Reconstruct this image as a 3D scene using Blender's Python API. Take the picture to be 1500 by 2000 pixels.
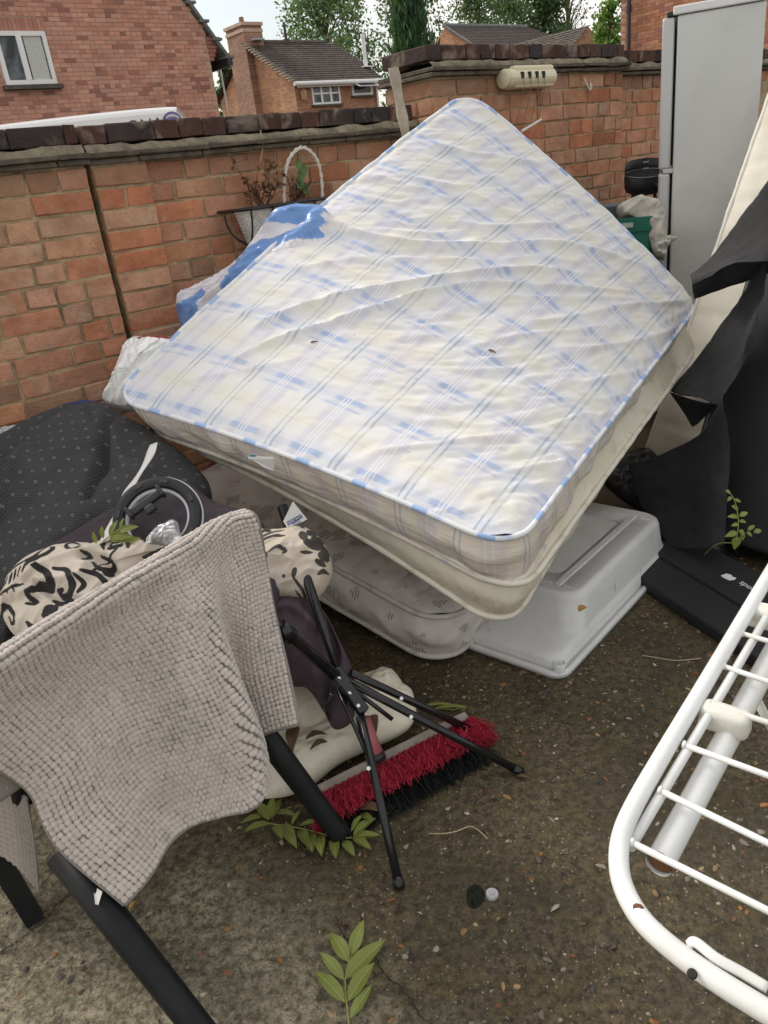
import bpy, bmesh, math, random
import numpy as np
from mathutils import Vector, Matrix, noise
random.seed(7); RNG = np.random.default_rng(7)
SC = bpy.context.scene; COL = SC.collection
for _o in list(bpy.data.objects): bpy.data.objects.remove(_o)
# ---------------------------------------------------------------- camera
F_PX = 1500.0; PITCH = math.radians(23.8); ROLL = math.radians(7.2); EYE = np.array([0, 0, 1.5])
_fw = np.array([0, math.cos(PITCH), -math.sin(PITCH)]); _up0 = np.array([0, math.sin(PITCH), math.cos(PITCH)]); _r0 = np.array([1., 0, 0])
CR = math.cos(ROLL) * _r0 - math.sin(ROLL) * _up0; CU = math.sin(ROLL) * _r0 + math.cos(ROLL) * _up0
cam = bpy.data.cameras.new('camera'); camo = bpy.data.objects.new('camera', cam); COL.objects.link(camo)
cam.sensor_fit = 'VERTICAL'; cam.sensor_height = 36; cam.sensor_width = 27; cam.lens = 36 * F_PX / 2000; cam.clip_start = .05; cam.clip_end = 2000
camo.matrix_world = Matrix(((CR[0], CU[0], -_fw[0], EYE[0]), (CR[1], CU[1], -_fw[1], EYE[1]), (CR[2], CU[2], -_fw[2], EYE[2]), (0, 0, 0, 1)))
SC.camera = camo
# ---------------------------------------------------------------- daylight: bright broken overcast
SUN_AZ, SUN_EL = math.radians(-55), math.radians(40)          # azimuth measured from +Y towards +X
W = bpy.data.worlds.new('World'); SC.world = W; W.use_nodes = True
_n = W.node_tree; _n.nodes.clear()
_out = _n.nodes.new('ShaderNodeOutputWorld'); _bg = _n.nodes.new('ShaderNodeBackground'); _bg.inputs[1].default_value = .105
_sky = _n.nodes.new('ShaderNodeTexSky'); _sky.sky_type = 'NISHITA'; _sky.sun_disc = False
_sky.sun_elevation = SUN_EL; _sky.sun_rotation = SUN_AZ; _sky.dust_density = 3.0; _sky.air_density = 1.2
_tc = _n.nodes.new('ShaderNodeTexCoord'); _ns = _n.nodes.new('ShaderNodeTexNoise'); _ns.inputs['Scale'].default_value = 2.6; _ns.inputs['Detail'].default_value = 7
_mp = _n.nodes.new('ShaderNodeMapping'); _mp.inputs['Scale'].default_value = (1, 1, 2.6); _mp.inputs['Location'].default_value = (.3, .1, .4)
_cr = _n.nodes.new('ShaderNodeValToRGB'); _cr.color_ramp.elements[0].position = .34; _cr.color_ramp.elements[1].position = .60
_cr.color_ramp.elements[0].color = (.25, .25, .25, 1)
_mx = _n.nodes.new('ShaderNodeMixRGB'); _mx.inputs[2].default_value = (7.9, 7.6, 7.2, 1)
_n.links.new(_tc.outputs['Generated'], _mp.inputs[0]); _n.links.new(_mp.outputs[0], _ns.inputs[0]); _n.links.new(_ns.outputs[0], _cr.inputs[0])
_n.links.new(_cr.outputs[0], _mx.inputs[0]); _n.links.new(_sky.outputs[0], _mx.inputs[1]); _n.links.new(_mx.outputs[0], _bg.inputs[0]); _n.links.new(_bg.outputs[0], _out.inputs[0])
sl = bpy.data.lights.new('sun', 'SUN'); sl.energy = 1.5; sl.angle = math.radians(14); sl.color = (1, .94, .84)
so = bpy.data.objects.new('sun', sl); COL.objects.link(so)
so.rotation_euler = Vector((math.sin(SUN_AZ) * math.cos(SUN_EL), math.cos(SUN_AZ) * math.cos(SUN_EL), math.sin(SUN_EL))).to_track_quat('Z', 'Y').to_euler()
SC.view_settings.view_transform = 'Standard'; SC.view_settings.look = 'None'; SC.view_settings.gamma = 1; SC.view_settings.exposure = 0.58
SC.view_settings.use_curve_mapping = False
# ---------------------------------------------------------------- measuring from the photograph (1500x2000)
def ray(px, py):
    return ((px - 750) / F_PX) * CR - ((py - 1000) / F_PX) * CU + _fw
def G(px, py, z=0.0):
    d = ray(px, py); return EYE + d * ((z - 1.5) / d[2])
def AT(px, py, y):
    d = ray(px, py); return EYE + d * (y / d[1])
def PL(px, py, p0, n):
    d = ray(px, py); p0 = np.asarray(p0, float); n = np.asarray(n, float); return EYE + d * (((p0 - EYE) @ n) / (d @ n))
def nrm(v): v = np.asarray(v, float); return v / np.linalg.norm(v)
# ---------------------------------------------------------------- mesh helpers
class MB:
    def __init__(s): s.v = []; s.f = []; s.c = []; s.uv = []; s.n = 0
    def add(s, V, Fc, col=None, uv=None):
        V = np.asarray(V, float).reshape(-1, 3); o = s.n
        s.v.append(V); s.n += len(V)
        s.f.extend([tuple(int(i) + o for i in f) for f in Fc])
        s.c.append(np.tile(np.asarray(col if col is not None else (1, 1, 1), float), (len(V), 1)) if col is None or np.ndim(col) == 1 else np.asarray(col, float))
        s.uv.append(np.zeros((len(V), 2)) if uv is None else np.asarray(uv, float))
        return s
    def box(s, c, size, ax=None, col=None, taper=1.0):
        ax = np.eye(3) if ax is None else np.asarray(ax, float); h = np.asarray(size, float) / 2
        V = [np.asarray(c, float) + ax[0] * x * h[0] * (taper if z > 0 else 1) + ax[1] * y * h[1] * (taper if z > 0 else 1) + ax[2] * z * h[2] for z in (-1, 1) for y in (-1, 1) for x in (-1, 1)]
        return s.add(V, [(0, 2, 3, 1), (4, 5, 7, 6), (0, 1, 5, 4), (2, 6, 7, 3), (0, 4, 6, 2), (1, 3, 7, 5)], col)
    def tube(s, pts, r, seg=10, caps=True, col=None, closed=False, flat=None):
        V, Fc = tube_mesh(pts, r, seg, caps, closed, flat); return s.add(V, Fc, col)
    def grid(s, P, col=None, uv=None, wrap_u=False):
        P = np.asarray(P, float); a, b = P.shape[:2]; Fc = []
        for i in range(a if wrap_u else a - 1):
            i2 = (i + 1) % a
            for j in range(b - 1): Fc.append((i * b + j, i2 * b + j, i2 * b + j + 1, i * b + j + 1))
        return s.add(P.reshape(-1, 3), Fc, None if col is None else (col if np.ndim(col) == 1 else np.asarray(col).reshape(-1, 3)), None if uv is None else np.asarray(uv).reshape(-1, 2))
    def build(s, name, mat=None, parent=None, smooth=False, kind=None):
        return obj(name, np.concatenate(s.v), s.f, mat, parent, smooth, np.concatenate(s.c), np.concatenate(s.uv), kind)
def tube_mesh(pts, r, seg=10, caps=True, closed=False, flat=None):
    pts = np.asarray(pts, float); n = len(pts); r = np.full(n, r) if np.ndim(r) == 0 else np.asarray(r, float)
    t = np.gradient(pts, axis=0) if not closed else np.roll(pts, -1, 0) - np.roll(pts, 1, 0)
    t /= np.linalg.norm(t, axis=1)[:, None] + 1e-12
    a = np.array([0, 0, 1.]) if abs(t[0][2]) < .9 else np.array([1., 0, 0])
    u = nrm(np.cross(a, t[0])); V = []
    ang = np.arange(seg) * 2 * math.pi / seg
    for i in range(n):
        u = nrm(u - t[i] * (u @ t[i])); w = np.cross(t[i], u)
        fy = 1.0 if flat is None else flat
        V.append(pts[i] + r[i] * (np.cos(ang)[:, None] * u + fy * np.sin(ang)[:, None] * w))
    V = np.concatenate(V); Fc = []
    for i in range(n if closed else n - 1):
        i2 = (i + 1) % n
        for j in range(seg): Fc.append((i * seg + j, i * seg + (j + 1) % seg, i2 * seg + (j + 1) % seg, i2 * seg + j))
    if caps and not closed:
        Fc.append(tuple(range(seg))[::-1]); Fc.append(tuple((n - 1) * seg + j for j in range(seg)))
    return V, Fc
def smoothpath(pts, n=40, closed=False):
    """Catmull-Rom through the points, n samples."""
    P = np.asarray(pts, float); m = len(P)
    def g(i): return P[i % m] if closed else (P[i] if 0 <= i < m else (2 * P[0] - P[1] if i < 0 else 2 * P[-1] - P[-2]))
    out = []; segs = m if closed else m - 1
    for k in range(n):
        x = k * segs / n if closed else k * segs / (n - 1); i = min(int(x), segs - 1); t = x - i
        a, b, c, d = g(i - 1), g(i), g(i + 1), g(i + 2)
        out.append(.5 * (2 * b + (c - a) * t + (2 * a - 5 * b + 4 * c - d) * t * t + (3 * b - a - 3 * c + d) * t ** 3))
    return np.array(out)
def resample(P, n, closed=False):
    P = np.asarray(P, float); Q = np.concatenate([P, P[:1]]) if closed else P
    s = np.concatenate([[0], np.cumsum(np.linalg.norm(np.diff(Q, axis=0), axis=1))])
    x = np.linspace(0, s[-1], n + 1)[:-1] if closed else np.linspace(0, s[-1], n)
    return np.stack([np.interp(x, s, Q[:, k]) for k in range(Q.shape[1])], 1)
def obj(name, V, Fc, mat=None, parent=None, smooth=False, col=None, uv=None, kind=None):
    me = bpy.data.meshes.new(name); me.from_pydata(np.asarray(V, float).tolist(), [], [list(f) for f in Fc]); 
    if col is not None:
        ca = me.color_attributes.new('Col', 'FLOAT_COLOR', 'POINT'); c4 = np.ones((len(V), 4), np.float32); c4[:, :3] = col; ca.data.foreach_set('color', c4.ravel())
    if uv is not None and np.any(uv):
        li = np.zeros(len(me.loops), np.int32); me.loops.foreach_get('vertex_index', li)
        ul = me.uv_layers.new(name='UVMap'); ul.data.foreach_set('uv', np.asarray(uv, np.float32)[li].ravel())
    if smooth: me.polygons.foreach_set('use_smooth', np.array([len(f) <= 4 for f in Fc], bool))
    me.update()
    if mat: me.materials.append(mat)
    return link(name, me, parent, kind)
def link(name, me, parent=None, kind=None):
    o = bpy.data.objects.new(name, me); COL.objects.link(o); par(o, parent)
    if kind: o['kind'] = kind
    return o
def par(o, p):
    if p is not None:
        o.parent = p
        m = Matrix.Translation(p.location) if p.type == 'EMPTY' else Matrix.Identity(4)
        if p.type != 'EMPTY' and p.parent is not None: m = Matrix.Identity(4) if p.parent.type != 'EMPTY' else Matrix.Identity(4)
        q = p; wm = Matrix.Identity(4)
        chain = []
        while q is not None: chain.append(q); q = q.parent
        for q in reversed(chain): wm = wm @ (q.matrix_parent_inverse if q.parent is not None else Matrix.Identity(4)) @ q.matrix_basis
        o.matrix_parent_inverse = wm.inverted()
def thing(name, label, cat, loc=(0, 0, 0), group=None):
    o = bpy.data.objects.new(name, None); COL.objects.link(o); o.location = [float(x) for x in loc]; o.empty_display_size = .1
    return tag(o, label, cat, group)
def tag(o, label=None, cat=None, group=None, kind=None):
    if label: o['label'] = label
    if cat: o['category'] = cat
    if group: o['group'] = group
    if kind: o['kind'] = kind
    return o
def bevel_box(size, b, seg=2):
    bm = bmesh.new(); bmesh.ops.create_cube(bm, size=1)
    for v in bm.verts: v.co = Vector((v.co.x * size[0], v.co.y * size[1], v.co.z * size[2]))
    bmesh.ops.bevel(bm, geom=bm.edges[:], offset=b, segments=seg, affect='EDGES', profile=.5)
    V = np.array([v.co[:] for v in bm.verts]); Fc = [[v.index for v in f.verts] for f in bm.faces]; bm.free(); return V, Fc
def place(V, c, ax): return np.asarray(c, float) + np.asarray(V) @ np.asarray(ax, float)
def vn(P, s=1.0, oct=3, off=0.0):
    """fractal noise for an array of points, about -1..1"""
    P = np.asarray(P, float); sh = P.shape[:-1]
    return np.array([noise.fractal(Vector(p * s + off), 1.0, 2.0, oct) for p in P.reshape(-1, 3)]).reshape(sh)
def textmesh(txt, size, mat, name, origin, xdir, ydir, parent=None, extr=.0004, align='CENTER', bold=0.0):
    cu = bpy.data.curves.new('tmp', 'FONT'); cu.body = txt; cu.size = size; cu.extrude = extr; cu.align_x = align; cu.align_y = 'CENTER'; cu.offset = bold
    o = bpy.data.objects.new('tmp', cu); COL.objects.link(o)
    dg = bpy.context.evaluated_depsgraph_get(); me = bpy.data.meshes.new_from_object(o.evaluated_get(dg)); bpy.data.objects.remove(o)
    x = nrm(xdir); y = nrm(np.asarray(ydir) - x * (np.asarray(ydir) @ x)); z = np.cross(x, y)
    for v in me.vertices: p = v.co; v.co = Vector(np.asarray(origin) + x * p.x + y * p.y + z * p.z)
    me.materials.clear(); me.materials.append(mat); me.name = name
    return link(name, me, parent)
# ---------------------------------------------------------------- materials
def NT(name):
    m = bpy.data.materials.new(name); m.use_nodes = True; t = m.node_tree; b = t.nodes['Principled BSDF']; return m, t, b
def nd(t, ty, **kw):
    n = t.nodes.new(ty)
    for k, v in kw.items():
        if k == 'i':
            for a, b in v.items(): n.inputs[a].default_value = b
        else: setattr(n, k, v)
    return n
def lk(t, a, b): t.links.new(a, b)
def c4(c): return (c[0], c[1], c[2], 1)
def mixc(t, fac, a, b, mode='MIX'):
    n = nd(t, 'ShaderNodeMixRGB', blend_type=mode)
    for i, x in ((0, fac), (1, a), (2, b)):
        if hasattr(x, 'is_output'): lk(t, x, n.inputs[i])
        elif i == 0: n.inputs[0].default_value = x
        else: n.inputs[i].default_value = c4(x)
    return n.outputs[0]
def mth(t, op, a, b=0.0, c=None, clamp=False):
    n = nd(t, 'ShaderNodeMath', operation=op); n.use_clamp = clamp
    for i, x in ((0, a), (1, b), (2, c)):
        if x is None: continue
        if hasattr(x, 'is_output'): lk(t, x, n.inputs[i])
        else: n.inputs[i].default_value = x
    return n.outputs[0]
def ramp(t, x, stops, interp='LINEAR'):
    n = nd(t, 'ShaderNodeValToRGB'); e = n.color_ramp.elements; n.color_ramp.interpolation = interp
    while len(e) < len(stops): e.new(.5)
    for i, (p, c) in enumerate(stops): e[i].position = p; e[i].color = c4(c) if np.ndim(c) else (c, c, c, 1)
    lk(t, x, n.inputs[0]); return n.outputs[0]
def coords(t, kind='Object', rnd=False):
    n = nd(t, 'ShaderNodeTexCoord'); o = n.outputs[kind]
    if rnd:
        oi = nd(t, 'ShaderNodeObjectInfo'); a = nd(t, 'ShaderNodeVectorMath', operation='ADD'); s = mth(t, 'MULTIPLY', oi.outputs['Random'], 37.0)
        lk(t, o, a.inputs[0]); lk(t, s, a.inputs[1]); o = a.outputs[0]
    return o
def tex(t, co, scale, detail=4, rough=.55, dist=0):
    n = nd(t, 'ShaderNodeTexNoise', i={'Scale': scale, 'Detail': detail, 'Roughness': rough, 'Distortion': dist}); lk(t, co, n.inputs['Vector']); return n.outputs[0]
def bumpn(t, b, h, strength=.3, dist=.01):
    n = nd(t, 'ShaderNodeBump', i={'Strength': strength, 'Distance': dist}); lk(t, h, n.inputs['Height'])
    if b.inputs['Normal'].is_linked: lk(t, b.inputs['Normal'].links[0].from_socket, n.inputs['Normal'])
    lk(t, n.outputs[0], b.inputs['Normal'])
def mat(name, col, rough=.6, var=.18, scale=6, bump=.25, bscale=80, bdist=.004, metal=0, dirt=None, dirt_amt=.35, dscale=3, vcol=False, spec=None, trans=0, sheen=0, weave=0):
    m, t, b = NT(name); co = coords(t)
    n1 = tex(t, co, scale, 5, .6)
    lo = [x * (1 - var) for x in col]; hi = [min(1, x * (1 + var)) for x in col]
    c = mixc(t, ramp(t, n1, [(.3, 0.), (.7, 1.)]), lo, hi)
    if vcol:
        a = nd(t, 'ShaderNodeVertexColor', layer_name='Col'); c = mixc(t, 1.0, c, a.outputs[0], 'MULTIPLY')
    if dirt is not None:
        n2 = tex(t, co, dscale, 8, .68, .4); c = mixc(t, mth(t, 'MULTIPLY', ramp(t, n2, [(.48, 0.), (.66, 1.)]), dirt_amt), c, dirt)
    lk(t, c, b.inputs['Base Color']); b.inputs['Roughness'].default_value = rough; b.inputs['Metallic'].default_value = metal
    if spec is not None: b.inputs['Specular IOR Level'].default_value = spec
    if sheen: b.inputs['Sheen Weight'].default_value = sheen
    if trans: b.inputs['Transmission Weight'].default_value = trans
    if bump: bumpn(t, b, tex(t, co, bscale, 4, .6), bump, bdist)
    if weave:
        w1 = nd(t, 'ShaderNodeTexWave', i={'Scale': weave}); w1.bands_direction = 'X'; lk(t, co, w1.inputs[0])
        w2 = nd(t, 'ShaderNodeTexWave', i={'Scale': weave}); w2.bands_direction = 'Z'; lk(t, co, w2.inputs[0])
        bumpn(t, b, mth(t, 'ADD', w1.outputs[1], w2.outputs[1]), .15, .001)
    return m
# ================================================================ the setting
AZ = math.radians(51.7); E1 = np.array([math.sin(AZ), math.cos(AZ), 0]); E2 = np.array([-math.cos(AZ), math.sin(AZ), 0]); EZ = np.array([0, 0, 1.])
class Frame:
    """a vertical wall plane: s along e, z up, d outwards (towards the viewer)"""
    def __init__(s, p0, e, n=None):
        s.p0 = np.array([p0[0], p0[1], 0.]); s.e = nrm(e); s.n = np.array([s.e[1], -s.e[0], 0]) if n is None else nrm(n)
    def pt(s, a, z, d=0.0): return s.p0 + s.e * a + s.n * d + EZ * z
    def sz(s, px, py): P = PL(px, py, s.p0, s.n); return (P - s.p0) @ s.e, P[2]
    def ax(s): return np.array([s.e, s.n, EZ])
# ---- ground: one sheet, fine near the camera, running out to the horizon
def mat_ground():
    m, t, b = NT('ground_concrete'); co = coords(t)
    n1 = tex(t, co, 2.3, 6, .6, .6); n2 = tex(t, co, 46, 8, .78); n3 = tex(t, co, 9, 6, .7, .3); n4 = tex(t, co, 160, 3, .6)
    dark = mixc(t, ramp(t, n2, [(.40, 0.), (.60, 1.)]), (.024, .0175, .008), (.130, .098, .046))
    light = mixc(t, ramp(t, n2, [(.41, 0.), (.60, 1.)]), (.11, .092, .054), (.44, .385, .26))
    # the older, paler slab lies to the near left of a wandering line
    sep = nd(t, 'ShaderNodeSeparateXYZ'); lk(t, co, sep.inputs[0])
    a = G(470, 1650); c = G(845, 2000); d = nrm(c - a); nx, ny = -d[1], d[0]
    ln = mth(t, 'ADD', mth(t, 'MULTIPLY', sep.outputs[0], float(-nx)), mth(t, 'MULTIPLY', sep.outputs[1], float(-ny)))
    ln = mth(t, 'ADD', ln, float(a[0] * nx + a[1] * ny)); ln = mth(t, 'ADD', ln, mth(t, 'MULTIPLY', mth(t, 'SUBTRACT', n1, .5), .55))
    ln = mth(t, 'ADD', ln, mth(t, 'MULTIPLY', mth(t, 'SUBTRACT', n3, .5), .3))
    c1 = mixc(t, ramp(t, ln, [(.44, 0.), (.62, 1.)]), dark, light) if False else mixc(t, ramp(t, mth(t, 'ADD', mth(t, 'MULTIPLY', ln, 2.2), .42), [(.25, 0.), (.7, .9)]), dark, light)
    vc = nd(t, 'ShaderNodeTexVoronoi', i={'Scale': 150.}); lk(t, co, vc.inputs[0]); sv = nd(t, 'ShaderNodeSeparateColor'); lk(t, vc.outputs['Color'], sv.inputs[0])
    stone = ramp(t, sv.outputs[1], [(0., (.020, .017, .013)), (.35, (.085, .070, .050)), (.6, (.16, .135, .10)), (.8, (.13, .075, .04)), (.93, (.26, .22, .17)), (1., (.40, .36, .30))])
    smask = mth(t, 'MULTIPLY', ramp(t, sv.outputs[0], [(.52, 0.), (.56, 1.)]), ramp(t, vc.outputs['Distance'], [(.28, 1.), (.42, 0.)])); c1 = mixc(t, mth(t, 'MULTIPLY', smask, .75), c1, stone)
    vp = tex(t, co, 75, 5, .75); c1 = mixc(t, mth(t, 'MULTIPLY', ramp(t, vp, [(.34, 1.), (.44, 0.)]), .7), c1, (.008, .007, .005))
    c1 = mixc(t, mth(t, 'MULTIPLY', ramp(t, n3, [(.5, 0.), (.72, 1.)]), .5), c1, (.075, .070, .014))
    c1 = mixc(t, mth(t, 'MULTIPLY', ramp(t, n1, [(.46, 0.), (.62, 1.)]), .6), c1, (.030, .024, .012))
    lk(t, c1, b.inputs['Base Color']); lk(t, ramp(t, n3, [(.3, .55), (.7, .9)]), b.inputs['Roughness'])
    v = nd(t, 'ShaderNodeTexVoronoi', i={'Scale': 95}); lk(t, co, v.inputs[0])
    bumpn(t, b, v.outputs[0], .5, .004); bumpn(t, b, n2, .6, .008); bumpn(t, b, n4, .3, .002)
    return m
xs = np.concatenate([[-900, -300, -90, -30, -10, -5, -3], np.arange(-1.9, 1.95, .0135), [3, 5, 10, 30, 90, 300, 900]])
ys = np.concatenate([[-300, -60, -15, -4, -1, 0], np.arange(.45, 3.0, .0135), [3.4, 4, 5, 7, 12, 30, 90, 300, 900]])
gx, gy = np.meshgrid(xs, ys, indexing='ij'); gz = np.zeros_like(gx)
inn = (np.abs(gx) < 1.92) & (gy > .44) & (gy < 3.0)
pp = np.stack([gx, gy, gz], -1)[inn]
hz = .006 * vn(pp, 3.0, 4) + .0035 * vn(pp, 26, 3) + .0022 * vn(pp, 90, 2)
# cracks across the slab
def crack_line(pxs, n=60):
    return smoothpath([G(*p)[:2] for p in pxs], n)
for cl in (crack_line([(655, 1790), (700, 1850), (742, 1900), (790, 1945), (845, 2010)]), crack_line([(-60, 1905), (30, 1840), (90, 1785), (140, 1740), (230, 1690)])):
    dd = np.full(len(pp), 9.); 
    for k in range(len(cl)): dd = np.minimum(dd, np.hypot(pp[:, 0] - cl[k][0] + .004 * np.sin(k * 1.7), pp[:, 1] - cl[k][1]))
    hz -= .012 * np.exp(-(dd / .007) ** 2)
gz[inn] = hz
_mb = MB(); _mb.grid(np.stack([gx, gy, gz], -1)); ground = _mb.build('ground', mat_ground(), smooth=True); tag(ground, kind='structure')
def ground_z(P):
    P = np.asarray(P, float) * np.array([1, 1, 0]); return .006 * vn(P, 3.0, 4) + .0035 * vn(P, 26, 3) + .0022 * vn(P, 90, 2)
M_CRACK = mat('crack_void_soil', (.030, .024, .015), .95, .4, 60, .8, 200)  # dark strips paint in the cracks' shaded void as well as soil
for ci, pts in enumerate(([(655, 1790), (672, 1822), (700, 1850), (728, 1872), (742, 1900), (770, 1925), (790, 1945), (845, 2010)], [(-60, 1905), (30, 1840), (90, 1785), (140, 1740), (230, 1690)])):
    cl = resample(smoothpath([G(*p) for p in pts], 200), 90); r_ = np.random.default_rng(ci); jj = np.cumsum(r_.normal(0, .0012, (90, 2)), 0); jj -= np.linspace(0, 1, 90)[:, None] * jj[-1]; cl[:, :2] += jj; rows_ = []
    dn = np.gradient(cl, axis=0); dn /= np.linalg.norm(dn, axis=1)[:, None]; sd = np.stack([-dn[:, 1], dn[:, 0], np.zeros(90)], 1); w_ = .0007 + .0015 * r_.random(90)
    L_, R2 = cl + sd * w_[:, None], cl - sd * w_[:, None]; L_[:, 2] = ground_z(L_) + .0022; R2[:, 2] = ground_z(R2) + .0022; cm = MB(); cm.grid(np.stack([L_, R2], 1)); cm.build('crack_void_strip', M_CRACK, ground)
# loose and embedded stone chips (nobody could count them)
def chip_mesh():
    bm = bmesh.new(); bmesh.ops.create_icosphere(bm, subdivisions=1, radius=1); V = np.array([v.co[:] for v in bm.verts]); Fc = [[v.index for v in f.verts] for f in bm.faces]; bm.free(); return V, Fc
IV, IF = chip_mesh()
def mat_vcol(name, rough=.7, bump=.3, bscale=120, bdist=.002, var=.2):
    return mat(name, (.8, .8, .8), rough, var, 40, bump, bscale, bdist, vcol=True)
M_CHIP = mat_vcol('stone_chip', .75)
pal = [(.36, .16, .05), (.42, .25, .11), (.30, .12, .05), (.40, .30, .17), (.46, .40, .31), (.20, .17, .13), (.13, .11, .09), (.30, .26, .20), (.09, .08, .07), (.22, .19, .15)]
mb = MB()
for k in range(9000):
    x = random.uniform(-1.5, 1.6); y = random.uniform(.5, 2.7)
    big = random.random() < .20
    r = random.uniform(.0035, .0085) if big else random.uniform(.0012, .0033)
    col = np.array(random.choice(pal if big else pal[3:])) * random.uniform(.6, 1.15)
    a = random.random() * 6.28; sc = np.array([1.35, .8, .55]) * np.array([random.uniform(.7, 1.2) for _ in range(3)])
    V = IV * sc * (1 + .22 * np.random.default_rng(k).standard_normal((len(IV), 1))) * r
    R = np.array([[math.cos(a), math.sin(a), 0], [-math.sin(a), math.cos(a), 0], [random.uniform(-.3, .3), random.uniform(-.3, .3), 1]])
    z = .006 * noise.fractal(Vector((x * 3, y * 3, 0)), 1, 2, 4)
    mb.add(np.array([x, y, z + r * .10]) + V @ R, IF, col)
tag(mb.build('gravel', M_CHIP), 'small tan, orange and white stone chips set in the concrete ground', 'gravel', kind='stuff')
# ---- brick shapes shared by all the garden walls
def brick_mesh(L, D, Hh, seed, j=.0016, bev=.0035):
    V, Fc = bevel_box((L, D, Hh), bev, 1); r = np.random.default_rng(seed)
    V = V + r.normal(0, j, V.shape)
    me = bpy.data.meshes.new('brick'); me.from_pydata(V.tolist(), [], Fc); me.update(); return me
def mat_brick():
    m, t, b = NT('garden_brick'); co = coords(t, 'Object', True); oi = nd(t, 'ShaderNodeObjectInfo')
    n1 = tex(t, co, 9, 5, .6); n2 = tex(t, co, 30, 6, .7); n3 = tex(t, co, 130, 3, .6); n4 = tex(t, co, 5, 4, .6, 1.2)
    c = mixc(t, ramp(t, n1, [(.3, 0.), (.72, 1.)]), (.66, .60, .56), (1.18, 1.14, 1.10)); c = mixc(t, 1.0, oi.outputs['Color'], c, 'MULTIPLY')
    c = mixc(t, mth(t, 'MULTIPLY', ramp(t, n4, [(.52, 0.), (.72, 1.)]), .45), c, (.58, .46, .36))       # lime bloom
    c = mixc(t, mth(t, 'MULTIPLY', ramp(t, n2, [(.58, 0.), (.76, 1.)]), .45), c, (.11, .085, .06))    # soot and lichen
    vz = nd(t, 'ShaderNodeTexVoronoi', i={'Scale': 70.}); lk(t, co, vz.inputs[0]); c = mixc(t, mth(t, 'MULTIPLY', ramp(t, vz.outputs[0], [(.10, 1.), (.2, 0.)]), ramp(t, n1, [(.45, 0.), (.6, .8)])), c, (.05, .035, .025))
    dirt = mth(t, 'SUBTRACT', 1.0, oi.outputs['Alpha']); c = mixc(t, mth(t, 'MULTIPLY', dirt, ramp(t, n1, [(.3, .6), (.6, 1.)])), c, (.06, .05, .035))
    lk(t, c, b.inputs['Base Color']); b.inputs['Roughness'].default_value = .9; b.inputs['Specular IOR Level'].default_value = .25
    bumpn(t, b, n2, .8, .008); bumpn(t, b, n3, .6, .004); bumpn(t, b, n1, .6, .012); return m
M_BRICK = mat_brick()
M_MORTAR = mat('mortar', (.42, .32, .19), .95, .35, 14, .9, 90, .006, dirt=(.07, .06, .045), dirt_amt=.6, dscale=6)
M_TILE = mat('creasing_tile', (.085, .068, .052), .9, .4, 18, .8, 70, .006, dirt=(.16, .15, .09), dirt_amt=.5, dscale=9)
M_FILLET = mat('mortar_fillet', (.24, .205, .14), .95, .35, 20, 1.0, 60, .012, dirt=(.06, .055, .045), dirt_amt=.7, dscale=7)
STR = [brick_mesh(1, .05, .067, k, .0021) for k in range(5)]
BR_PAL = [(.52, .33, .22), (.50, .30, .19), (.46, .31, .21), (.46, .165, .085), (.50, .20, .11), (.47, .25, .14), (.46, .27, .17), (.50, .29, .20), (.48, .25, .155), (.50, .275, .19), (.44, .27, .185), (.50, .235, .15), (.47, .215, .125), (.43, .29, .19), (.47, .25, .165)]
def scaled_brick(me0, L):
    key = ('b', me0.name, round(L, 3))
    if key not in _bc:
        me = me0.copy(); 
        for v in me.vertices: v.co.x = (v.co.x - math.copysign(.5, v.co.x)) + math.copysign(L / 2, v.co.x)
        me.materials.append(M_BRICK); _bc[key] = me
    return _bc[key]
_bc = {}
def put(name, me, fr, s, z, d, parent, color=None, tilt=0.0):
    o = bpy.data.objects.new(name, me); COL.objects.link(o); p = fr.pt(s, z, d); ax = fr.ax()
    M4 = Matrix(((ax[0][0], ax[1][0], 0, p[0]), (ax[0][1], ax[1][1], 0, p[1]), (0, 0, 1, p[2]), (0, 0, 0, 1)))
    par(o, parent); o.matrix_basis = M4 @ Matrix.Rotation(tilt, 4, 'Y')
    if color is not None: o.color = color
    return o
LEN = (.2125, .2125, .1, .2125, .1, .16)
def lay(fr, parent, s0, s1, ztop, rows, d, rnd, stain=True, first=0.0, hid=None):
    """courses of bricks from s0 to s1; ends cut square"""
    for r in range(rows):
        z = ztop - .0375 - r * .0753
        if z < .03: break
        s = s0; k = r
        nxt = rnd.choice([.1, .155, .2125]) 
        while s < s1 - .012:
            L = nxt; nxt = rnd.choice([.2125, .2125, .2125, .1, .1])
            rem = s1 - s - L - .01
            if rem < .05: L = s1 - s - (.004 if rem < 0 else 0.0) ; 
            L = min(round(L / .005) * .005, s1 - s)
            if hid is None or not hid(s + L / 2, z):
                c = rnd.choice(BR_PAL); g = rnd.uniform(1.04, 1.27); c = tuple(.68 * q + .32 * w for q, w in zip(c, (.48, .235, .145)))
                dirt = 0.0
                if stain and r == 0: dirt = rnd.uniform(.15, .55)
                if stain and r == 1: dirt = rnd.uniform(0, .25)
                if rnd.random() < .05: dirt = max(dirt, rnd.uniform(.2, .55))
                put('brick', scaled_brick(rnd.choice(STR), L), fr, s + L / 2, z, d - .025 + rnd.uniform(-.0015, .002), parent, (c[0] * g, c[1] * g, c[2] * g, 1 - dirt), rnd.uniform(-.006, .006))
            s += L + .0105
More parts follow.
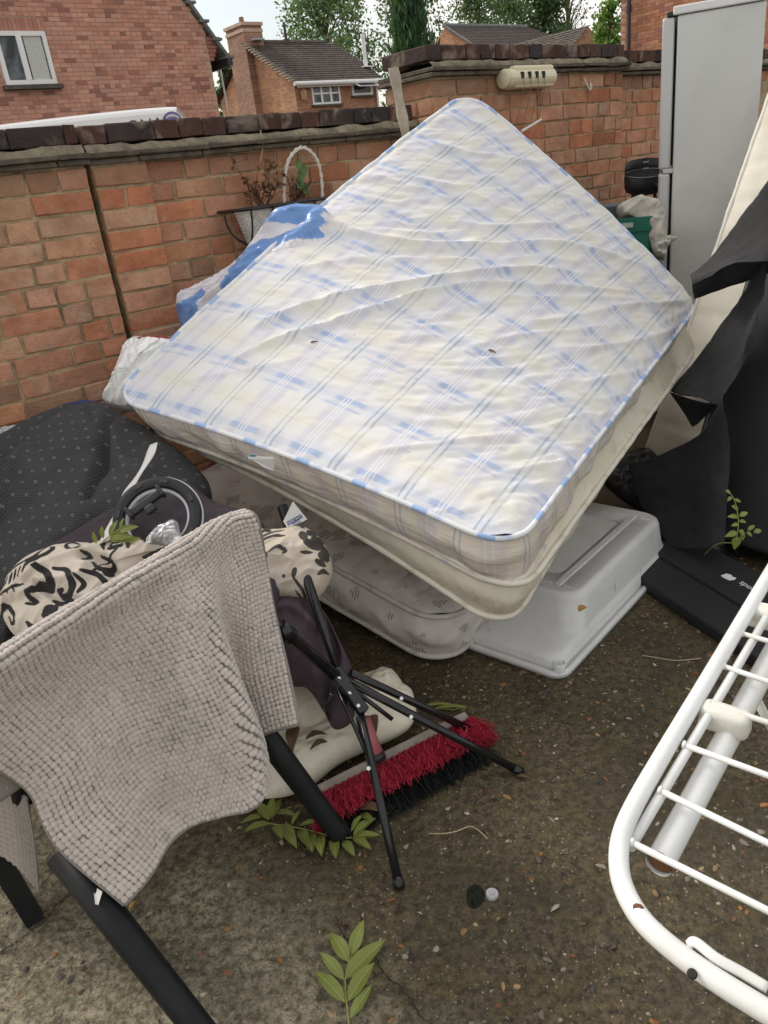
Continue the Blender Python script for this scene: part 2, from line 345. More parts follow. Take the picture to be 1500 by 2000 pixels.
def topping(fr, parent, s0, s1, ztop, thick, d, rnd, cop_h=.062):
    """creasing tiles, ragged mortar fillet and a coping of dark bricks laid across the wall"""
    zt = ztop - cop_h - .074
    for layer in range(2):
        s = s0 - .01
        while s < s1:
            L = min(rnd.uniform(.2, .3), s1 + .012 - s)
            V, Fc = bevel_box((L - .004, thick + .05, .017), .003, 1); V = V + np.random.default_rng(abs(int(s * 1e4)) + layer).normal(0, .0015, V.shape)
            obj('creasing_tile', place(V, fr.pt(s + L / 2, zt + .012 + layer * .021, d - thick / 2 + (.012 if layer else 0.0)), fr.ax()), Fc, M_TILE, parent); s += L
    # fillet
    n = max(8, int((s1 - s0) / .02)); P = []
    for i in range(n + 1):
        s = s0 + (s1 - s0) * i / n; a = .010 * noise.fractal(Vector((s * 9, zt, 1)), 1, 2, 4); b2 = .008 * noise.fractal(Vector((s * 14, zt, 5)), 1, 2, 4)
        P.append([fr.pt(s, zt + .03, d + .020 + b2), fr.pt(s, zt + .047 + a, d + .018 + b2), fr.pt(s, zt + .066 + a, d + .004), fr.pt(s, zt + .074, d - thick * .5), fr.pt(s, zt + .03, d - thick * .9)])
    m2 = MB(); m2.grid(P); m2.build('mortar_fillet', M_FILLET, parent, True)
    s = s0
    while s < s1 - .02:
        L = rnd.choice([.1, .102, .1, .104, .155, .19]); L = min(L, s1 - s)
        if s1 - s - L < .05: L = s1 - s
        V, Fc = bevel_box((L - .002, thick - .03, cop_h), .0035, 1); V = V + np.random.default_rng(abs(int(s * 1e4))).normal(0, .0015, V.shape)
        c = rnd.choice([(.055, .035, .032), (.075, .042, .038), (.095, .05, .042), (.045, .04, .045), (.06, .045, .045), (.11, .055, .045)])
        o = obj('coping_brick', place(V, fr.pt(s + L / 2, ztop - cop_h / 2 + rnd.uniform(-.001, .0015), d - thick / 2 + .004 + rnd.uniform(-.002, .002)), fr.ax()), Fc, M_BRICK, parent)
        o.color = (c[0], c[1], c[2], .92); s += L + rnd.uniform(.001, .006)
rw = random.Random(3)
FL = Frame((-1.119, 2.939), E1)
S_JOINT, S_PIER, S_END = FL.sz(205, 470)[0], FL.sz(318, 480)[0], 1.93
wall = thing('garden_wall', 'low old red brick garden wall behind the rubbish, with dark coping and an open vertical crack', 'wall', FL.pt(0, 0))
m1 = MB()
for (a, b2, dd) in ((-1.4, S_JOINT - .012, .014), (S_JOINT + .012, S_PIER, .014), (S_PIER, S_END, -.012)):
    m1.box(fr_c := FL.pt((a + b2) / 2, 1.664 / 2, dd - .0065 - .10), (b2 - a, .20, 1.664), FL.ax())
m1.box(FL.pt(S_JOINT, .8, -.13), (.06, .12, 1.6), FL.ax(), (.2, .2, .2)); m1.build('mortar', M_MORTAR, wall)
lay(FL, wall, -1.4, S_JOINT - .010, 1.637, 21, .014, rw)
lay(FL, wall, S_JOINT + .012, S_PIER, 1.633, 21, .014, rw)
lay(FL, wall, S_PIER + .003, S_END, 1.635, 21, -.012, rw)
topping(FL, wall, -1.4, S_JOINT - .006, 1.774, .225, .014, rw); topping(FL, wall, S_JOINT + .004, S_END - .02, 1.770, .225, .004, rw)
# ---- the higher wall on the right, standing a little forward, with a set-back stretch behind the fridge
FR = Frame((.47, 4.06), E1); S_STEP = FR.sz(1216, 200)[0]
wall2 = thing('garden_wall', 'taller brick garden wall on the right, carrying the cream clothes line reel', 'wall', FR.pt(0, 0))
m1 = MB(); m1.box(FR.pt(S_STEP / 2, .94, -.0065 - .15), (S_STEP - .014, .30, 1.88), FR.ax()); m1.box(FR.pt(S_STEP + 1.3, .935, -.085 - .1), (2.6, .2, 1.87), FR.ax()); m1.build('mortar', M_MORTAR, wall2)
lay(FR, wall2, .0, S_STEP, 1.862, 24, 0.0, rw, hid=lambda s, z: z < .7 and s < 1.25)
lay(FR, wall2, S_STEP + .004, S_STEP + 2.2, 1.85, 24, -.078, rw, hid=lambda s, z: (S_STEP + .7 < s < S_STEP + 1.3 and z < 1.6) or z < .45 or s > S_STEP + 1.9)
FT = Frame(FR.pt(0, 0), -E2, n=-E1)        # the return: s runs towards the camera-right corner, its face looks left
lay(FT, wall2, -.33, -.004, 1.862, 11, .0, rw)
topping(FR, wall2, -.02, S_STEP + .01, 2.0, .34, .012, rw); topping(FR, wall2, S_STEP + .02, S_STEP + 2.2, 1.982, .225, -.066, rw)
# ---- houses over the wall
def mat_housebrick(name, scale, c1, c2, mort):
    m, t, b = NT(name); uv = nd(t, 'ShaderNodeTexCoord').outputs['UV']
    br = nd(t, 'ShaderNodeTexBrick', i={'Scale': 1.0, 'Mortar Size': .009, 'Mortar Smooth': .2, 'Bias': 0., 'Brick Width': .225, 'Row Height': .075, 'Color1': c4(c1), 'Color2': c4(c2), 'Mortar': c4(mort)})
    lk(t, uv, br.inputs[0]); n = tex(t, uv, 1.4, 5, .6); n2 = tex(t, uv, 12, 4, .7)
    c = mixc(t, 1.0, br.outputs[0], mixc(t, ramp(t, n, [(.35, 0.), (.65, 1.)]), (.8, .8, .8), (1.15, 1.1, 1.05)), 'MULTIPLY')
    c = mixc(t, ramp(t, n2, [(.55, 0.), (.62, .55)]), c, [x * .55 for x in c1])
    lk(t, c, b.inputs['Base Color']); b.inputs['Roughness'].default_value = .9; bumpn(t, b, br.outputs[1], -.5, .01); return m
M_HB = mat_housebrick('house_brick_far', 1, (.46, .22, .13), (.30, .12, .065), (.40, .30, .22))
M_HBV = mat('house_brick', (1, 1, 1), .9, .18, 5, .5, 30, .01, vcol=True)
M_HMORT = mat('house_mortar', (.50, .36, .28), .95, .15, 3)
M_UPVC = mat('white_plastic', (.80, .80, .79), .35, .04, 3, 0)
def mat_glass(name, col, rough=.05):
    m, t, b = NT(name); co = coords(t); n = tex(t, co, 1.6, 6, .65, 1.0)
    lk(t, mixc(t, ramp(t, n, [(.38, 0.), (.6, 1.)]), [x * .12 for x in col], col), b.inputs['Base Color']); b.inputs['Roughness'].default_value = rough; b.inputs['Specular IOR Level'].default_value = .35; return m  # mottled base colour paints tree reflections into the glass
M_GLASS = mat_glass('window_glass', (.16, .19, .20), .12)
M_CURT = mat('curtain', (.55, .56, .52), .9, .1, 30, 0)
M_DARKMETAL = mat('dark_pipe', (.03, .03, .035), .5, .2, 6, 0)
M_SILL = mat('stone_sill', (.10, .085, .07), .9, .3, 8)
def quads(fr, s0, s1, z0, z1, d): return [fr.pt(s0, z0, d), fr.pt(s1, z0, d), fr.pt(s1, z1, d), fr.pt(s0, z1, d)]
def poly_prism(mb, fr, pts, d0, d1, col=None, uv=True):
    n = len(pts); V = [fr.pt(a, z, d1) for a, z in pts] + [fr.pt(a, z, d0) for a, z in pts]
    mb.add(V, [tuple(range(n)), tuple(range(n, 2 * n))[::-1]] + [(i, i + n, (i + 1) % n + n, (i + 1) % n) for i in range(n)], col, np.array([(a, z) for a, z in pts] * 2) + 50)
def window(parent, fr, s0, s1, z0, z1, nx=2, nz=1, fw=.06, d=.02, curtain=None, sill=True, mull=None):
    w = MB()
    for (a, b2, c, e) in ((s0, s0 + fw, z0, z1), (s1 - fw, s1, z0, z1), (s0 + fw, s1 - fw, z0, z0 + fw), (s0 + fw, s1 - fw, z1 - fw, z1)):
        w.box(fr.pt((a + b2) / 2, (c + e) / 2, d), (b2 - a, .07, e - c), fr.ax())
    for i in range(1, nx):
        x = s0 + (s1 - s0) * (i / nx if mull is None else mull); w.box(fr.pt(x, (z0 + z1) / 2, d + .004), (fw * 1.3, .07, z1 - z0 - 2 * fw), fr.ax())
    for i in range(1, nz):
        for j in range(nx):
            a = s0 + fw + (s1 - s0 - 2 * fw) * j / nx + fw * .7; b2 = s0 + fw + (s1 - s0 - 2 * fw) * (j + 1) / nx - fw * .7
            w.box(fr.pt((a + b2) / 2, z0 + (z1 - z0) * i / nz, d + .002), (b2 - a + .06, .06, fw * .8), fr.ax())
    o = w.build('window', M_UPVC, parent)
    for i in range(nx):
        g = MB(); a = s0 + fw * .5 + (s1 - s0 - fw) * i / nx; b2 = s0 + fw * .5 + (s1 - s0 - fw) * (i + 1) / nx
        g.box(fr.pt((a + b2) / 2, (z0 + z1) / 2, d - .012), (b2 - a, .012, z1 - z0 - fw), fr.ax()); g.build('pane', M_GLASS, o)
    if curtain:
        g = MB(); xs_ = np.linspace(curtain[0], curtain[1], 25); P = [[fr.pt(x, z0 + fw, d + .006 + .004 * math.sin(k * 1.6)), fr.pt(x, z1 - fw, d + .006 + .004 * math.sin(k * 1.6))] for k, x in enumerate(xs_)]; g.grid(P); g.build('curtain', M_CURT, o)
    if sill:
        g = MB(); g.box(fr.pt((s0 + s1) / 2, z0 - .045, .06), (s1 - s0 + .14, .2, .07), fr.ax()); g.build('sill', M_SILL, o)
    return o
def brick_face(name, fr, parent, s0, s1, z0, z1, keep, rnd, d=.01, dark=.12, base=((.60, .30, .215), (.56, .27, .19), (.62, .34, .25), (.58, .31, .225))):
    m3 = MB(); r = 0; z = z0
    while z < z1:
        s = s1 + (.1125 if r % 2 else 0)
        while s > s0:
            L = .215 if (r % 4) else .1025
            a, b2 = s - L, s
            if keep((a + b2) / 2, z + .033):
                c = np.array(rnd.choice(base)) * rnd.uniform(.88, 1.12)
                if rnd.random() < dark: c = np.array((.38, .175, .13)) * rnd.uniform(.8, 1.2)
                m3.box(fr.pt((a + b2) / 2, z + .0325, d - .02), (b2 - a, .04, .065), fr.ax(), c)
            s -= L + .01
        z += .075; r += 1
    return m3.build(name, M_HBV, parent, kind='stuff')
rh = random.Random(11)
# -- left house
P = AT(416, 150, 19.0); FH = Frame(P, E1); hs = thing('brick_house', 'big brick house gable at upper left with a white window above the van', 'house', FH.pt(0, 0))
ev_z = FH.sz(404, 62)[1]; sa, za = FH.sz(352, -5); slope = (za - ev_z) / (sa - 0.0)
wz0, wz1 = FH.sz(60, 166)[1], FH.sz(45, 62)[1]; ws1 = FH.sz(98, 115)[0]; ws0 = FH.sz(-2, 118)[0]
apex = -5.2
b = MB(); poly_prism(b, FH, [(-10.4, 0), (0, 0), (0, ev_z), (apex, ev_z + slope * apex), (-10.4, ev_z)], -9, 0); b.build('wall', M_HMORT, hs)
brick_face('brickwork', FH, hs, -9.0, 0.0, 1.2, 9.0, lambda s, z: z < ev_z + slope * s - .02 and not (ws0 - .02 < s < ws1 + .02 and wz0 - .08 < z < wz1 + .22) and z > 1.2 and s < -.02, rh)
a = MB(); s = ws0 - .05
while s < ws1 + .05: a.box(FH.pt(s + .0325, wz1 + .115, -.008), (.064, .04, .215), FH.ax(), np.array((.50, .24, .175)) * rh.uniform(.85, 1.1)); s += .075
a.build('soldier_course', M_HBV, hs)
window(hs, FH, ws0, ws1, wz0, wz1, 2, 1, .075, .035, curtain=(ws1 - .42, ws1 - .1), mull=.46)
M_ROOF = mat('roof_tile', (.095, .075, .068), .85, .35, 4, .5, 25, .02, dirt=(.15, .13, .08), dirt_amt=.35, dscale=2)
M_ROOF2 = mat('verge_tile', (.16, .165, .16), .85, .3, 4, .5, 25, .02)
r_ = MB()
for (sA, sB) in ((.45, apex),):
    zA, zB = ev_z + slope * sA, ev_z + slope * sB
    V = [FH.pt(sA, zA + .05, .1), FH.pt(sB, zB + .05, .1), FH.pt(sB, zB + .05, -9), FH.pt(sA, zA + .05, -9), FH.pt(sA, zA + .16, .1), FH.pt(sB, zB + .16, .1), FH.pt(sB, zB + .16, -9), FH.pt(sA, zA + .16, -9)]
    r_.add(V, [(0, 1, 2, 3), (4, 7, 6, 5), (0, 4, 5, 1), (1, 5, 6, 2), (2, 6, 7, 3), (3, 7, 4, 0)])
    k = 0
    for k in range(24):
        f0 = k / 24; s_ = sA + (sB - sA) * f0; r_.box(FH.pt(s_, ev_z + slope * s_ + .15, -.04), (.22, .3, .05), FH.ax())
roof = r_.build('roof', M_ROOF2, hs)
g = MB(); g.box(FH.pt(.40, ev_z + slope * .45 + .04, -4.4), (.12, 9.1, .12), FH.ax()); g.build('gutter', M_DARKMETAL, roof)
cb = MB()
for k in range(6): cb.box(FH.pt(.05 + .02 * k, ev_z - .5 + .075 * k, -.12), (.10 + .05 * k, .26, .066), FH.ax(), (.36, .16, .11))
cb.build('corbel', M_HBV, hs)
# -- middle house
P = AT(580, 200, 36.0); FM = Frame(P, E1); FG = Frame(P, -E2, n=-E1); mh = thing('brick_house', 'orange brick house in the middle distance with chimney and brown tiled roof', 'house', FM.pt(0, 0))
zg = FM.sz(580, 157)[1]; Lm = FM.sz(735, 150)[0]; gl = FG.sz(428, 180)[0]     # gable runs from s=gl (far) to 0
Pa = FG.pt(gl * .5, 0); zr = PL(500, 84, FG.pt(0, 0), FG.n)[2] + .1
b = MB(); poly_prism(b, FM, [(0, 0), (Lm, 0), (Lm, zg), (0, zg)], -abs(gl), 0); b.build('wall', M_HB, mh)
b = MB(); poly_prism(b, FG, [(gl, zg), (0, zg), (gl * .5, zr)], -.3, .006)
b2 = MB(); poly_prism(b2, FG, [(gl + .01, 0), (-.01, 0), (-.01, zg), (gl * .5, zr - .02), (gl + .01, zg)], -.2, .012)
M_HBG = mat_housebrick('house_brick_gable', 1, (.54, .28, .15), (.36, .15, .085), (.46, .34, .24)); b2.build('gable_wall', M_HBG, mh)
def tiled(parent, name, c00, c10, c11, c01, rows, cols, amp=.035, m=M_ROOF):
    """tiled slope: c00-c10 the eaves, c01-c11 the ridge; each course steps over the one below"""
    P = []; n = nrm(np.cross(np.asarray(c10) - c00, np.asarray(c01) - c00)); n = n * np.sign(n[2])
    for r in range(rows):
        for e in (0, 1):
            f = (r + e * .999) / rows; row = []
            for k in range(cols * 4 + 1):
                g_ = k / (cols * 4); a = c00 + (np.asarray(c10) - c00) * g_; b_ = c01 + (np.asarray(c11) - c01) * g_
                row.append(a + (b_ - a) * f + n * ((amp if e == 0 else 0) + .028 * abs(math.sin(g_ * cols * math.pi)) + .01 * random.uniform(-1, 1)))
            P.append(row)
    g_ = MB(); g_.grid(P); return g_.build(name, m, parent)
ov = .3
A = FM.pt(-.25, zg - .1, ov); B = FM.pt(Lm + .2, zg - .1, ov); Cc = FM.pt(Lm + .2, zr, gl * .5); Dd = FM.pt(-.25, zr, gl * .5)
roof = tiled(mh, 'roof', A, B, Cc, Dd, 18, 44); tiled(roof, 'rear_slope', FM.pt(-.25, zg - .1, gl - ov), FM.pt(Lm + .2, zg - .1, gl - ov), Cc, Dd, 4, 10)
t_ = MB()
for k in range(int(Lm / .33)): t_.tube([FM.pt(-.2 + k * .335, zr + .03, gl * .5), FM.pt(.125 + k * .335, zr + .03, gl * .5)], .11, 8)
t_.build('ridge_tiles', M_ROOF, roof)
v_ = MB()
for k in range(18):
    f = (k + .5) / 18; p = A + (Dd - A) * f; v_.box(p + EZ * .03 - E1 * .02, (.16, .28, .06), FM.ax())
v_.build('verge_tiles', mat('verge_mortar', (.32, .28, .22), .9, .3, 4), roof)
g = MB(); g.tube([FM.pt(-.25, zg - .16, .34), FM.pt(Lm + .15, zg - .16, .34)], .085, 8); g.box(FM.pt(Lm / 2, zg - .18, .21), (Lm, .03, .22), FM.ax()); g.build('gutter', M_UPVC, roof)
g = MB(); g.tube([FM.pt(Lm - .1, zg - .2, .34), FM.pt(Lm - .12, zg - .4, .08), FM.pt(Lm - .12, 0, .08)], .055, 8); g.build('downpipe', M_UPVC, mh)
# chimney on the gable
s0c, s1c = FG.sz(459, 90)[0], FG.sz(493, 90)[0]; zc = FG.sz(475, 54)[1]; sm = (s0c + s1c) / 2; wc = s1c - s0c
b = MB(); b.box(FG.pt(sm, zc / 2, .0), (wc, 1.1, zc), FG.ax()); ch = MB(); poly_prism(ch, FG, [(sm - wc / 2, 0), (sm + wc / 2, 0), (sm + wc / 2, zc), (sm - wc / 2, zc)], -.6, .35)
cho = ch.build('chimney', mat_housebrick('chimney_brick', 1, (.36, .20, .14), (.24, .11, .08), (.38, .30, .24)), mh)
b = MB(); b.box(FG.pt(sm, zc + .06, -.12), (wc + .12, 1.08, .12), FG.ax()); b.box(FG.pt(sm, zc - .18, -.12), (wc + .06, 1.02, .12), FG.ax()); b.build('chimney_cap', M_HMORT, cho)
b = MB(); b.tube([FG.pt(sm, zc + .1, -.1), FG.pt(sm, zc + .42, -.1)], [.13, .10], 10); b.build('chimney_pot', mat('clay_pot', (.20, .12, .08)), cho)
b = MB(); b.box(FG.pt(sm + wc / 2 + .1, zr + .05, -.2), (.5, .5, .05), FG.ax()); b.build('lead_flashing', mat('lead', (.45, .48, .52), .5, .1), cho)
sA, zA = FM.sz(611, 205); sB, zB = FM.sz(660, 160); window(mh, FM, sA, sB, zA, zB, 3, 2, .075, .02)
sA, zA = FM.sz(688, 187); sB, zB = FM.sz(724, 158); w2 = window(mh, FM, sA, sB, zA, zB, 1, 1, .09, .02)
# its top-hung sash, pushed open
b = MB(); fo = .5; zt_, zb_ = zB - .05, zA + .28
for (a0, a1, f0, f1) in ((sA - .02, sA + .08, 0, 1), (sB - .08, sB + .02, 0, 1), (sA + .08, sB - .08, 0, .12), (sA + .08, sB - .08, .88, 1)):
    V = [FM.pt(a, zt_ + (zb_ - zt_) * f, .08 + fo * f + dd) for dd in (0, .05) for a, f in ((a0, f0), (a1, f0), (a1, f1), (a0, f1))]
    b.add(V, [(0, 1, 2, 3), (4, 7, 6, 5), (0, 4, 5, 1), (1, 5, 6, 2), (2, 6, 7, 3), (3, 7, 4, 0)])
sash = b.build('open_sash', M_UPVC, w2)
b = MB(); V = [FM.pt(a, zt_ + (zb_ - zt_) * f, .10 + fo * f) for a, f in ((sA + .06, .1), (sB - .06, .1), (sB - .06, .9), (sA + .06, .9))]; b.add(V, [(0, 1, 2, 3)]); b.build('pane_open', M_GLASS, w2)
sV, zV = FM.sz(713, 118); c = PL(715, 132, A, np.cross(B - A, Dd - A)); d_ = PL(712, 132, A, np.cross(B - A, Dd - A))
b = MB(); b.tube([c, c + EZ * 1.15], .085, 8); b.tube([c + EZ * 1.15, c + EZ * 1.3], .1, 8); b.box(c + EZ * .02, (.55, .5, .05), FM.ax()); b.build('flue_pipe', M_UPVC, roof)
c = FM.pt(Lm * .46, zr, gl * .5); b = MB(); b.tube([c, c + EZ * .8], .06, 8); b.box(c + EZ * .05, (.2, .2, .25), FM.ax()); b.build('soil_pipe', M_DARKMETAL, roof)
lm = FM.pt(.32, zg - .55, .12); b = MB(); b.tube([lm + EZ * .22, lm + EZ * .1, lm - EZ * .18], [.05, .16, .11], 6); b.box(lm + EZ * .2 + FM.n * -.06, (.1, .2, .05), FM.ax()); b.build('wall_lantern', mat('lantern', (.45, .28, .16), .4), mh)
# -- far house on the right: long roof with a gable to the left and a cross gable on the right
P = AT(920, 92, 52.0); FF = Frame(P, E1); FFG = Frame(P, -E2, n=-E1); fh = thing('brick_house', 'far brown tiled roofs with two brick gables showing above the taller wall', 'house', FF.pt(0, 0))
ze = FF.sz(920, 86)[1]; gl = FFG.sz(830, 88)[0]; zr = FFG.sz(865, 53)[1]; Lf = FF.sz(1075, 70)[0]
b = MB(); poly_prism(b, FFG, [(gl, 0), (0, 0), (0, ze), (gl * .5, zr), (gl, ze)], -Lf, 0); b.build('wall', M_HBG, fh)
roof = tiled(fh, 'roof', FF.pt(-.2, ze - .1, .3), FF.pt(Lf + 3, ze - .1, .3), FF.pt(Lf, zr, gl * .5), FF.pt(-.2, zr, gl * .5), 12, 40)
b = MB(); b.tube([FF.pt(-.2, zr + .03, gl * .5), FF.pt(Lf, zr + .03, gl * .5)], .13, 8); b.tube([FF.pt(-.25, ze - .05, .32), FF.pt(-.25, zr + .05, gl * .5)], .07, 6); b.build('ridge_tiles', M_ROOF2, roof)
P2 = AT(1170, 92, 47.0); FC = Frame(P2, E1); FCG = Frame(P2, E1)
sl_, _z = FCG.sz(1118, 90); za_ = FCG.sz(1149, 52)[1]; sa_ = FCG.sz(1149, 60)[0]; zb_ = FCG.sz(1122, 84)[1]
b = MB(); poly_prism(b, FCG, [(sl_, 0), (.6, 0), (.6, za_ - .9), (sa_, za_), (sl_, zb_)], -6, 0); b.build('cross_gable_wall', M_HBG, fh)
tiled(roof, 'cross_roof', FCG.pt(sl_ - .25, zb_ - .15, .2), FCG.pt(sl_ - .25, zb_ - .15, -7), FCG.pt(sa_, za_ + .05, -7), FCG.pt(sa_, za_ + .05, .2), 7, 18)
b = MB(); b.box(FCG.pt(.3, za_ * .5 + .1, .2), (.9, .7, za_), FCG.ax()); b.build('chimney', M_HBG, fh)
# -- brick house on the right, by the fridge
P = AT(1213, 60, 21.0); FN = Frame(P, -E2, n=-E1); nh = thing('brick_house', 'plain brick house wall with a dark downpipe, above the wall beside the fridge', 'house', FN.pt(0, 0))
b = MB(); poly_prism(b, FN, [(0, 0), (7, 0), (7, 8), (0, 8)], -7, 0); b.build('wall', M_HMORT, nh)
brick_face('brickwork', FN, nh, 0.0, 4.6, 1.8, 7.0, lambda s, z: s > .06, rh, dark=.25, base=((.52, .24, .135), (.48, .21, .12), (.54, .27, .16), (.44, .18, .10)))
b = MB(); b.tube([FN.pt(.27, 0, .1), FN.pt(.27, 7.5, .1)], .05, 8)
for z in (2.5, 4.2, 5.9): b.tube([FN.pt(.27, z, .1), FN.pt(.27, z + .12, .1)], .065, 8)
b.build('downpipe', M_DARKMETAL, nh); b = MB(); b.box(FN.pt(3.2, 8.1, -3.5), (7.6, 7.6, .2), FN.ax()); b.build('roof', M_ROOF2, nh)
# -- thin television aerial beside the left house
p0 = AT(436, 165, 28.0); p1 = AT(424, 88, 28.0); ta = thing('television_aerial', 'thin aerial pole standing between the left and middle houses', 'aerial', (p0[0], p0[1], 0))
b = MB(); b.tube([(p0[0], p0[1], 0), (p0[0], p0[1], p1[2])], .03, 6); b.build('mast', mat('aerial_metal', (.5, .5, .5), .4, .1), ta)
b = MB(); q = np.array([p0[0], p0[1], p1[2]]); b.tube([q + E1 * .1, q - E1 * .55], .02, 6)
for k in range(6): b.tube([q - E1 * (.1 + .08 * k) + E2 * .16, q - E1 * (.1 + .08 * k) - E2 * .16], .012, 5)
b.build('boom', bpy.data.materials['aerial_metal'], ta)
# ---- white van parked behind the low wall
vd = nrm([math.sin(math.radians(84)), math.cos(math.radians(84)), 0]); pv = AT(362, 245, 9.4); FV = Frame(pv, vd); zt = FV.sz(310, 208)[1]
van = thing('van', 'roof of a white van with purple roundel parked beyond the low wall', 'van', FV.pt(-2.4, 0, -1))
prof = [(0, .35), (.02, 1.2), (0.0, zt - .42), (-.02, zt - .22), (-.07, zt - .06), (-.2, zt), (-1.5, zt + .015), (-3.3, zt - .02), (-3.9, zt - .14), (-4.6, zt - .85), (-5.5, zt - 1.15), (-5.6, .35)]
prof = [tuple(p) for p in smoothpath(prof, 60)]
P = []
for d_, ins in ((.0, .06), (.0, .0), (-.03, -.02), (-1.87, -.02), (-1.9, 0), (-1.9, .06)):
    pass
secs = [(-.10, .10), (-.03, .035), (0.0, .0), (0.0, -.0), (-.0, 0.)]
# loft of the side profile across the width with rounded roof edges
rows = []
for d_, sh in ((0.0, .07), (-.015, .035), (-.05, .012), (-.12, .0), (-1.78, 0.), (-1.85, .012), (-1.885, .035), (-1.90, .07)):
    rows.append([FV.pt(a * (1 - sh * .02) - sh * .12, z - (sh if z > 1.1 else 0), d_ + (.06 * (max(0, zt - z) / zt) if d_ > -.9 else -.06 * max(0, zt - z) / zt)) for a, z in prof])
b = MB(); b.grid(rows); n_ = len(prof); b.add(rows[0], [tuple(range(n_))]); b.add(rows[-1], [tuple(range(n_))[::-1]])
M_VAN = mat('van_paint', (.78, .78, .77), .25, .03, 2, 0); body = b.build('body', M_VAN, van, True)
b = MB(); b.tube([FV.pt(-.22, zt - .13, .016), FV.pt(-3.2, zt - .15, .016)], .012, 6); b.build('drip_rail', mat('van_seam', (.35, .36, .38), .5), van)
M_PURP = mat('roundel_print', (.16, .12, .32), .4, .1, 3, 0); b = MB()
ctr = FV.sz(338, 240); th_ = np.linspace(0, 2 * math.pi, 40)
for r0, r1 in ((.085, .108),): b.grid([[FV.pt(ctr[0] + r0 * math.cos(x), ctr[1] + r0 * math.sin(x), .03), FV.pt(ctr[0] + r1 * math.cos(x), ctr[1] + r1 * math.sin(x), .03)] for x in th_])
b.grid([[FV.pt(ctr[0] + .07 * math.cos(x), ctr[1] + .07 * math.sin(x) * .4 + .03, .03), FV.pt(ctr[0] + .06 * math.cos(x + .3), ctr[1] + .03 * math.sin(x), .03)] for x in th_]); b.build('roundel', M_PURP, van)
ct = FV.sz(292, 241); textmesh('ONAL', .17, mat('van_letter', (.05, .05, .07), .5, .1, 3, 0), 'lettering', FV.pt(ct[0], ct[1] - .02, .03), FV.e, EZ, van)
for k, (a, z) in enumerate(((-.9, .34), (-4.5, .34))):
    for d_ in (.0, -1.9):
        b = MB(); b.tube([FV.pt(a, z, d_ - .1), FV.pt(a, z, d_ + .1)], .33, 18); b.build('wheel', M_DARKMETAL, van)
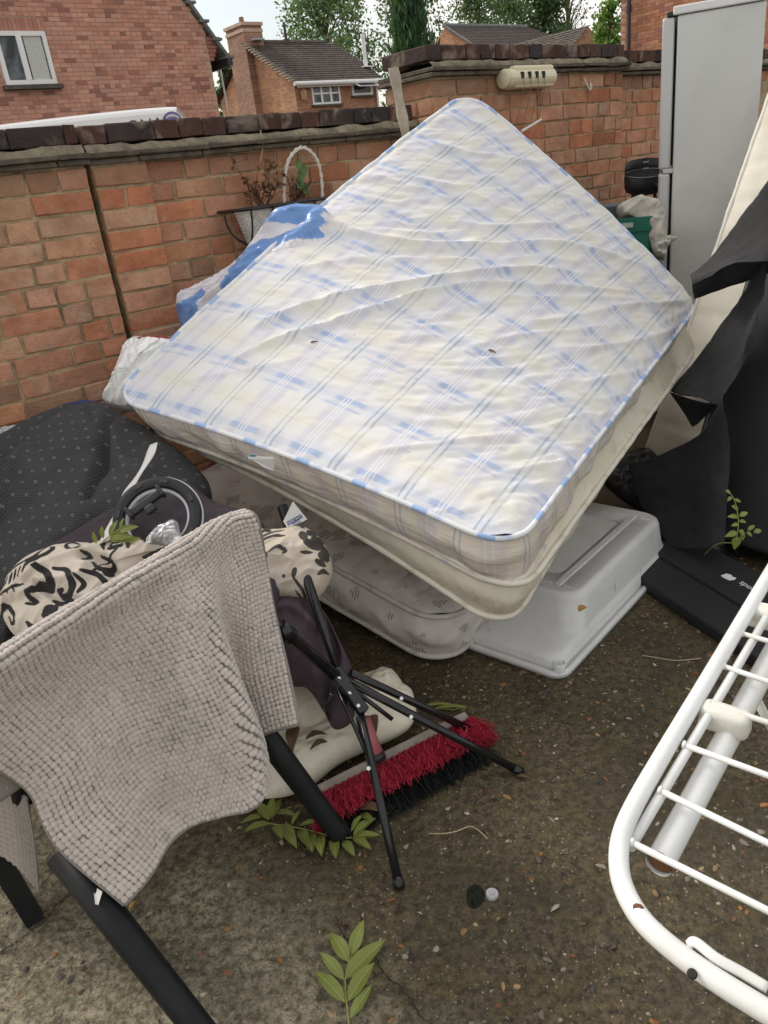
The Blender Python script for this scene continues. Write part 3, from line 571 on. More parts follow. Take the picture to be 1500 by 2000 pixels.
# ---- trees
M_BARK = mat('bark', (.10, .08, .06), .95, .3, 6, .8, 20, .02)
def leafmat(name, col):
    m, t, b = NT(name); a = nd(t, 'ShaderNodeVertexColor', layer_name='Col'); c = mixc(t, 1.0, a.outputs[0], col, 'MULTIPLY')
    lk(t, c, b.inputs['Base Color']); b.inputs['Roughness'].default_value = .6
    tr = nd(t, 'ShaderNodeBsdfTranslucent'); lk(t, mixc(t, 1.0, c, (1.3, 1.4, .7), 'MULTIPLY'), tr.inputs[0]); mx = nd(t, 'ShaderNodeMixShader', i={0: .4}); lk(t, b.outputs[0], mx.inputs[1]); lk(t, tr.outputs[0], mx.inputs[2]); lk(t, mx.outputs[0], t.nodes['Material Output'].inputs[0]); return m
def tree(label, cx, top, half, D, col, nclump=40, leaf=.22, per=110, bare=0, zlow=None, shape='round', group='trees beyond the houses', clr=.9):
    """px centre, px top, half width px at depth D"""
    pt = AT(cx, top, D); base = np.array([pt[0], pt[1], 0.]); Ht = pt[2]; rad = half * D * .913 / F_PX / CR[0]
    t = thing('conifer_tree' if shape == 'cone' else 'tree', label, 'tree', base, group); r = random.Random(int(cx)); nr = np.random.default_rng(int(cx))
    zl = Ht * .25 if zlow is None else zlow
    b = MB(); b.tube([base, base + EZ * Ht * .4 + np.array([.1, 0, 0]), base + EZ * Ht * .92], [rad * .09 + .12, rad * .06 + .08, .03], 8)
    cl = []
    for k in range(nclump):
        f = r.random() ** .8; z = zl + (Ht - zl) * f
        wr = rad * (math.sqrt(max(0, 1 - (2 * f - .9) ** 2 * .8)) if shape == 'round' else (1 - f) ** .8 * 1.05 + .05 if shape == 'cone' else .85 * math.sqrt(max(.02, 1 - f ** 3)))
        a = r.random() * 6.283; q = wr * math.sqrt(r.random()) * .9
        cl.append(base + np.array([q * math.cos(a), q * math.sin(a), z]))
    for k, c in enumerate(cl):
        if k % 2 == 0 or bare: 
            h = max(.2 * Ht, c[2] - .35 * np.hypot(*(c - base)[:2]) - .1 * Ht); st = base + EZ * min(h, .9 * Ht); b.tube([st, (st + c) / 2 + EZ * .03 * Ht, c], [.05 + rad * .02, .04, .015], 5)
            if bare:
                for q in range(4): e = c + nr.normal(0, .14 * rad + .3, 3) + EZ * .4; b.tube([c, e], [.02, .006], 4)
    b.build('trunk', M_BARK, t)
    n = nclump * per; C_ = np.repeat(np.array(cl), per, 0); sig = rad * (clr * .22) + .12
    off = nr.normal(0, 1, (n, 3)); off /= np.linalg.norm(off, axis=1)[:, None] + 1e-9; off *= (nr.random((n, 1)) ** .5) * sig * 1.7; off[:, 2] *= 1.35 if shape == 'cone' else .8
    c = C_ + off; c[:, 2] = np.maximum(c[:, 2], .6)
    a = nr.normal(0, 1, (n, 3)); a /= np.linalg.norm(a, axis=1)[:, None]; bb = np.cross(a, nr.normal(0, 1, (n, 3))); bb /= np.linalg.norm(bb, axis=1)[:, None]
    if shape == 'cone': a = a * .35 + np.array([0, 0, .9]) + (c - base) * np.array([1, 1, 0]) * .25; a /= np.linalg.norm(a, axis=1)[:, None]
    L = leaf * nr.uniform(.6, 1.3, (n, 1)); wv = L * (.28 if shape == 'cone' else .5)
    V = np.stack([c - a * L * .5, c + bb * wv * .5, c + a * L * .5, c - bb * wv * .5], 1).reshape(-1, 3)
    colr = np.array([.8, 1, .75]) * nr.uniform(.55, 1.35, (n, 1)); colr = np.repeat(colr * (1 + .25 * nr.standard_normal((n, 3)) * np.array([.5, .2, .3])), 4, 0)
    obj('crown', V, np.arange(n * 4).reshape(n, 4).tolist(), leafmat('foliage', col), t, False, np.clip(colr, .2, 1.8))
tree('large pale green broadleaf tree behind the middle house roof', 622, -45, 112, 60, (.19, .225, .155), 90, .30, 120, clr=.75)
tree('dark pointed conifer to the right of the middle house', 795, -8, 66, 46, (.075, .12, .075), 120, .42, 120, shape='cone', zlow=1)
tree('tall grey green tree at the top centre behind the conifer', 790, -120, 75, 66, (.17, .195, .14), 60, .30, 110, shape='col', clr=.8)
tree('tall loose green tree behind the far brown roof', 925, -130, 78, 70, (.15, .175, .115), 85, .32, 120, shape='col')
tree('dense dark green tree behind the right end of the far roof', 1060, -20, 70, 62, (.085, .115, .06), 70, .30, 130)
tree('nearly bare branching tree at the top right', 1105, -140, 70, 72, (.12, .12, .08), 60, .25, 25, bare=1, shape='col')
tree('bright yellow green bush beside the right brick house', 1192, 5, 32, 44, (.20, .26, .08), 45, .26, 110, zlow=.5)
tree('small round shrub between the left and middle houses', 428, 100, 24, 52, (.12, .15, .085), 30, .26, 100, zlow=.5)
tree('broad green tree filling the gap above the far roof', 985, 0, 60, 80, (.12, .15, .09), 50, .34, 110)
# ================================================================ mattresses
def rounded(ns, nt, a, b, r):
    """grid of (s,t) covering an a x b rectangle with corner radius r"""
    # denser rows near the ends so the rounding is smooth
    t = np.concatenate([r * (1 - np.cos(np.linspace(0, math.pi / 2, 9))), np.linspace(r, b - r, nt)[1:-1], b - r * (1 - np.cos(np.linspace(math.pi / 2, 0, 9)))])
    S, T = [], []
    for x in t:
        e = min(x, b - x); ins = r - math.sqrt(max(0, r * r - (r - e) ** 2)) if e < r else 0.0
        S.append(np.linspace(ins, a - ins, ns)); T.append(np.full(ns, x))
    return np.array(S).T, np.array(T).T          # [i along s, j along t]
def slab(root, cor, a, b, h, r, ns, nt, mats, edge=(0, 0, 0, 0), disp=None, bulge=.012, pip=.008, sidewr=.004, belly=0.0, names=('top_panel', 'side_band', 'base_panel', 'piping'), piplab=None, drop=0.0, shear=(0, 0, 0)):
    """a soft mattress: cor = world corners (s0t0, s1t0, s1t1, s0t1); edge = upward bow of edges t0,s1,t1,s0"""
    c00, c10, c11, c01 = [np.asarray(c, float) for c in cor]
    shear = np.asarray(shear, float)
    def surf(S, T):
        u = (S / a)[..., None]; v = (T / b)[..., None]
        P = c00 * (1 - u) * (1 - v) + c10 * u * (1 - v) + c11 * u * v + c01 * (1 - u) * v
        z = edge[0] * 4 * u * (1 - u) * (1 - v) + edge[2] * 4 * u * (1 - u) * v + edge[3] * 4 * v * (1 - v) * (1 - u) + edge[1] * 4 * v * (1 - v) * u + belly * 16 * u * (1 - u) * v * (1 - v)
        P = P + z * EZ; return P - drop * NB
    NB = nrm(np.cross(c10 - c00, c01 - c00) + np.cross(c11 - c10, c01 - c11) * 0 + np.cross(c11 - c01, c11 - c10)); NB = NB * np.sign(NB[2] if abs(NB[2]) > .2 else -NB[1])
    S, T = rounded(ns, nt, a, b, r); P0 = surf(S, T); e = 1e-3
    N = np.cross(surf(S + e, T) - P0, surf(S, T + e) - P0); N /= np.linalg.norm(N, axis=-1)[..., None]; N *= np.sign((N @ NB))[..., None]
    d = P0 - EYE; pz = d @ _fw; PX = 750 + F_PX * (d @ CR) / pz; PY = 1000 - F_PX * (d @ CU) / pz
    eu = np.minimum(np.minimum(S, a - S), np.minimum(T, b - T)); 
    H_ = .018 * (1 - np.exp(-eu / .05))
    if disp is not None: H_ = H_ + disp(S, T, PX, PY) * np.clip(eu / .02, 0, 1)
    top = P0 + N * H_[..., None]
    m = MB(); m.grid(top, uv=np.stack([S + .013, T + .007], -1)); m.build(names[0], mats[0], root, True)
    # boundary ring
    I, J = S.shape
    ring = [(i, 0) for i in range(I)] + [(I - 1, j) for j in range(1, J)] + [(i, J - 1) for i in range(I - 2, -1, -1)] + [(0, j) for j in range(J - 2, 0, -1)]
    RP = np.array([P0[i, j] for i, j in ring]); RN = np.array([N[i, j] for i, j in ring]); st = np.array([(S[i, j], T[i, j]) for i, j in ring])
    k = 360; RPN = resample(np.concatenate([RP, RN, st], 1), k, True); RP, RN, st = RPN[:, :3], RPN[:, 3:6], RPN[:, 6:8]
    tg = np.roll(RP, -2, 0) - np.roll(RP, 2, 0); tg /= np.linalg.norm(tg, axis=1)[:, None]; O = np.cross(tg, RN); O /= np.linalg.norm(O, axis=1)[:, None]
    O *= np.sign(((RP - P0.mean((0, 1))) * O).sum(1))[:, None]
    per = np.concatenate([[0], np.cumsum(np.linalg.norm(np.diff(RP, axis=0), axis=1))]); rows = []; uvs = []; M_ = 13
    for q in range(M_):
        f = q / (M_ - 1); w = np.array([noise.fractal(Vector((x * 9, f * 1.6, h * 31)), 1, 2, 3) for x in per]) * sidewr * 2 * math.sin(math.pi * f)
        rows.append(RP - RN * h * f + shear * f + O * (bulge * math.sin(math.pi * f) + w)[:, None]); uvs.append(np.stack([per, np.full(k, f * h + .003)], 1))
    P = np.array(rows); P = np.concatenate([P, P[:, :1]], 1); U = np.array(uvs); U = np.concatenate([U, U[:, :1] + np.array([.01, 0])], 1)
    m = MB(); m.grid(P, uv=U); m.build(names[1], mats[1], root, True)
    m = MB(); m.grid((P0 - N * h + shear)[::3, ::3] if I % 3 == 1 and J % 3 == 1 else P0 - N * h + shear, uv=np.stack([S + .013, T + .007], -1) if not (I % 3 == 1 and J % 3 == 1) else None); m.build(names[2], mats[1], root, True)
    if pip:
        jig = np.array([[noise.fractal(Vector((x * 14, 3, h * 9)), 1, 2, 2)] for x in per]) * .0035
        for q, off in ((0, 0.0), (1, 1.0)):
            Q = RP - RN * (h * off) + shear * off + O * (.004 + jig * .5) + RN * jig
            V, Fc = tube_mesh(Q, pip, 8, False, True); uvp = np.repeat(np.stack([per, np.full(k, .002)], 1), 8, 0)
            obj(names[3], V, Fc, mats[2 + (q if len(mats) > 3 else 0)], root, True, None, uvp)
    return surf, N
def dist_poly(PX, PY, pts):
    P = smoothpath(pts, 40); d = np.full(PX.shape, 1e9); s = np.zeros(PX.shape)
    for i in range(len(P) - 1):
        ax, ay = P[i]; bx, by = P[i + 1]; L2 = (bx - ax) ** 2 + (by - ay) ** 2; t = np.clip(((PX - ax) * (bx - ax) + (PY - ay) * (by - ay)) / L2, 0, 1)
        q = np.hypot(PX - ax - t * (bx - ax), PY - ay - t * (by - ay)); s = np.where(q < d, (i + t) / (len(P) - 1), s); d = np.minimum(d, q)
    return d, s
RIDGES = [([(490, 654), (530, 634), (598, 610), (670, 588), (750, 574), (850, 556), (901, 548), (986, 539), (1066, 537), (1147, 551)], 9, .022),
          ([(410, 738), (530, 678), (610, 654), (690, 626), (770, 602), (789, 592), (879, 572), (946, 565), (1013, 568), (1147, 574), (1258, 580)], 8, .019),
          ([(560, 425), (640, 440), (700, 466), (767, 479), (834, 486), (923, 488), (1035, 484), (1102, 488), (1191, 510), (1272, 533)], 9, .018),
          ([(750, 340), (825, 359), (888, 376), (950, 403), (1013, 435)], 9, .008), ([(830, 285), (901, 305), (968, 314), (1057, 332), (1124, 359)], 8, .011),
          ([(1040, 372), (1080, 385), (1147, 403), (1236, 421)], 8, .010), ([(1350, 592), (1281, 600), (1191, 609), (1102, 631), (1010, 640)], 8, .013),
          ([(1345, 637), (1246, 670), (1163, 686), (1080, 690)], 8, .010), ([(690, 905), (750, 889), (833, 880), (915, 868), (1010, 858)], 8, .009),
          ([(740, 520), (830, 512), (930, 520), (1050, 512), (1150, 528)], 8, .009), ([(640, 340), (720, 350), (800, 372), (880, 400)], 9, .008),
          ([(880, 440), (960, 452), (1060, 446), (1160, 466)], 8, .008), ([(420, 640), (480, 620), (560, 600)], 8, .006), ([(1120, 762), (1190, 742), (1270, 722)], 6, .007),
          ([(1060, 840), (1120, 822), (1200, 806)], 6, .007), ([(1000, 930), (1060, 915), (1120, 905)], 6, .007), ([(900, 690), (1000, 668), (1100, 655), (1230, 640)], 9, .007),
          ([(330, 760), (420, 742), (500, 728), (600, 706)], 8, .006), ([(960, 585), (1060, 592), (1160, 590), (1260, 596)], 6, .010), ([(560, 540), (650, 520), (730, 512)], 9, .007),
          ([(870, 230), (930, 250), (1000, 268)], 8, .006), ([(1180, 470), (1250, 480), (1320, 530)], 7, .008)]
def plaid_disp(S, T, PX, PY):
    h = np.zeros(S.shape)
    for pts, w, amp in RIDGES:
        d, s = dist_poly(PX, PY, pts); sgn = 1.0
        h += 1.15 * amp * np.exp(-(d / (w * .68)) ** 1.25) * np.clip(np.minimum(s, 1 - s) / .15, 0, 1) ** .7
    Q = np.stack([PX * .006, PY * .030 + .00002 * (PX - 900) ** 2, np.zeros_like(PX)], -1)
    n1 = vn(Q, 1.0, 3); n2 = vn(np.stack([PX * .010, PY * .055, np.zeros_like(PX) + 4], -1), 1.0, 2)
    n3 = vn(np.stack([PX * .014 + PY * .004, PY * .085, np.zeros_like(PX) + 9], -1), 1.0, 2)
    amt = np.clip((PX + .9 * (900 - PY) - 500) / 500, .35, 1.0)
    h += amt * (.0046 * (1 - np.abs(n1) * 2.4) + .0020 * n2 + .0020 * (1 - 3 * np.abs(n3)))
    er = np.minimum(1.35 - S, T); h += .0040 * np.exp(-er / .07) * np.sin(np.where(1.35 - S < T, T, S) * 95 + 6 * n1)      # gathered pleats along the welted edges
    return h
def mat_plaid():
    m, t, b = NT('plaid_ticking'); uv = nd(t, 'ShaderNodeTexCoord').outputs['UV']; sp = nd(t, 'ShaderNodeSeparateXYZ'); lk(t, uv, sp.inputs[0])
    PER = .215
    def fr(x, off=0.0): return mth(t, 'FRACT', mth(t, 'ADD', mth(t, 'DIVIDE', x, PER), off))
    def band(f, c, w, soft=.012):     # 1 inside |f-c|<w
        return ramp(t, mth(t, 'ABSOLUTE', mth(t, 'SUBTRACT', f, c)), [(max(0, w - soft), 1.), (w + soft, 0.)])
    wob = tex(t, uv, 5, 2); sx = mth(t, 'ADD', sp.outputs[0], mth(t, 'MULTIPLY', mth(t, 'SUBTRACT', wob, .5), .004)); sy = mth(t, 'ADD', sp.outputs[1], mth(t, 'MULTIPLY', mth(t, 'SUBTRACT', wob, .5), -.005))
    f = fr(sx, .165); g = fr(sy, .12)
    base = (.745, .735, .72)
    c = mixc(t, mth(t, 'MULTIPLY', band(g, .72, .13, .05), .6), base, (.74, .71, .61))
    c = mixc(t, mth(t, 'MULTIPLY', band(f, .56, .17, .03), .42), c, (.57, .56, .68))
    c = mixc(t, mth(t, 'MULTIPLY', band(g, .28, .16, .03), .28), c, (.56, .59, .71))
    c = mixc(t, mth(t, 'MULTIPLY', mth(t, 'MULTIPLY', band(f, .56, .17, .02), band(g, .95, .12, .02)), .30), c, (.53, .53, .68))
    streak = ramp(t, tex(t, mapv(t, uv, (28, 260, 1)), 1.0, 2), [(.32, .6), (.62, 1.)])
    fx = band(f, .60, .23, .03); fx2 = band(f, .56, .28, .03)
    c = mixc(t, mth(t, 'MULTIPLY', mth(t, 'MULTIPLY', fx, band(g, .30, .046, .006)), mth(t, 'MULTIPLY', streak, .88)), c, (.34, .44, .67))
    c = mixc(t, mth(t, 'MULTIPLY', mth(t, 'MULTIPLY', fx2, band(g, .15, .020, .008)), .55), c, (.40, .49, .70))
    c = mixc(t, mth(t, 'MULTIPLY', band(g, .30, .05, .02), .28), c, (.44, .52, .69))
    c = mixc(t, mth(t, 'MULTIPLY', band(g, .68, .006, .006), .25), c, (.40, .40, .45))
    dash = ramp(t, band(g, .22, .22, .05), [(0., .34), (1., .66)])
    for o in (-.045, .045): c = mixc(t, mth(t, 'MULTIPLY', band(f, .06 + o, .016, .007), dash), c, (.30, .38, .48))
    for o in (-.05, 0., .05): c = mixc(t, mth(t, 'MULTIPLY', band(f, .56 + o, .010, .006), .75), c, (.80, .80, .79))
    n = tex(t, uv, 3.0, 6, .65); c = mixc(t, mth(t, 'MULTIPLY', ramp(t, n, [(.5, 0.), (.75, 1.)]), .40), c, (.66, .58, .42))
    sp2 = tex(t, uv, 60, 2, .5); c = mixc(t, mth(t, 'MULTIPLY', ramp(t, sp2, [(.72, 0.), (.76, 1.)]), .5), c, (.25, .22, .16))
    lk(t, c, b.inputs['Base Color']); b.inputs['Roughness'].default_value = .9; b.inputs['Specular IOR Level'].default_value = .15
    w1 = nd(t, 'ShaderNodeTexWave', i={'Scale': 130.0}); w1.bands_direction = 'DIAGONAL'; lk(t, uv, w1.inputs[0]); bumpn(t, b, w1.outputs[1], .12, .001); bumpn(t, b, tex(t, uv, 45, 4), .25, .004)
    return m
def mapv(t, co, sc):
    n = nd(t, 'ShaderNodeMapping'); n.inputs['Scale'].default_value = sc; lk(t, co, n.inputs[0]); return n.outputs[0]
def mat_plaid_side(name, per=.19, pal_=None, fade=.0):
    m, t, b = NT(name); uv = nd(t, 'ShaderNodeTexCoord').outputs['UV']; sp = nd(t, 'ShaderNodeSeparateXYZ'); lk(t, uv, sp.inputs[0])
    wob = tex(t, mapv(t, uv, (3, 14, 1)), 1.0, 3)
    f = mth(t, 'FRACT', mth(t, 'DIVIDE', mth(t, 'ADD', sp.outputs[0], mth(t, 'MULTIPLY', wob, .02)), per))
    def band(f, c, w, soft=.012): return ramp(t, mth(t, 'ABSOLUTE', mth(t, 'SUBTRACT', f, c)), [(max(0, w - soft), 1.), (w + soft, 0.)])
    c = mixc(t, mth(t, 'MULTIPLY', band(f, .56, .17, .03), .5), (.68, .62, .54), (.54, .50, .54))
    for o in (-.045, .045): c = mixc(t, mth(t, 'MULTIPLY', band(f, .06 + o, .016, .007), .7), c, (.28, .35, .46))
    for o in (-.05, .05): c = mixc(t, mth(t, 'MULTIPLY', band(f, .5 + o, .010, .006), .4), c, (.8, .78, .76))
    n = tex(t, mapv(t, uv, (2.2, 5, 1)), 1.0, 5, .65); c = mixc(t, mth(t, 'MULTIPLY', ramp(t, n, [(.42, 0.), (.68, 1.)]), .5), c, (.46, .38, .28))
    g = band(sp.outputs[1], .07, .006, .006); 
    lk(t, c, b.inputs['Base Color']); b.inputs['Roughness'].default_value = .9; bumpn(t, b, tex(t, mapv(t, uv, (6, 40, 1)), 1.0, 4), .6, .012); return m
def mat_piping(name, c1, c2, c3):
    m, t, b = NT(name); uv = nd(t, 'ShaderNodeTexCoord').outputs['UV']; sp = nd(t, 'ShaderNodeSeparateXYZ'); lk(t, uv, sp.inputs[0])
    f = mth(t, 'FRACT', mth(t, 'DIVIDE', sp.outputs[0], .19)); c = ramp(t, f, [(0., c1), (.28, c1), (.31, c2), (.52, c2), (.55, c1), (.72, c3), (.8, c1)], 'LINEAR')
    lk(t, c, b.inputs['Base Color']); b.inputs['Roughness'].default_value = .85; w = nd(t, 'ShaderNodeTexWave', i={'Scale': 120.}); lk(t, uv, w.inputs[0]); bumpn(t, b, w.outputs[1], .2, .001); return m
MC = [np.array(p) for p in ((-.832, 2.478, .930), (.308, 1.72, .592), (1.420, 3.25, .835), (.555, 3.525, 1.75))]
pm = thing('plaid_mattress', 'worn double mattress in pale blue and cream plaid lying tilted on top of the pile', 'mattress', MC[1])
M_PLAID = mat_plaid()
psurf, _ = slab(pm, MC, 1.35, 1.9, .145, .115, 150, 200, (M_PLAID, mat_plaid_side('plaid_border'), mat_piping('blue_welt', (.76, .78, .80), (.36, .50, .76), (.55, .62, .78)), mat_piping('cream_tape', (.66, .61, .52), (.58, .53, .45), (.46, .46, .50))), shear=nrm(MC[1] - MC[0]) * .038, edge=(.035, .0, .03, .035), disp=plaid_disp, bulge=.014, belly=.03, sidewr=.008)
M_WHITECLOTH = mat('white_cloth', (.72, .71, .68), .8, .08, 10, .3, 60)
# torn care label still sewn into its front side
p = AT(512, 893, 2.15)
# ---- ivory mattress under it
def mat_ivory(name, base, print_, pscale=9, amt=.5, stain=(.45, .38, .24), st=.45):
    m, t, b = NT(name); uv = nd(t, 'ShaderNodeTexCoord').outputs['UV']
    v = nd(t, 'ShaderNodeTexVoronoi', i={'Scale': pscale}); lk(t, uv, v.inputs[0]); n = tex(t, uv, 26, 3, .6, 1.6); cell = ramp(t, v.outputs[0], [(.30, 1.), (.42, 0.)])
    leaf = mth(t, 'MULTIPLY', cell, ramp(t, n, [(.50, 0.), (.53, 1.)])); c = mixc(t, mth(t, 'MULTIPLY', leaf, amt), base, print_)
    n2 = tex(t, mapv(t, uv, (2.4, 3.2, 1)), 1.0, 7, .66, .4); c = mixc(t, mth(t, 'MULTIPLY', ramp(t, n2, [(.42, 0.), (.7, 1.)]), st), c, stain)
    n3 = tex(t, uv, 55, 3, .6); c = mixc(t, mth(t, 'MULTIPLY', ramp(t, n3, [(.66, 0.), (.75, 1.)]), .35), c, (.30, .26, .18))
    lk(t, c, b.inputs['Base Color']); b.inputs['Roughness'].default_value = .8; b.inputs['Specular IOR Level'].default_value = .25; bumpn(t, b, n, .12, .003); bumpn(t, b, tex(t, uv, 160, 2), .15, .001); return m
IC = [MC[0] + np.array([.135, .025, -.088]), MC[1] + np.array([.012, .02, -.152]), MC[2] + np.array([.01, -.01, -.17]), MC[3] + np.array([.05, .05, -.15])]
im = thing('ivory_mattress', 'ivory mattress with faint floral weave directly under the plaid one', 'mattress', IC[1])
M_IV = mat_ivory('ivory_damask', (.70, .66, .54), (.50, .46, .33))
slab(im, IC, 1.35, 1.9, .14, .12, 70, 90, (M_IV, M_IV, mat_piping('ivory_welt', (.72, .68, .58), (.72, .68, .58), (.60, .55, .44))), shear=nrm(MC[1] - MC[0]) * .008, edge=(.045, 0, .02, .03), bulge=.012, sidewr=.006, pip=.009, belly=.02)
# ---- quilted floral mattress lying low under both
def mat_quilt(name):
    m, t, b = NT(name); uv = nd(t, 'ShaderNodeTexCoord').outputs['UV']; sp = nd(t, 'ShaderNodeSeparateXYZ'); lk(t, uv, sp.inputs[0])
    sx = mth(t, 'FRACT', mth(t, 'DIVIDE', sp.outputs[0], .16)); sy = mth(t, 'FRACT', mth(t, 'DIVIDE', sp.outputs[1], .16))
    chk = nd(t, 'ShaderNodeTexChecker', i={'Scale': 12.5, 'Color1': (1, 1, 1, 1), 'Color2': (0, 0, 0, 1)}); lk(t, uv, chk.inputs[0])
    l1 = ramp(t, mth(t, 'FRACT', mth(t, 'MULTIPLY', sp.outputs[0], 95.)), [(.42, 1.), (.5, 0.)]); l2 = ramp(t, mth(t, 'FRACT', mth(t, 'MULTIPLY', mth(t, 'ADD', sp.outputs[1], mth(t, 'MULTIPLY', sp.outputs[0], .5)), 115.)), [(.42, 1.), (.5, 0.)])
    lines = mixc(t, chk.outputs[1], l1, l2)
    vr = nd(t, 'ShaderNodeTexVoronoi', i={'Scale': 7.5, 'Randomness': .55}); vr.distance = 'MANHATTAN'; lk(t, uv, vr.inputs[0]); motif = ramp(t, vr.outputs[0], [(.52, 1.), (.56, 0.)])
    vr2 = nd(t, 'ShaderNodeTexVoronoi', i={'Scale': 22.}); vr2.distance = 'CHEBYCHEV'; lk(t, uv, vr2.inputs[0]); motif = mth(t, 'MULTIPLY', motif, ramp(t, vr2.outputs[0], [(.48, 1.), (.52, 0.)]))
    base = mixc(t, ramp(t, tex(t, uv, 6, 4), [(.4, 0.), (.62, 1.)]), (.68, .645, .60), (.58, .53, .51))
    c = mixc(t, mth(t, 'MULTIPLY', mth(t, 'MULTIPLY', motif, lines), .85), base, (.15, .115, .09))
    n2 = tex(t, uv, 3.2, 7, .7, .5); c = mixc(t, mth(t, 'MULTIPLY', ramp(t, n2, [(.46, 0.), (.68, 1.)]), .55), c, (.33, .28, .21))
    lk(t, c, b.inputs['Base Color']); b.inputs['Roughness'].default_value = .75; bumpn(t, b, tex(t, uv, 70, 3), .2, .003); return m
def quilt_disp(S, T, PX, PY):
    a = .03 * np.sin(S * 21 + 2.2 * np.sin(T * 17)); b_ = .03 * np.sin(T * 19 + 2.0 * np.sin(S * 15 + 1))
    l1 = np.abs(np.sin((S + a) * 24)); l2 = np.abs(np.sin((T + b_) * 24)); q = np.minimum(l1, l2)
    return .013 * np.clip(q, 0, .7) ** .5 - .006
ex = nrm([-.72, .69, 0]); ey = nrm([.69, .72, 0]); K0 = np.array([.140, 2.035, .185])
KC = [K0 + ex * 1.3 + EZ * .26, K0 + EZ * 0, K0 + ey * .95 + EZ * .06, K0 + ex * 1.3 + ey * .95 + EZ * .30]
fm = thing('floral_mattress', 'grubby quilted mattress with grey brown line print lying on the ground under the pile', 'mattress', (K0[0], K0[1], 0))
M_Q = mat_quilt('quilted_print')
slab(fm, KC, 1.3, .95, .175, .13, 130, 100, (M_Q, M_Q, mat_piping('grey_welt', (.55, .51, .46), (.50, .46, .42), (.42, .38, .33))), disp=quilt_disp, bulge=.018, sidewr=.010, pip=.009)
# ================================================================ fridge
M_STEEL = mat('silver_paint', (.58, .59, .58), .38, .09, 1.2, .12, 260, .0006, metal=.25, dirt=(.30, .30, .28), dirt_amt=.35, dscale=1.8)
M_STEEL2 = mat('silver_door', (.50, .51, .51), .35, .04, 2, .05, 200, .0005, metal=.4)
M_BLACKP = mat('black_plastic', (.018, .018, .02), .5, .2, 12, .1, 90)
fx0 = AT(1316, 260, 4.05); fdir = nrm(np.array([.93, -.36, 0])); FFr = Frame(fx0, fdir); zt = FFr.sz(1330, 14)[1]
wF = FFr.sz(1487, 150)[0]
fr = thing('fridge_freezer', 'tall silver fridge freezer standing on the right by the garden wall', 'fridge', FFr.pt(wF / 2, 0, -.3))
V, Fc = bevel_box((wF, .58, zt - .06), .008, 2); obj('cabinet', place(V, FFr.pt(wF / 2, zt / 2 + .0, -.29), FFr.ax()), Fc, M_STEEL, fr)
V, Fc = bevel_box((wF + .02, .6, .035), .006, 2); obj('top_trim', place(V, FFr.pt(wF / 2 - .01, zt - .01, -.29), FFr.ax()), Fc, mat('fridge_trim', (.72, .73, .73), .4, .04, 3, 0), fr)
zs = FFr.sz(1302, 335)[1]
for z0, z1 in ((.1, zs - .008), (zs + .008, zt - .03)):
    V, Fc = bevel_box((.055, .57, z1 - z0), .012, 3); d_ = obj('door', place(V, FFr.pt(-.038, (z0 + z1) / 2, -.29), FFr.ax()), Fc, M_STEEL2, fr)
    V, Fc = bevel_box((.006, .5, z1 - z0 - .03), .002, 1); obj('seal', place(V, FFr.pt(-.006, (z0 + z1) / 2, -.3), FFr.ax()), Fc, M_BLACKP, d_)
for z in (zt - .02, zs):
    V, Fc = bevel_box((.05, .04, .022), .004, 1); obj('hinge', place(V, FFr.pt(-.022, z, -.022), FFr.ax()), Fc, M_BLACKP if z > zs else M_STEEL2, fr)
# ================================================================ black kettle style barbecue
M_BBQ = mat('barbecue_enamel', (.022, .022, .024), .45, .3, 10, .2, 60)
pb = AT(1262, 352, 4.62); bq = thing('barbecue', 'small black barbecue with upright wind shield standing behind the fridge', 'barbecue', (pb[0], pb[1], 0))
R_ = 43 / F_PX * 4.62 * .913; zc = pb[2]
b = MB(); th_ = np.linspace(0, 2 * math.pi, 41); b.grid([[np.array([pb[0] + q * R_ * math.cos(x), pb[1] + q * R_ * .62 * math.sin(x), zc + dz]) for q, dz in ((1.0, .03 + .16 * R_ * min(0, math.sin(x))), (1.02, .025 + .16 * R_ * min(0, math.sin(x))), (1.0, -.03), (.9, -.055), (.5, -.075), (.01, -.08))] for x in th_]); b.build('bowl', M_BBQ, bq, True)
b = MB(); hh = AT(1262, 308, 4.7)[2] - zc; b.grid([[np.array([pb[0] + R_ * math.cos(x), pb[1] + R_ * .62 * math.sin(x), zc + .03]), np.array([pb[0] + R_ * .98 * math.cos(x), pb[1] + R_ * .6 * math.sin(x), zc + hh * (.45 + .55 * math.sin(x) ** .4)])] for x in np.linspace(.04, math.pi - .04, 31)])
o = b.build('wind_shield', M_BBQ, bq, True); sm_ = o.modifiers.new('thick', 'SOLIDIFY'); sm_.thickness = .004
for k in range(3):
    q = np.array([pb[0] + .02, pb[1] + R_ * .6 - .01, zc + .06 + .033 * k]); b = MB(); b.box(q, (.03, .004, .008)); b.build('rack_slot', mat('slot_light', (.42, .42, .42), .5, .05), bq)
M_CHROME = mat('grill_wire', (.22, .22, .22), .35, .2, 9, 0, metal=.7); b = MB()
for k in range(-9, 10):
    x = k / 10; yy = math.sqrt(1 - x * x) * .6 * R_; b.tube([(pb[0] + x * R_, pb[1] - yy, zc + .037 - .3 * yy), (pb[0] + x * R_, pb[1] + yy, zc + .037 + .3 * yy)], .0022, 5)
b.tube([np.array([0, 0, .30 * .59 * R_ * math.sin(x)]) + np.array([pb[0] + .97 * R_ * math.cos(x), pb[1] + .59 * R_ * math.sin(x), zc + .037]) for x in th_[:-1]], .003, 5, closed=True); b.build('grill', M_CHROME, bq)
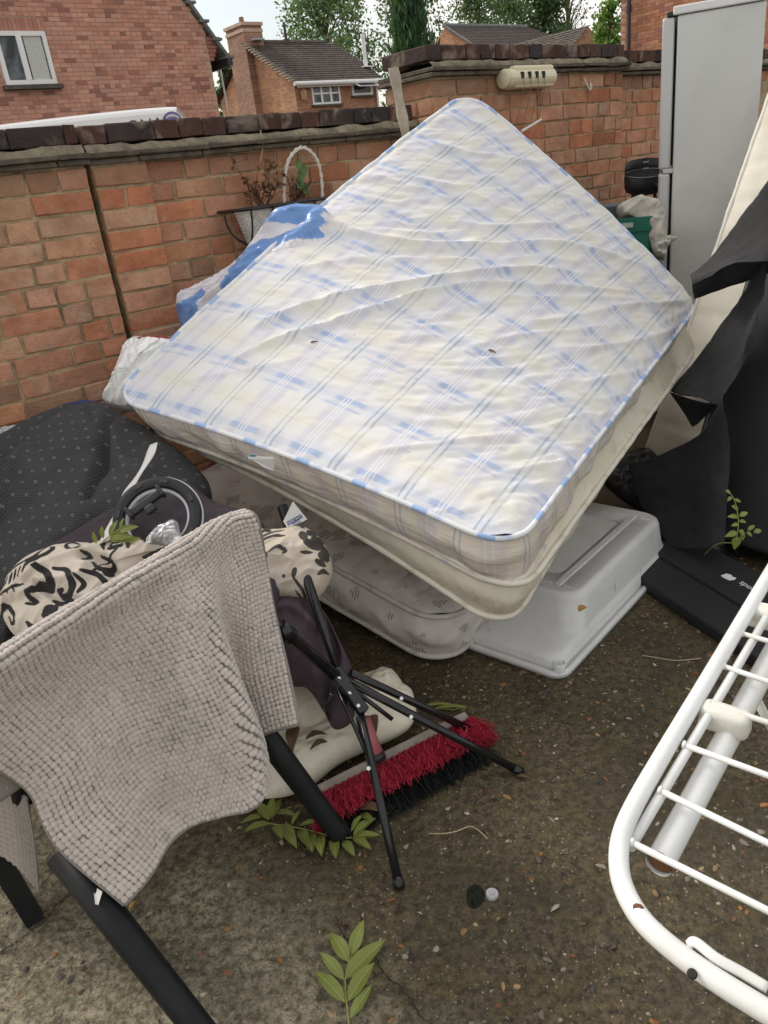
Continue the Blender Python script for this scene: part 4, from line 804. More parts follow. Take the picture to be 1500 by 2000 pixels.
for a in (.6, 2.55, 4.4):
    b = MB(); e = np.array([math.cos(a) * .62 * R_, math.sin(a) * .40 * R_, 0]); b.tube([(pb[0] + e[0], pb[1] + e[1], zc - .06), (pb[0] + e[0] * 1.6, pb[1] + e[1] * 1.6, .0)], .011, 8); b.build('leg', M_BBQ, bq)
b = MB(); b.tube(smoothpath([(pb[0] + .02, pb[1] - R_ * .62, zc - .02), (pb[0] + .03, pb[1] - R_ * .62 - .05, zc - .03), (pb[0] + .12, pb[1] - R_ * .6 - .05, zc - .03), (pb[0] + .14, pb[1] - R_ * .55, zc - .02)], 16), .009, 8); b.build('handle', M_BLACKP, bq)
# ================================================================ soft heaps
def inpoly(x, y, poly):
    ins = np.zeros(np.shape(x), bool); n = len(poly)
    for i in range(n):
        x1, y1 = poly[i]; x2, y2 = poly[(i + 1) % n]
        c = ((y1 > y) != (y2 > y)) & (x < (x2 - x1) * (y - y1) / (y2 - y1 + 1e-12) + x1); ins ^= c
    return ins
def blob(name, outline, p0, n, tf, tb, mat_, parent=None, rings=26, seg=120, folds=((.012, 6.0, 1.0, 0.0),), paint=None, pw=2.2, centre=None, jag=.0, uvs=True, fine=0.0, ridges=(), smooth=True):
    """closed cushion-like body: outline in photo pixels on a plane (p0,n); tf/tb = thickness to the front / back.
    folds: (amplitude, frequency, stretch, angle) of ridged creases; ridges: (px polyline, px width, height)"""
    n = nrm(n); 
    if n @ (EYE - p0) < 0: n = -n
    ol = smoothpath(outline, 160, True); ol = resample(ol, seg, True)
    if jag: ol = ol + np.array([[noise.noise(Vector((k * .9, 3, 1))), noise.noise(Vector((k * .9, 8, 1)))] for k in range(seg)]) * jag
    c = ol.mean(0) if centre is None else np.array(centre, float)
    ux = nrm(np.cross(EZ, n)) if abs(n[2]) < .95 else np.array([1., 0, 0]); uy = np.cross(n, ux)
    r = np.linspace(0, 1, rings + 1)[1:] ** .8; r[-1] = 1
    PXY = c + r[:, None, None] * (ol - c)[None]                    # rings x seg x 2
    Q = np.array([[PL(a[0], a[1], p0, n) for a in row] for row in PXY]); C0 = PL(c[0], c[1], p0, n)
    prof = (1 - r ** pw) ** (1 / 2.0)
    UV = np.stack([(Q - p0) @ ux, (Q - p0) @ uy], -1)
    def wr(UV, off):
        h = np.zeros(UV.shape[:-1])
        for amp, fq, stt, ang in folds:
            ca, sa = math.cos(ang), math.sin(ang); a = UV[..., 0] * ca + UV[..., 1] * sa; b = -UV[..., 0] * sa + UV[..., 1] * ca
            q = vn(np.stack([a * fq / stt, b * fq, np.full(a.shape, off + amp * 100)], -1), 1.0, 3); h += amp * (1 - 2.4 * np.abs(q)) 
        return h
    fade = np.clip((1 - r) / .12, 0, 1)[:, None]
    hf = tf * prof[:, None] + wr(UV, 0.0) * (fade * .85 + .15)
    for pts, w, amp in ridges:
        d, s = dist_poly(PXY[..., 0], PXY[..., 1], pts); hf = hf + amp * np.exp(-(d / w) ** 2) * fade
    if fine: hf = hf + fine * vn(np.concatenate([UV * 40, UV[..., :1] * 0], -1), 1.0, 2)
    hb = tb * prof[:, None]
    Fr = Q + n * hf[..., None]; Bk = Q - n * hb[..., None]
    V = np.concatenate([[C0 + n * hf[0].mean()], Fr.reshape(-1, 3), [C0 - n * tb], Bk[:-1].reshape(-1, 3)])
    Fc = []; o1 = 1; o2 = 2 + rings * seg
    for k in range(seg):
        k2 = (k + 1) % seg
        Fc.append((0, o1 + k, o1 + k2)); Fc.append((o2 - 1, o2 + k2, o2 + k))
        for q in range(rings - 1):
            Fc.append((o1 + q * seg + k, o1 + (q + 1) * seg + k, o1 + (q + 1) * seg + k2, o1 + q * seg + k2))
            if q < rings - 2: Fc.append((o2 + q * seg + k, o2 + q * seg + k2, o2 + (q + 1) * seg + k2, o2 + (q + 1) * seg + k))
        Fc.append((o2 + (rings - 2) * seg + k, o2 + (rings - 2) * seg + k2, o1 + (rings - 1) * seg + k2, o1 + (rings - 1) * seg + k))
    pxa = np.concatenate([[c], PXY.reshape(-1, 2), [c], PXY[:-1].reshape(-1, 2)]); uva = np.concatenate([[UV[0].mean(0)], UV.reshape(-1, 2), [UV[0].mean(0)], UV[:-1].reshape(-1, 2)])
    col = None if paint is None else paint(pxa[:, 0], pxa[:, 1], uva)
    return obj(name, V, Fc, mat_, parent, smooth, col, uva + 7.0)
def sheet(name, net, mat_, parent=None, nu=40, nv=40, thick=.002, dispf=None, paint=None, world=False):
    """a cloth through a net of control points (px,py,y) or world points, solidified"""
    A = np.array([[p if world else AT(p[0], p[1], p[2]) for p in row] for row in net]); 
    R1 = np.array([smoothpath(A[i], nv) for i in range(A.shape[0])]); P = np.stack([smoothpath(R1[:, j], nu) for j in range(nv)], 1)
    gu, gv = np.meshgrid(np.linspace(0, 1, nu), np.linspace(0, 1, nv), indexing='ij')
    N = np.cross(np.gradient(P, axis=0), np.gradient(P, axis=1)); N /= np.linalg.norm(N, axis=-1)[..., None] + 1e-12
    if dispf is not None: P = P + N * dispf(gu, gv, P)[..., None]
    mb = MB(); mb.grid(P, col=None if paint is None else paint(gu, gv, P), uv=np.stack([gu + .01, gv + .01], -1)); o = mb.build(name, mat_, parent, True)
    if thick: md = o.modifiers.new('thick', 'SOLIDIFY'); md.thickness = thick; md.offset = 0
    return o
# ================================================================ right hand side: cream mattress on edge and the black bed base
Ea = AT(1356, 615, 3.42); Eb = AT(1478, 262, 3.62); ld = nrm(Eb - Ea); hh = nrm([.50, -.86, 0]); E0 = Ea - ld * ((Ea[2] - .03) / ld[2])
cmx = thing('cream_mattress', 'cream quilted mattress standing on its side at the right edge, behind black cloth', 'mattress', E0)
M_CQ = mat('cream_quilt', (.66, .63, .55), .85, .08, 5, .3, 60, .003, dirt=(.45, .40, .30), dirt_amt=.4, dscale=2.5)
def cream_disp(S, T, PX, PY):
    return .010 * np.minimum(np.abs(np.sin(T * 19)), .6) + .006 * np.minimum(np.abs(np.sin(S * 14)), .5)
slab(cmx, [E0, E0 + hh * 1.2, E0 + hh * 1.2 + ld * 1.9, E0 + ld * 1.9], 1.2, 1.9, .17, .07, 60, 100, (M_CQ, M_CQ, mat('cream_welt', (.70, .68, .62), .8, .05)), disp=cream_disp, pip=.011)
# black bed base leaning in front of it
M_BCLOTH = mat('black_dust_cloth', (.012, .0125, .014), .85, .25, 5, .3, 220, .001, dirt=(.026, .026, .027), dirt_amt=.3, dscale=4, sheen=.04)
M_BVINYL = mat('black_base_fabric', (.011, .012, .014), .7, .2, 4, .25, 200, .001, dirt=(.03, .03, .03), dirt_amt=.25, dscale=3)
nc = np.cross(hh, ld); nc = nc if nc @ (EYE - E0) > 0 else -nc
Ba = PL(1432, 745, E0 + nc * .10, nc); Bb = PL(1492, 545, E0 + nc * .10, nc); lb = nrm(Bb - Ba); B0 = Ba - lb * ((Ba[2] - .02) / lb[2])
bb = thing('bed_base', 'black fabric divan bed base leaning upright at the right edge with its cloth torn', 'bed base', B0)
axb = np.array([hh, np.cross(lb, hh) * 1.0, lb]); axb[1] = nrm(axb[1]); axb[1] = axb[1] if axb[1] @ nc > 0 else -axb[1]
V, Fc = bevel_box((.95, .22, 1.85), .02, 3); obj('frame', place(V, B0 + hh * .475 + lb * .925 - axb[1] * .0 + nc * .02, axb), Fc, M_BVINYL, bb)
sm_ = MB(); sm_.tube([B0 + lb * .02 + nc * .13 + hh * .02, B0 + lb * 1.8 + nc * .13 + hh * .02], .006, 6); sm_.build('seam', mat('seam_piping', (.07, .075, .08), .6, .1), bb)
q = PL(1462, 531, B0 + nc * .14, nc); b = MB(); b.tube([q + nc * .02, q + nc * .028], .012, 12); b.tube([q + nc * .028, q + nc * .031], .006, 10); b.build('screw_cap', mat('grey_metal', (.12, .12, .13), .4, .1, 5, 0, metal=.6), bb)
# torn cloth: upper curl and lower flap, both still fixed along the frame edge
def ragged(gu, gv, P): return .004 * vn(P, 30, 2) + .010 * vn(P, 6, 2)
sheet('torn_cloth', [[(1545, 300, 2.75), (1500, 352, 2.84), (1452, 420, 2.92), (1400, 488, 2.98), (1352, 536, 3.02)],
                     [(1560, 380, 2.70), (1515, 420, 2.76), (1466, 465, 2.82), (1412, 506, 2.87), (1349, 541, 2.93)],
                     [(1560, 450, 2.66), (1515, 480, 2.70), (1470, 503, 2.74), (1420, 516, 2.78), (1350, 545, 2.85)],
                     [(1560, 502, 2.64), (1520, 510, 2.67), (1475, 514, 2.70), (1425, 521, 2.74), (1352, 556, 2.83)]], M_BCLOTH, bb, 40, 40, .002, ragged)
sheet('torn_cloth', [[(1540, 462, 2.74), (1492, 476, 2.79), (1430, 498, 2.86), (1352, 538, 2.94)], [(1520, 515, 2.80), (1482, 525, 2.84), (1425, 540, 2.89), (1352, 562, 2.95)], [(1512, 528, 2.84), (1468, 546, 2.88), (1415, 563, 2.93), (1356, 584, 2.98)]], M_BVINYL, bb, 16, 40, .002, ragged)
sheet('torn_cloth', [[(1500, 500, 2.80), (1470, 545, 2.86), (1410, 630, 2.92), (1355, 705, 2.94), (1308, 763, 2.92)],
                     [(1495, 560, 2.72), (1470, 610, 2.74), (1425, 680, 2.78), (1385, 735, 2.80), (1330, 772, 2.80)],
                     [(1482, 600, 2.68), (1458, 660, 2.68), (1428, 730, 2.69), (1398, 770, 2.70), (1370, 780, 2.71)],
                     [(1480, 640, 2.66), (1460, 690, 2.66), (1432, 745, 2.66), (1412, 778, 2.66), (1402, 792, 2.66)]], M_BCLOTH, bb, 40, 50, .002, ragged)
sheet('torn_cloth', [[(1402, 790, 2.68), (1365, 784, 2.74), (1308, 766, 2.86)], [(1392, 800, 2.76), (1362, 808, 2.79), (1335, 805, 2.84)], [(1375, 815, 2.82), (1362, 828, 2.82), (1352, 834, 2.83)]], M_BVINYL, bb, 16, 24, .002)
sheet('hanging_cloth', [[(1412, 770, 2.62), (1400, 800, 2.64), (1360, 850, 2.74), (1285, 890, 2.86), (1225, 905, 2.92)],
                        [(1425, 880, 2.56), (1400, 900, 2.58), (1340, 940, 2.68), (1290, 965, 2.78), (1250, 985, 2.84)],
                        [(1420, 980, 2.48), (1390, 990, 2.50), (1350, 1005, 2.58), (1310, 1015, 2.66), (1275, 1010, 2.74)],
                        [(1415, 1065, 2.40), (1385, 1070, 2.42), (1350, 1072, 2.48), (1320, 1070, 2.56), (1300, 1060, 2.62)]], M_BCLOTH, bb, 50, 50, .002, lambda a, c, P: .018 * vn(P, 5, 3) + .004 * vn(P, 25, 2))
# black board lying on the ground with a torn sticker and half hidden lettering
bl = thing('black_board', 'flat black folded board on the ground at right with a torn white sticker and lettering', 'board', G(1420, 1140))
c = G(1420, 1128, .05); dx = nrm(G(1500, 1165, .05) - G(1335, 1070, .05)); dy = np.cross(EZ, dx)
V, Fc = bevel_box((.62, .20, .06), .012, 3); obj('panel', place(V, c - dx * .02 + EZ * -.015, np.array([dx, dy, EZ])), Fc, M_BVINYL, bl)
V, Fc = bevel_box((.75, .16, .05), .012, 3); obj('panel', place(V, c + dx * .05 - dy * .17 - EZ * .025, np.array([dx, dy, EZ])), Fc, M_BVINYL, bl)
st = MB(); ctr = G(1424, 1127, .067); ol = [(-.022, -.016), (-.004, -.018), (.018, -.014), (.023, .004), (.017, .016), (.002, .011), (-.008, .018), (-.024, .010)]
st.add([ctr + dx * a + dy * e for a, e in ol] + [ctr + dx * a + dy * e - EZ * .0012 for a, e in ol], [tuple(range(8))] + [(i, (i + 1) % 8, (i + 1) % 8 + 8, i + 8) for i in range(8)]); st.build('sticker', mat('torn_paper', (.74, .74, .72), .8, .08, 30), bl)
textmesh('lands', .036, mat('white_print', (.72, .72, .72), .6, .05, 9, 0), 'lettering', G(1460, 1146, .0668), -dx, -dy, bl)
M_RIV = mat('rivet', (.14, .15, .17), .4, .1)
for (px, py) in ((1360, 1090), (1392, 1136), (1350, 1120), (1440, 1108)): p = G(px, py, .047); rv = MB(); rv.tube([p - EZ * .002, p + EZ * .003], .005, 8); rv.build('rivet', M_RIV, bl)
blob('crumpled_plastic', [(1175, 930), (1215, 890), (1265, 880), (1310, 940), (1350, 1000), (1400, 1050), (1420, 1085), (1360, 1100), (1310, 1075), (1290, 1020), (1240, 985), (1200, 960)], G(1330, 1040, .06), (0, -.3, .95), .05, .06, mat('black_bin_liner', (.014, .015, .018), .35, .2, 6, .3, 40), None, folds=((.02, 9, 1.5, .4), (.01, 20, 1, 1.2)))
tag(bpy.data.objects['crumpled_plastic'], 'crumpled black plastic heap on the ground between the storage box and bed base', 'plastic sheet')
# ================================================================ translucent storage box, upside down
def rrect(c, ax, ay, L, Wd, r, n=10):
    out = []
    for k, (sx, sy) in enumerate(((1, 1), (-1, 1), (-1, -1), (1, -1))):
        for q in range(n): a = math.pi / 2 * (k + q / (n - 1)); out.append(c + ax * (sx * (L / 2 - r) + r * math.cos(a)) + ay * (sy * (Wd / 2 - r) + r * math.sin(a)))
    return np.array(out)
def mat_poly():
    m, t, b = NT('milky_plastic'); co = coords(t); n = tex(t, co, 6, 6, .65, .5); n2 = tex(t, co, 40, 3)
    c = mixc(t, mth(t, 'MULTIPLY', ramp(t, n, [(.5, 0.), (.72, 1.)]), .45), (.88, .88, .86), (.66, .64, .58)); c = mixc(t, ramp(t, n2, [(.66, 0.), (.74, .5)]), c, (.30, .26, .2))
    lk(t, c, b.inputs['Base Color']); b.inputs['Roughness'].default_value = .42; b.inputs['Transmission Weight'].default_value = .30; b.inputs['IOR'].default_value = 1.3; b.inputs['Subsurface Weight'].default_value = .15; b.inputs['Subsurface Radius'].default_value = (.03, .03, .03); bumpn(t, b, n2, .06, .002); return m
M_POLY = mat_poly()
g0 = G(1098, 1332); g1 = G(1314, 1098); bx = nrm(g1 - g0); by = np.array([-bx[1], bx[0], 0]); BL = np.linalg.norm(g1 - g0) + .085; BW = .52
bc = g0 + bx * BL / 2 + by * BW / 2; bo = thing('storage_box', 'upside-down translucent plastic storage box under the mattress corner', 'storage box', bc)
def boxloop(z, i, r, k):      # k: 0 = rim rectangle, 1 = raised base, which sits towards the far end
    return rrect(bc + EZ * z + bx * .062 * k, bx, by, BL - 2 * i - .155 * k, BW - 2 * i, r)
loops = [(.004, -.004, .05, 0), (.020, -.006, .05, 0), (.024, -.002, .05, 0), (.024, .006, .05, 0), (.010, .008, .05, 0), (.010, .020, .045, 0), (.040, .022, .05, 0), (.050, .028, .05, 0), (.056, .034, .05, .25), (.062, .036, .06, .75), (.075, .037, .075, .95), (.162, .046, .075, 1), (.175, .050, .075, 1), (.182, .060, .07, 1), (.183, .068, .066, 1), (.179, .078, .06, 1), (.179, .17, .03, 1)]
b = MB(); P = [boxloop(*q) for q in loops]; P = [np.concatenate([p, p[:1]]) for p in P]; b.grid(P); n_ = len(P[0]) - 1; b.add(P[-1][:-1], [tuple(range(n_))]); o = b.build('tub', M_POLY, bo, True); md = o.modifiers.new('t', 'SOLIDIFY'); md.thickness = .0025
b = MB()
for y_ in (-.115, .095): 
    V, Fc = bevel_box((BL - .36, .026, .010), .004, 2); b.add(place(V, bc + bx * .062 + EZ * .181 + by * y_, np.array([bx, by, EZ])), Fc)
for sx in (-1, 1):
    for y_ in (-.16, -.07, .14): V, Fc = bevel_box((.012, .05, .008), .003, 1); b.add(place(V, bc + EZ * .181 + bx * (.062 + sx * (BL / 2 - .185)) + by * y_, np.array([bx * .9 + by * .1, by, EZ])), Fc)
b.build('ribs', M_POLY, bo)
for sx, sy in ((-1, -1), (1, -1)):
    cc = bc + bx * sx * (BL / 2 - .022) + by * sy * (BW / 2 - .022); b = MB(); b.grid([[cc + bx * sx * .020 * math.cos(a) + by * sy * .020 * math.sin(a) + EZ * z for z in (.012, .03, .045, .052)] for a in np.linspace(-1.2, 2.8, 16)]); o = b.build('corner_clip', M_POLY, bo, True); md = o.modifiers.new('t', 'SOLIDIFY'); md.thickness = .003
# ================================================================ odds and ends by the far wall
M_CREAM = mat('cream_plastic', (.66, .60, .42), .45, .06, 6, .08, 60)
sc_, zc_ = FR.sz(1008, 155); ra, rz_ = FR.sz(966, 158); rb, _ = FR.sz(1060, 148); Lr = rb - ra
ln = thing('clothes_line_reel', 'cream retractable clothes line reel fixed to the taller wall', 'clothes line', FR.pt((ra + rb) / 2, zc_, 0))
def half(r0, ds, d0): return [[FR.pt(ra + f * Lr, zc_ + .045 * q * math.sin(a) - .003, .052 + .047 * q * math.cos(a)) for a in np.linspace(0, 2 * math.pi, 25)] for f, q in ds]
b = MB(); b.grid(half(0, [(.0, .01), (.0, .85), (.01, .95), (.02, .95), (.021, .7), (.03, .7), (.031, 1.0), (.1, 1.0), (.97, 1.0), (.99, .92), (1.0, .6), (1.0, .01)], 0)); b.build('drum_housing', M_CREAM, ln, True)
b = MB(); V, Fc = bevel_box((Lr * .82, .085, .1), .012, 2); obj('bracket', place(V, FR.pt(ra + Lr * .56, zc_ + .002, .043), FR.ax()), Fc, M_CREAM, ln)
M_CORD = mat('clothes_cord', (.22, .17, .12), .8, .1, 8, 0); M_HOLE = mat('dark_slot', (.02, .018, .016), .8, .1, 8, 0)
for k, px in enumerate((991, 1005, 1019, 1032)):
    s_ = FR.sz(px, 152)[0]; V, Fc = bevel_box((.022, .01, .03), .002, 1); sl_o = obj('cord_slot', place(V, FR.pt(s_, zc_ + .006, .0975), FR.ax()), Fc, M_HOLE, ln)
    pe = FR.sz(993 + 15 * k, 244 - 6 * k); b = MB(); b.tube([FR.pt(s_, zc_ + .0, .104), FR.pt(s_ + .008, zc_ - .045, .10), FR.pt(pe[0], pe[1] - .01, .05)], .0018, 5); b.build('cord', M_CORD, ln)
a = FR.sz(1008, 250); c = FR.sz(1042, 236); b = MB(); b.tube([FR.pt(a[0] - .03, a[1] - .02, .06), FR.pt(c[0], c[1], .05)], .007, 6); b.build('cord_bar', mat('cord_bar_plastic', (.75, .74, .70), .5, .05), ln)
hk = FR.sz(1137, 172); b = MB(); b.tube(smoothpath([FR.pt(hk[0], hk[1] + .05, .012), FR.pt(hk[0] + .02, hk[1] + .01, .02), FR.pt(hk[0] + .05, hk[1] - .015, .02), FR.pt(hk[0] + .06, hk[1] + .02, .012), FR.pt(hk[0] + .075, hk[1], .012)], 18), .004, 5); tag(b.build('wall_hook', M_WHITECLOTH), 'small white hook on the taller wall right of the line reel', 'hook')
# weathered timber stake at the corner of the walls
top = AT(768, 132, 3.86); bot = AT(790, 250, 3.82); dirn = nrm(bot - top); b = MB(); ks = 14; P = []
for k in range(ks + 1):
    p = top + (bot - top) * (k / ks * 1.9); w = .018 + .003 * math.sin(k * 1.3); P.append([p + np.array([w * math.cos(a) * 1.2, w * .5 * math.sin(a), 0]) + .002 * np.array([noise.noise(Vector((k, a, 1))), 0, 0]) for a in np.linspace(0, 2 * math.pi, 9)])
b.grid(P); b.add(P[0][:-1], [tuple(range(8))]); tag(b.build('timber_stake', mat('grey_timber', (.36, .31, .25), .9, .25, 20, .6, 50), None, True), 'weathered grey wooden stake leaning where the two walls meet', 'stake')
# green crate of cloths, with a grey panel behind
M_GREEN = mat('green_plastic', (.010, .14, .095), .45, .15, 6, .1, 50); M_GREYF = mat('grey_fabric', (.56, .53, .47), .9, .2, 7, .4, 40, dirt=(.20, .19, .17), dirt_amt=.5, dscale=5)
pc = AT(1222, 470, 3.98); cr = thing('crate', 'dark green plastic crate showing behind the right edge of the plaid mattress', 'crate', (pc[0], pc[1], 0))
cz = AT(1225, 428, 3.98)[2]; cdx = nrm([.93, -.36, 0]); cdy = np.array([.36, .93, 0]); cc = np.array([pc[0], pc[1], 0]) + cdx * -.06 + cdy * .16
b = MB(); P = [rrect(cc + EZ * z, cdx, cdy, .38 + o_, .30 + o_, .03) for z, o_ in ((cz - .34, -.03), (cz - .06, .0), (cz - .058, .02), (cz, .03), (cz, .0))]; P = [np.concatenate([p, p[:1]]) for p in P]; b.grid(P); o = b.build('tub', M_GREEN, cr, False); md = o.modifiers.new('t', 'SOLIDIFY'); md.thickness = .005
b = MB(); b.box(cc + cdx * .05 - cdy * .168 + EZ * (cz - .028), (.09, .006, .022), np.array([cdx, cdy, EZ])); b.build('handle_slot', mat('slot_pale', (.42, .5, .46), .6), cr)
blob('cloth_heap', [(1205, 405), (1230, 390), (1250, 388), (1280, 398), (1296, 425), (1302, 470), (1300, 505), (1285, 500), (1262, 470), (1240, 430), (1215, 425)], AT(1260, 440, 4.02), (-.1, -.9, .4), .055, .12, M_GREYF, None, folds=((.045, 5, 3.0, .9), (.020, 10, 2.6, .6)), rings=40, seg=180)
tag(bpy.data.objects['cloth_heap'], 'heap of dirty off-white cloths spilling beside the green crate', 'cloth')
o = blob('rumpled_cloth', [(1272, 470), (1300, 462), (1322, 465), (1305, 480), (1298, 500), (1280, 498)], AT(1296, 480, 3.92), (-.1, -.9, .4), .04, .04, mat('pale_plastic_bag', (.52, .51, .47), .5, .1, 9), None, folds=((.02, 22, 1.4, .5),)); tag(o, 'pale scrap of plastic sticking out against the fridge door', 'plastic scrap')
gp = AT(1195, 412, 4.25); V, Fc = bevel_box((.32, .03, .5), .008, 2); o = obj('grey_panel', place(V, gp + np.array([.02, 0, -.19]), np.array([cdx, nrm([.36, .9, .35]), nrm([.25, -.35, .9])])), Fc, mat('grey_board', (.10, .115, .135), .6, .1)); tag(o, 'slanting slate grey panel behind the green crate against the wall', 'panel')
# ================================================================ wall planter with dead plants
M_IRON = mat('black_iron', (.018, .018, .02), .5, .3, 12, .3, 70); M_WICK = mat('white_wicker', (.68, .66, .62), .85, .2, 14, .4, 60, dirt=(.25, .22, .17), dirt_amt=.5, dscale=9)
pd = .17; Pn = FL.pt(0, 0, pd)
def fl(px, py, d=pd): P = PL(px, py, FL.pt(0, 0, d), FL.n); return (P - FL.p0) @ FL.e, P[2]
s0, z0 = fl(432, 417, .02); s1, z1 = fl(640, 384); zr_ = (z0 + z1) / 2; s1 = s0 + .95
wp = thing('wall_planter', 'black metal trough planter hooked on the low wall', 'planter', FL.pt((s0 + s1) / 2, zr_ - .2, 0))
def strap(pts, w=.014, t=.004, name='strap'):
    b = MB(); b.tube(pts, w, 4, flat=.45); return b.build(name, M_IRON, wp)
strap([FL.pt(s0, zr_, .0), FL.pt(s0 + .02, zr_, pd * .6), FL.pt(s0 + .05, zr_, pd), FL.pt(s1 - .05, zr_, pd), FL.pt(s1, zr_, 0.02)], .015, name='rim')
strap([FL.pt(s0, zr_ + .0, .012), FL.pt(s1, zr_, .012)], .010, name='back_rail')
ns_ = 9
for k in range(ns_):
    s_ = s0 + .05 + (s1 - s0 - .1) * k / (ns_ - 1)
    strap([FL.pt(s_, zr_ + .26 * (math.cos(a) - 1) * 0 - .2 * math.sin(a), pd * math.cos(a) + .012 * 0) for a in np.linspace(0, 1.5, 9)], .009)
strap(smoothpath([FL.pt(*fl(x_, y_, q_), q_) for x_, y_, q_ in ((438, 420, .10), (446, 446, .095), (462, 466, .08), (484, 478, .06))], 16), .009, name='end_brace')
# wicker basket with rope handle standing in it
sb0 = fl(478, 440, .12)[0]; sb1 = sb0 + .56; wb = thing('wicker_basket', 'white wicker basket with a rope hoop handle in the wall planter', 'basket', FL.pt((sb0 + sb1) / 2, zr_ - .19, .08))
cb_ = FL.pt((sb0 + sb1) / 2, 0, .085); rowsP = []
for r in range(27):
    f = r / 26; z = zr_ - .006 - .17 * f; L_ = (sb1 - sb0) * (1 - .16 * f); W_ = .145 * (1 - .2 * f); ol = rrect(cb_ + EZ * z, FL.e, FL.n, L_, W_, W_ * .46, 34); ol = np.concatenate([ol, ol[:1]]); nn = len(ol)
    o_ = ol - (cb_ + EZ * z); o_ /= np.linalg.norm(o_, axis=1)[:, None]; rowsP.append(ol + o_ * (.007 * np.sin(np.arange(nn) * .9 + (math.pi if (r // 2) % 2 else 0)) * (1 if r % 2 else .2))[:, None])
b = MB(); b.grid(rowsP); b.build('woven_wall', M_WICK, wb, True); b = MB(); b.add(rowsP[4][:-1], [tuple(range(len(rowsP[4]) - 1))]); b.build('soil', mat('dry_soil', (.06, .045, .03), .95, .4, 20, .8, 40), wb)
ra_, rb2, rc_ = fl(554, 400, .085), fl(590, 288, .085), fl(629, 384, .085); hp = smoothpath([FL.pt(ra_[0], zr_ - .02, .085), FL.pt(fl(556, 350, .085)[0], fl(556, 350, .085)[1], .085), FL.pt(fl(566, 308, .085)[0], fl(566, 308, .085)[1], .085), FL.pt(rb2[0], rb2[1], .085), FL.pt(fl(615, 305, .085)[0], fl(615, 305, .085)[1], .085), FL.pt(fl(627, 340, .085)[0], fl(627, 340, .085)[1], .085), FL.pt(rc_[0], zr_ - .02, .085)], 90)
b = MB()
for ph in (0, math.pi):
    tt = np.arange(90) * .55 + ph; b.tube(hp + np.stack([np.cos(tt) * E1[0], np.cos(tt) * E1[1], np.sin(tt)], 1) * .0035, .005, 6)
b.build('hoop_handle', mat('rope', (.62, .58, .52), .9, .15, 30, .4, 90), wb)
M_DRY = mat('dry_leaf', (.16, .075, .035), .85, .4, 20, .4, 50); M_TWIG = mat('dry_twig', (.10, .06, .04), .9, .3, 20)
def deadplant(px0, px1, topy, label, nst, seed, green=False):
    r = random.Random(seed); a, _ = fl((px0 + px1) / 2, 400, .085); root = thing('dead_plant', label, 'plant', FL.pt(a, zr_ - .03, .085)); st = MB()
    zt_ = fl((px0 + px1) / 2, topy, .085)[1]; wd = fl(px1, 380, .085)[0] - fl(px0, 380, .085)[0]; base = FL.pt(a, zr_ - .03, .085)
    leaves = []
    for k in range(nst):
        e = base + FL.e * r.uniform(-.5, .5) * wd + FL.n * r.uniform(-.03, .06) + EZ * (zt_ - zr_ + .03) * r.uniform(.55, 1.0); m_ = (base + e) / 2 + FL.e * r.uniform(-.03, .03); path = smoothpath([base + FL.e * r.uniform(-.05, .05), m_, e], 10); st.tube(path, np.linspace(.0028, .0012, 10), 5)
        for q in range(5):
            i = r.randint(3, 9); p = path[i]; e2 = p + FL.e * r.uniform(-.04, .04) + EZ * r.uniform(-.01, .04) + FL.n * r.uniform(-.02, .03); st.tube([p, e2], [.0014, .0008], 4); leaves.append(e2)
    st.build('stems', M_TWIG, root)
    for p in leaves:
        if r.random() < (.85 if not green else .3):
            ax_ = nrm([r.gauss(0, 1), r.gauss(0, 1), r.gauss(-.5, 1)]); sd = nrm(np.cross(ax_, [r.gauss(0, 1), r.gauss(0, 1), r.gauss(0, 1)])); L_ = r.uniform(.014, .032); nr_ = np.cross(ax_, sd)
            b = MB(); b.grid([[p + ax_ * L_ * f + sd * w_ * L_ * .35 * math.sin(math.pi * min(f, .97)) + nr_ * L_ * (.35 * w_ * w_ + .2 * f * f) for w_ in (-1, 0, 1)] for f in np.linspace(0, 1, 6)]); b.build('leaf', M_DRY, root, True)
    if green:
        p = base + FL.e * .01 + EZ * .05 + FL.n * .03
        for k in range(5):
            b = MB(); q = p + EZ * .025 * k + FL.e * r.uniform(-.02, .02); b.grid([[q + EZ * f * .05 + FL.e * w_ * .02 * math.sin(math.pi * min(.97, f + .02)) + FL.n * .008 * w_ * w_ for w_ in (-1, 0, 1)] for f in np.linspace(0, 1, 6)]); b.build('leaf', mat('green_leaf_small', (.10, .17, .05), .6, .2, 20), root, True)
deadplant(480, 542, 308, 'brown dried-up plant with curled leaves in the left of the planter', 13, 4)
deadplant(562, 604, 330, 'bare twiggy plant with one green shoot inside the hoop handle', 10, 9, True)
a = FL.sz(501, 256); c = FL.sz(503, 318); b = MB(); b.tube([FL.pt(a[0], a[1], .03), FL.pt(a[0] + .004, (a[1] + c[1]) / 2, .025), FL.pt(c[0], c[1], .02)], .003, 5); tag(b.build('dry_stalk', mat('straw', (.42, .32, .19), .8, .2)), 'thin dry straw stalk hanging from the coping above the dead plant', 'stalk')
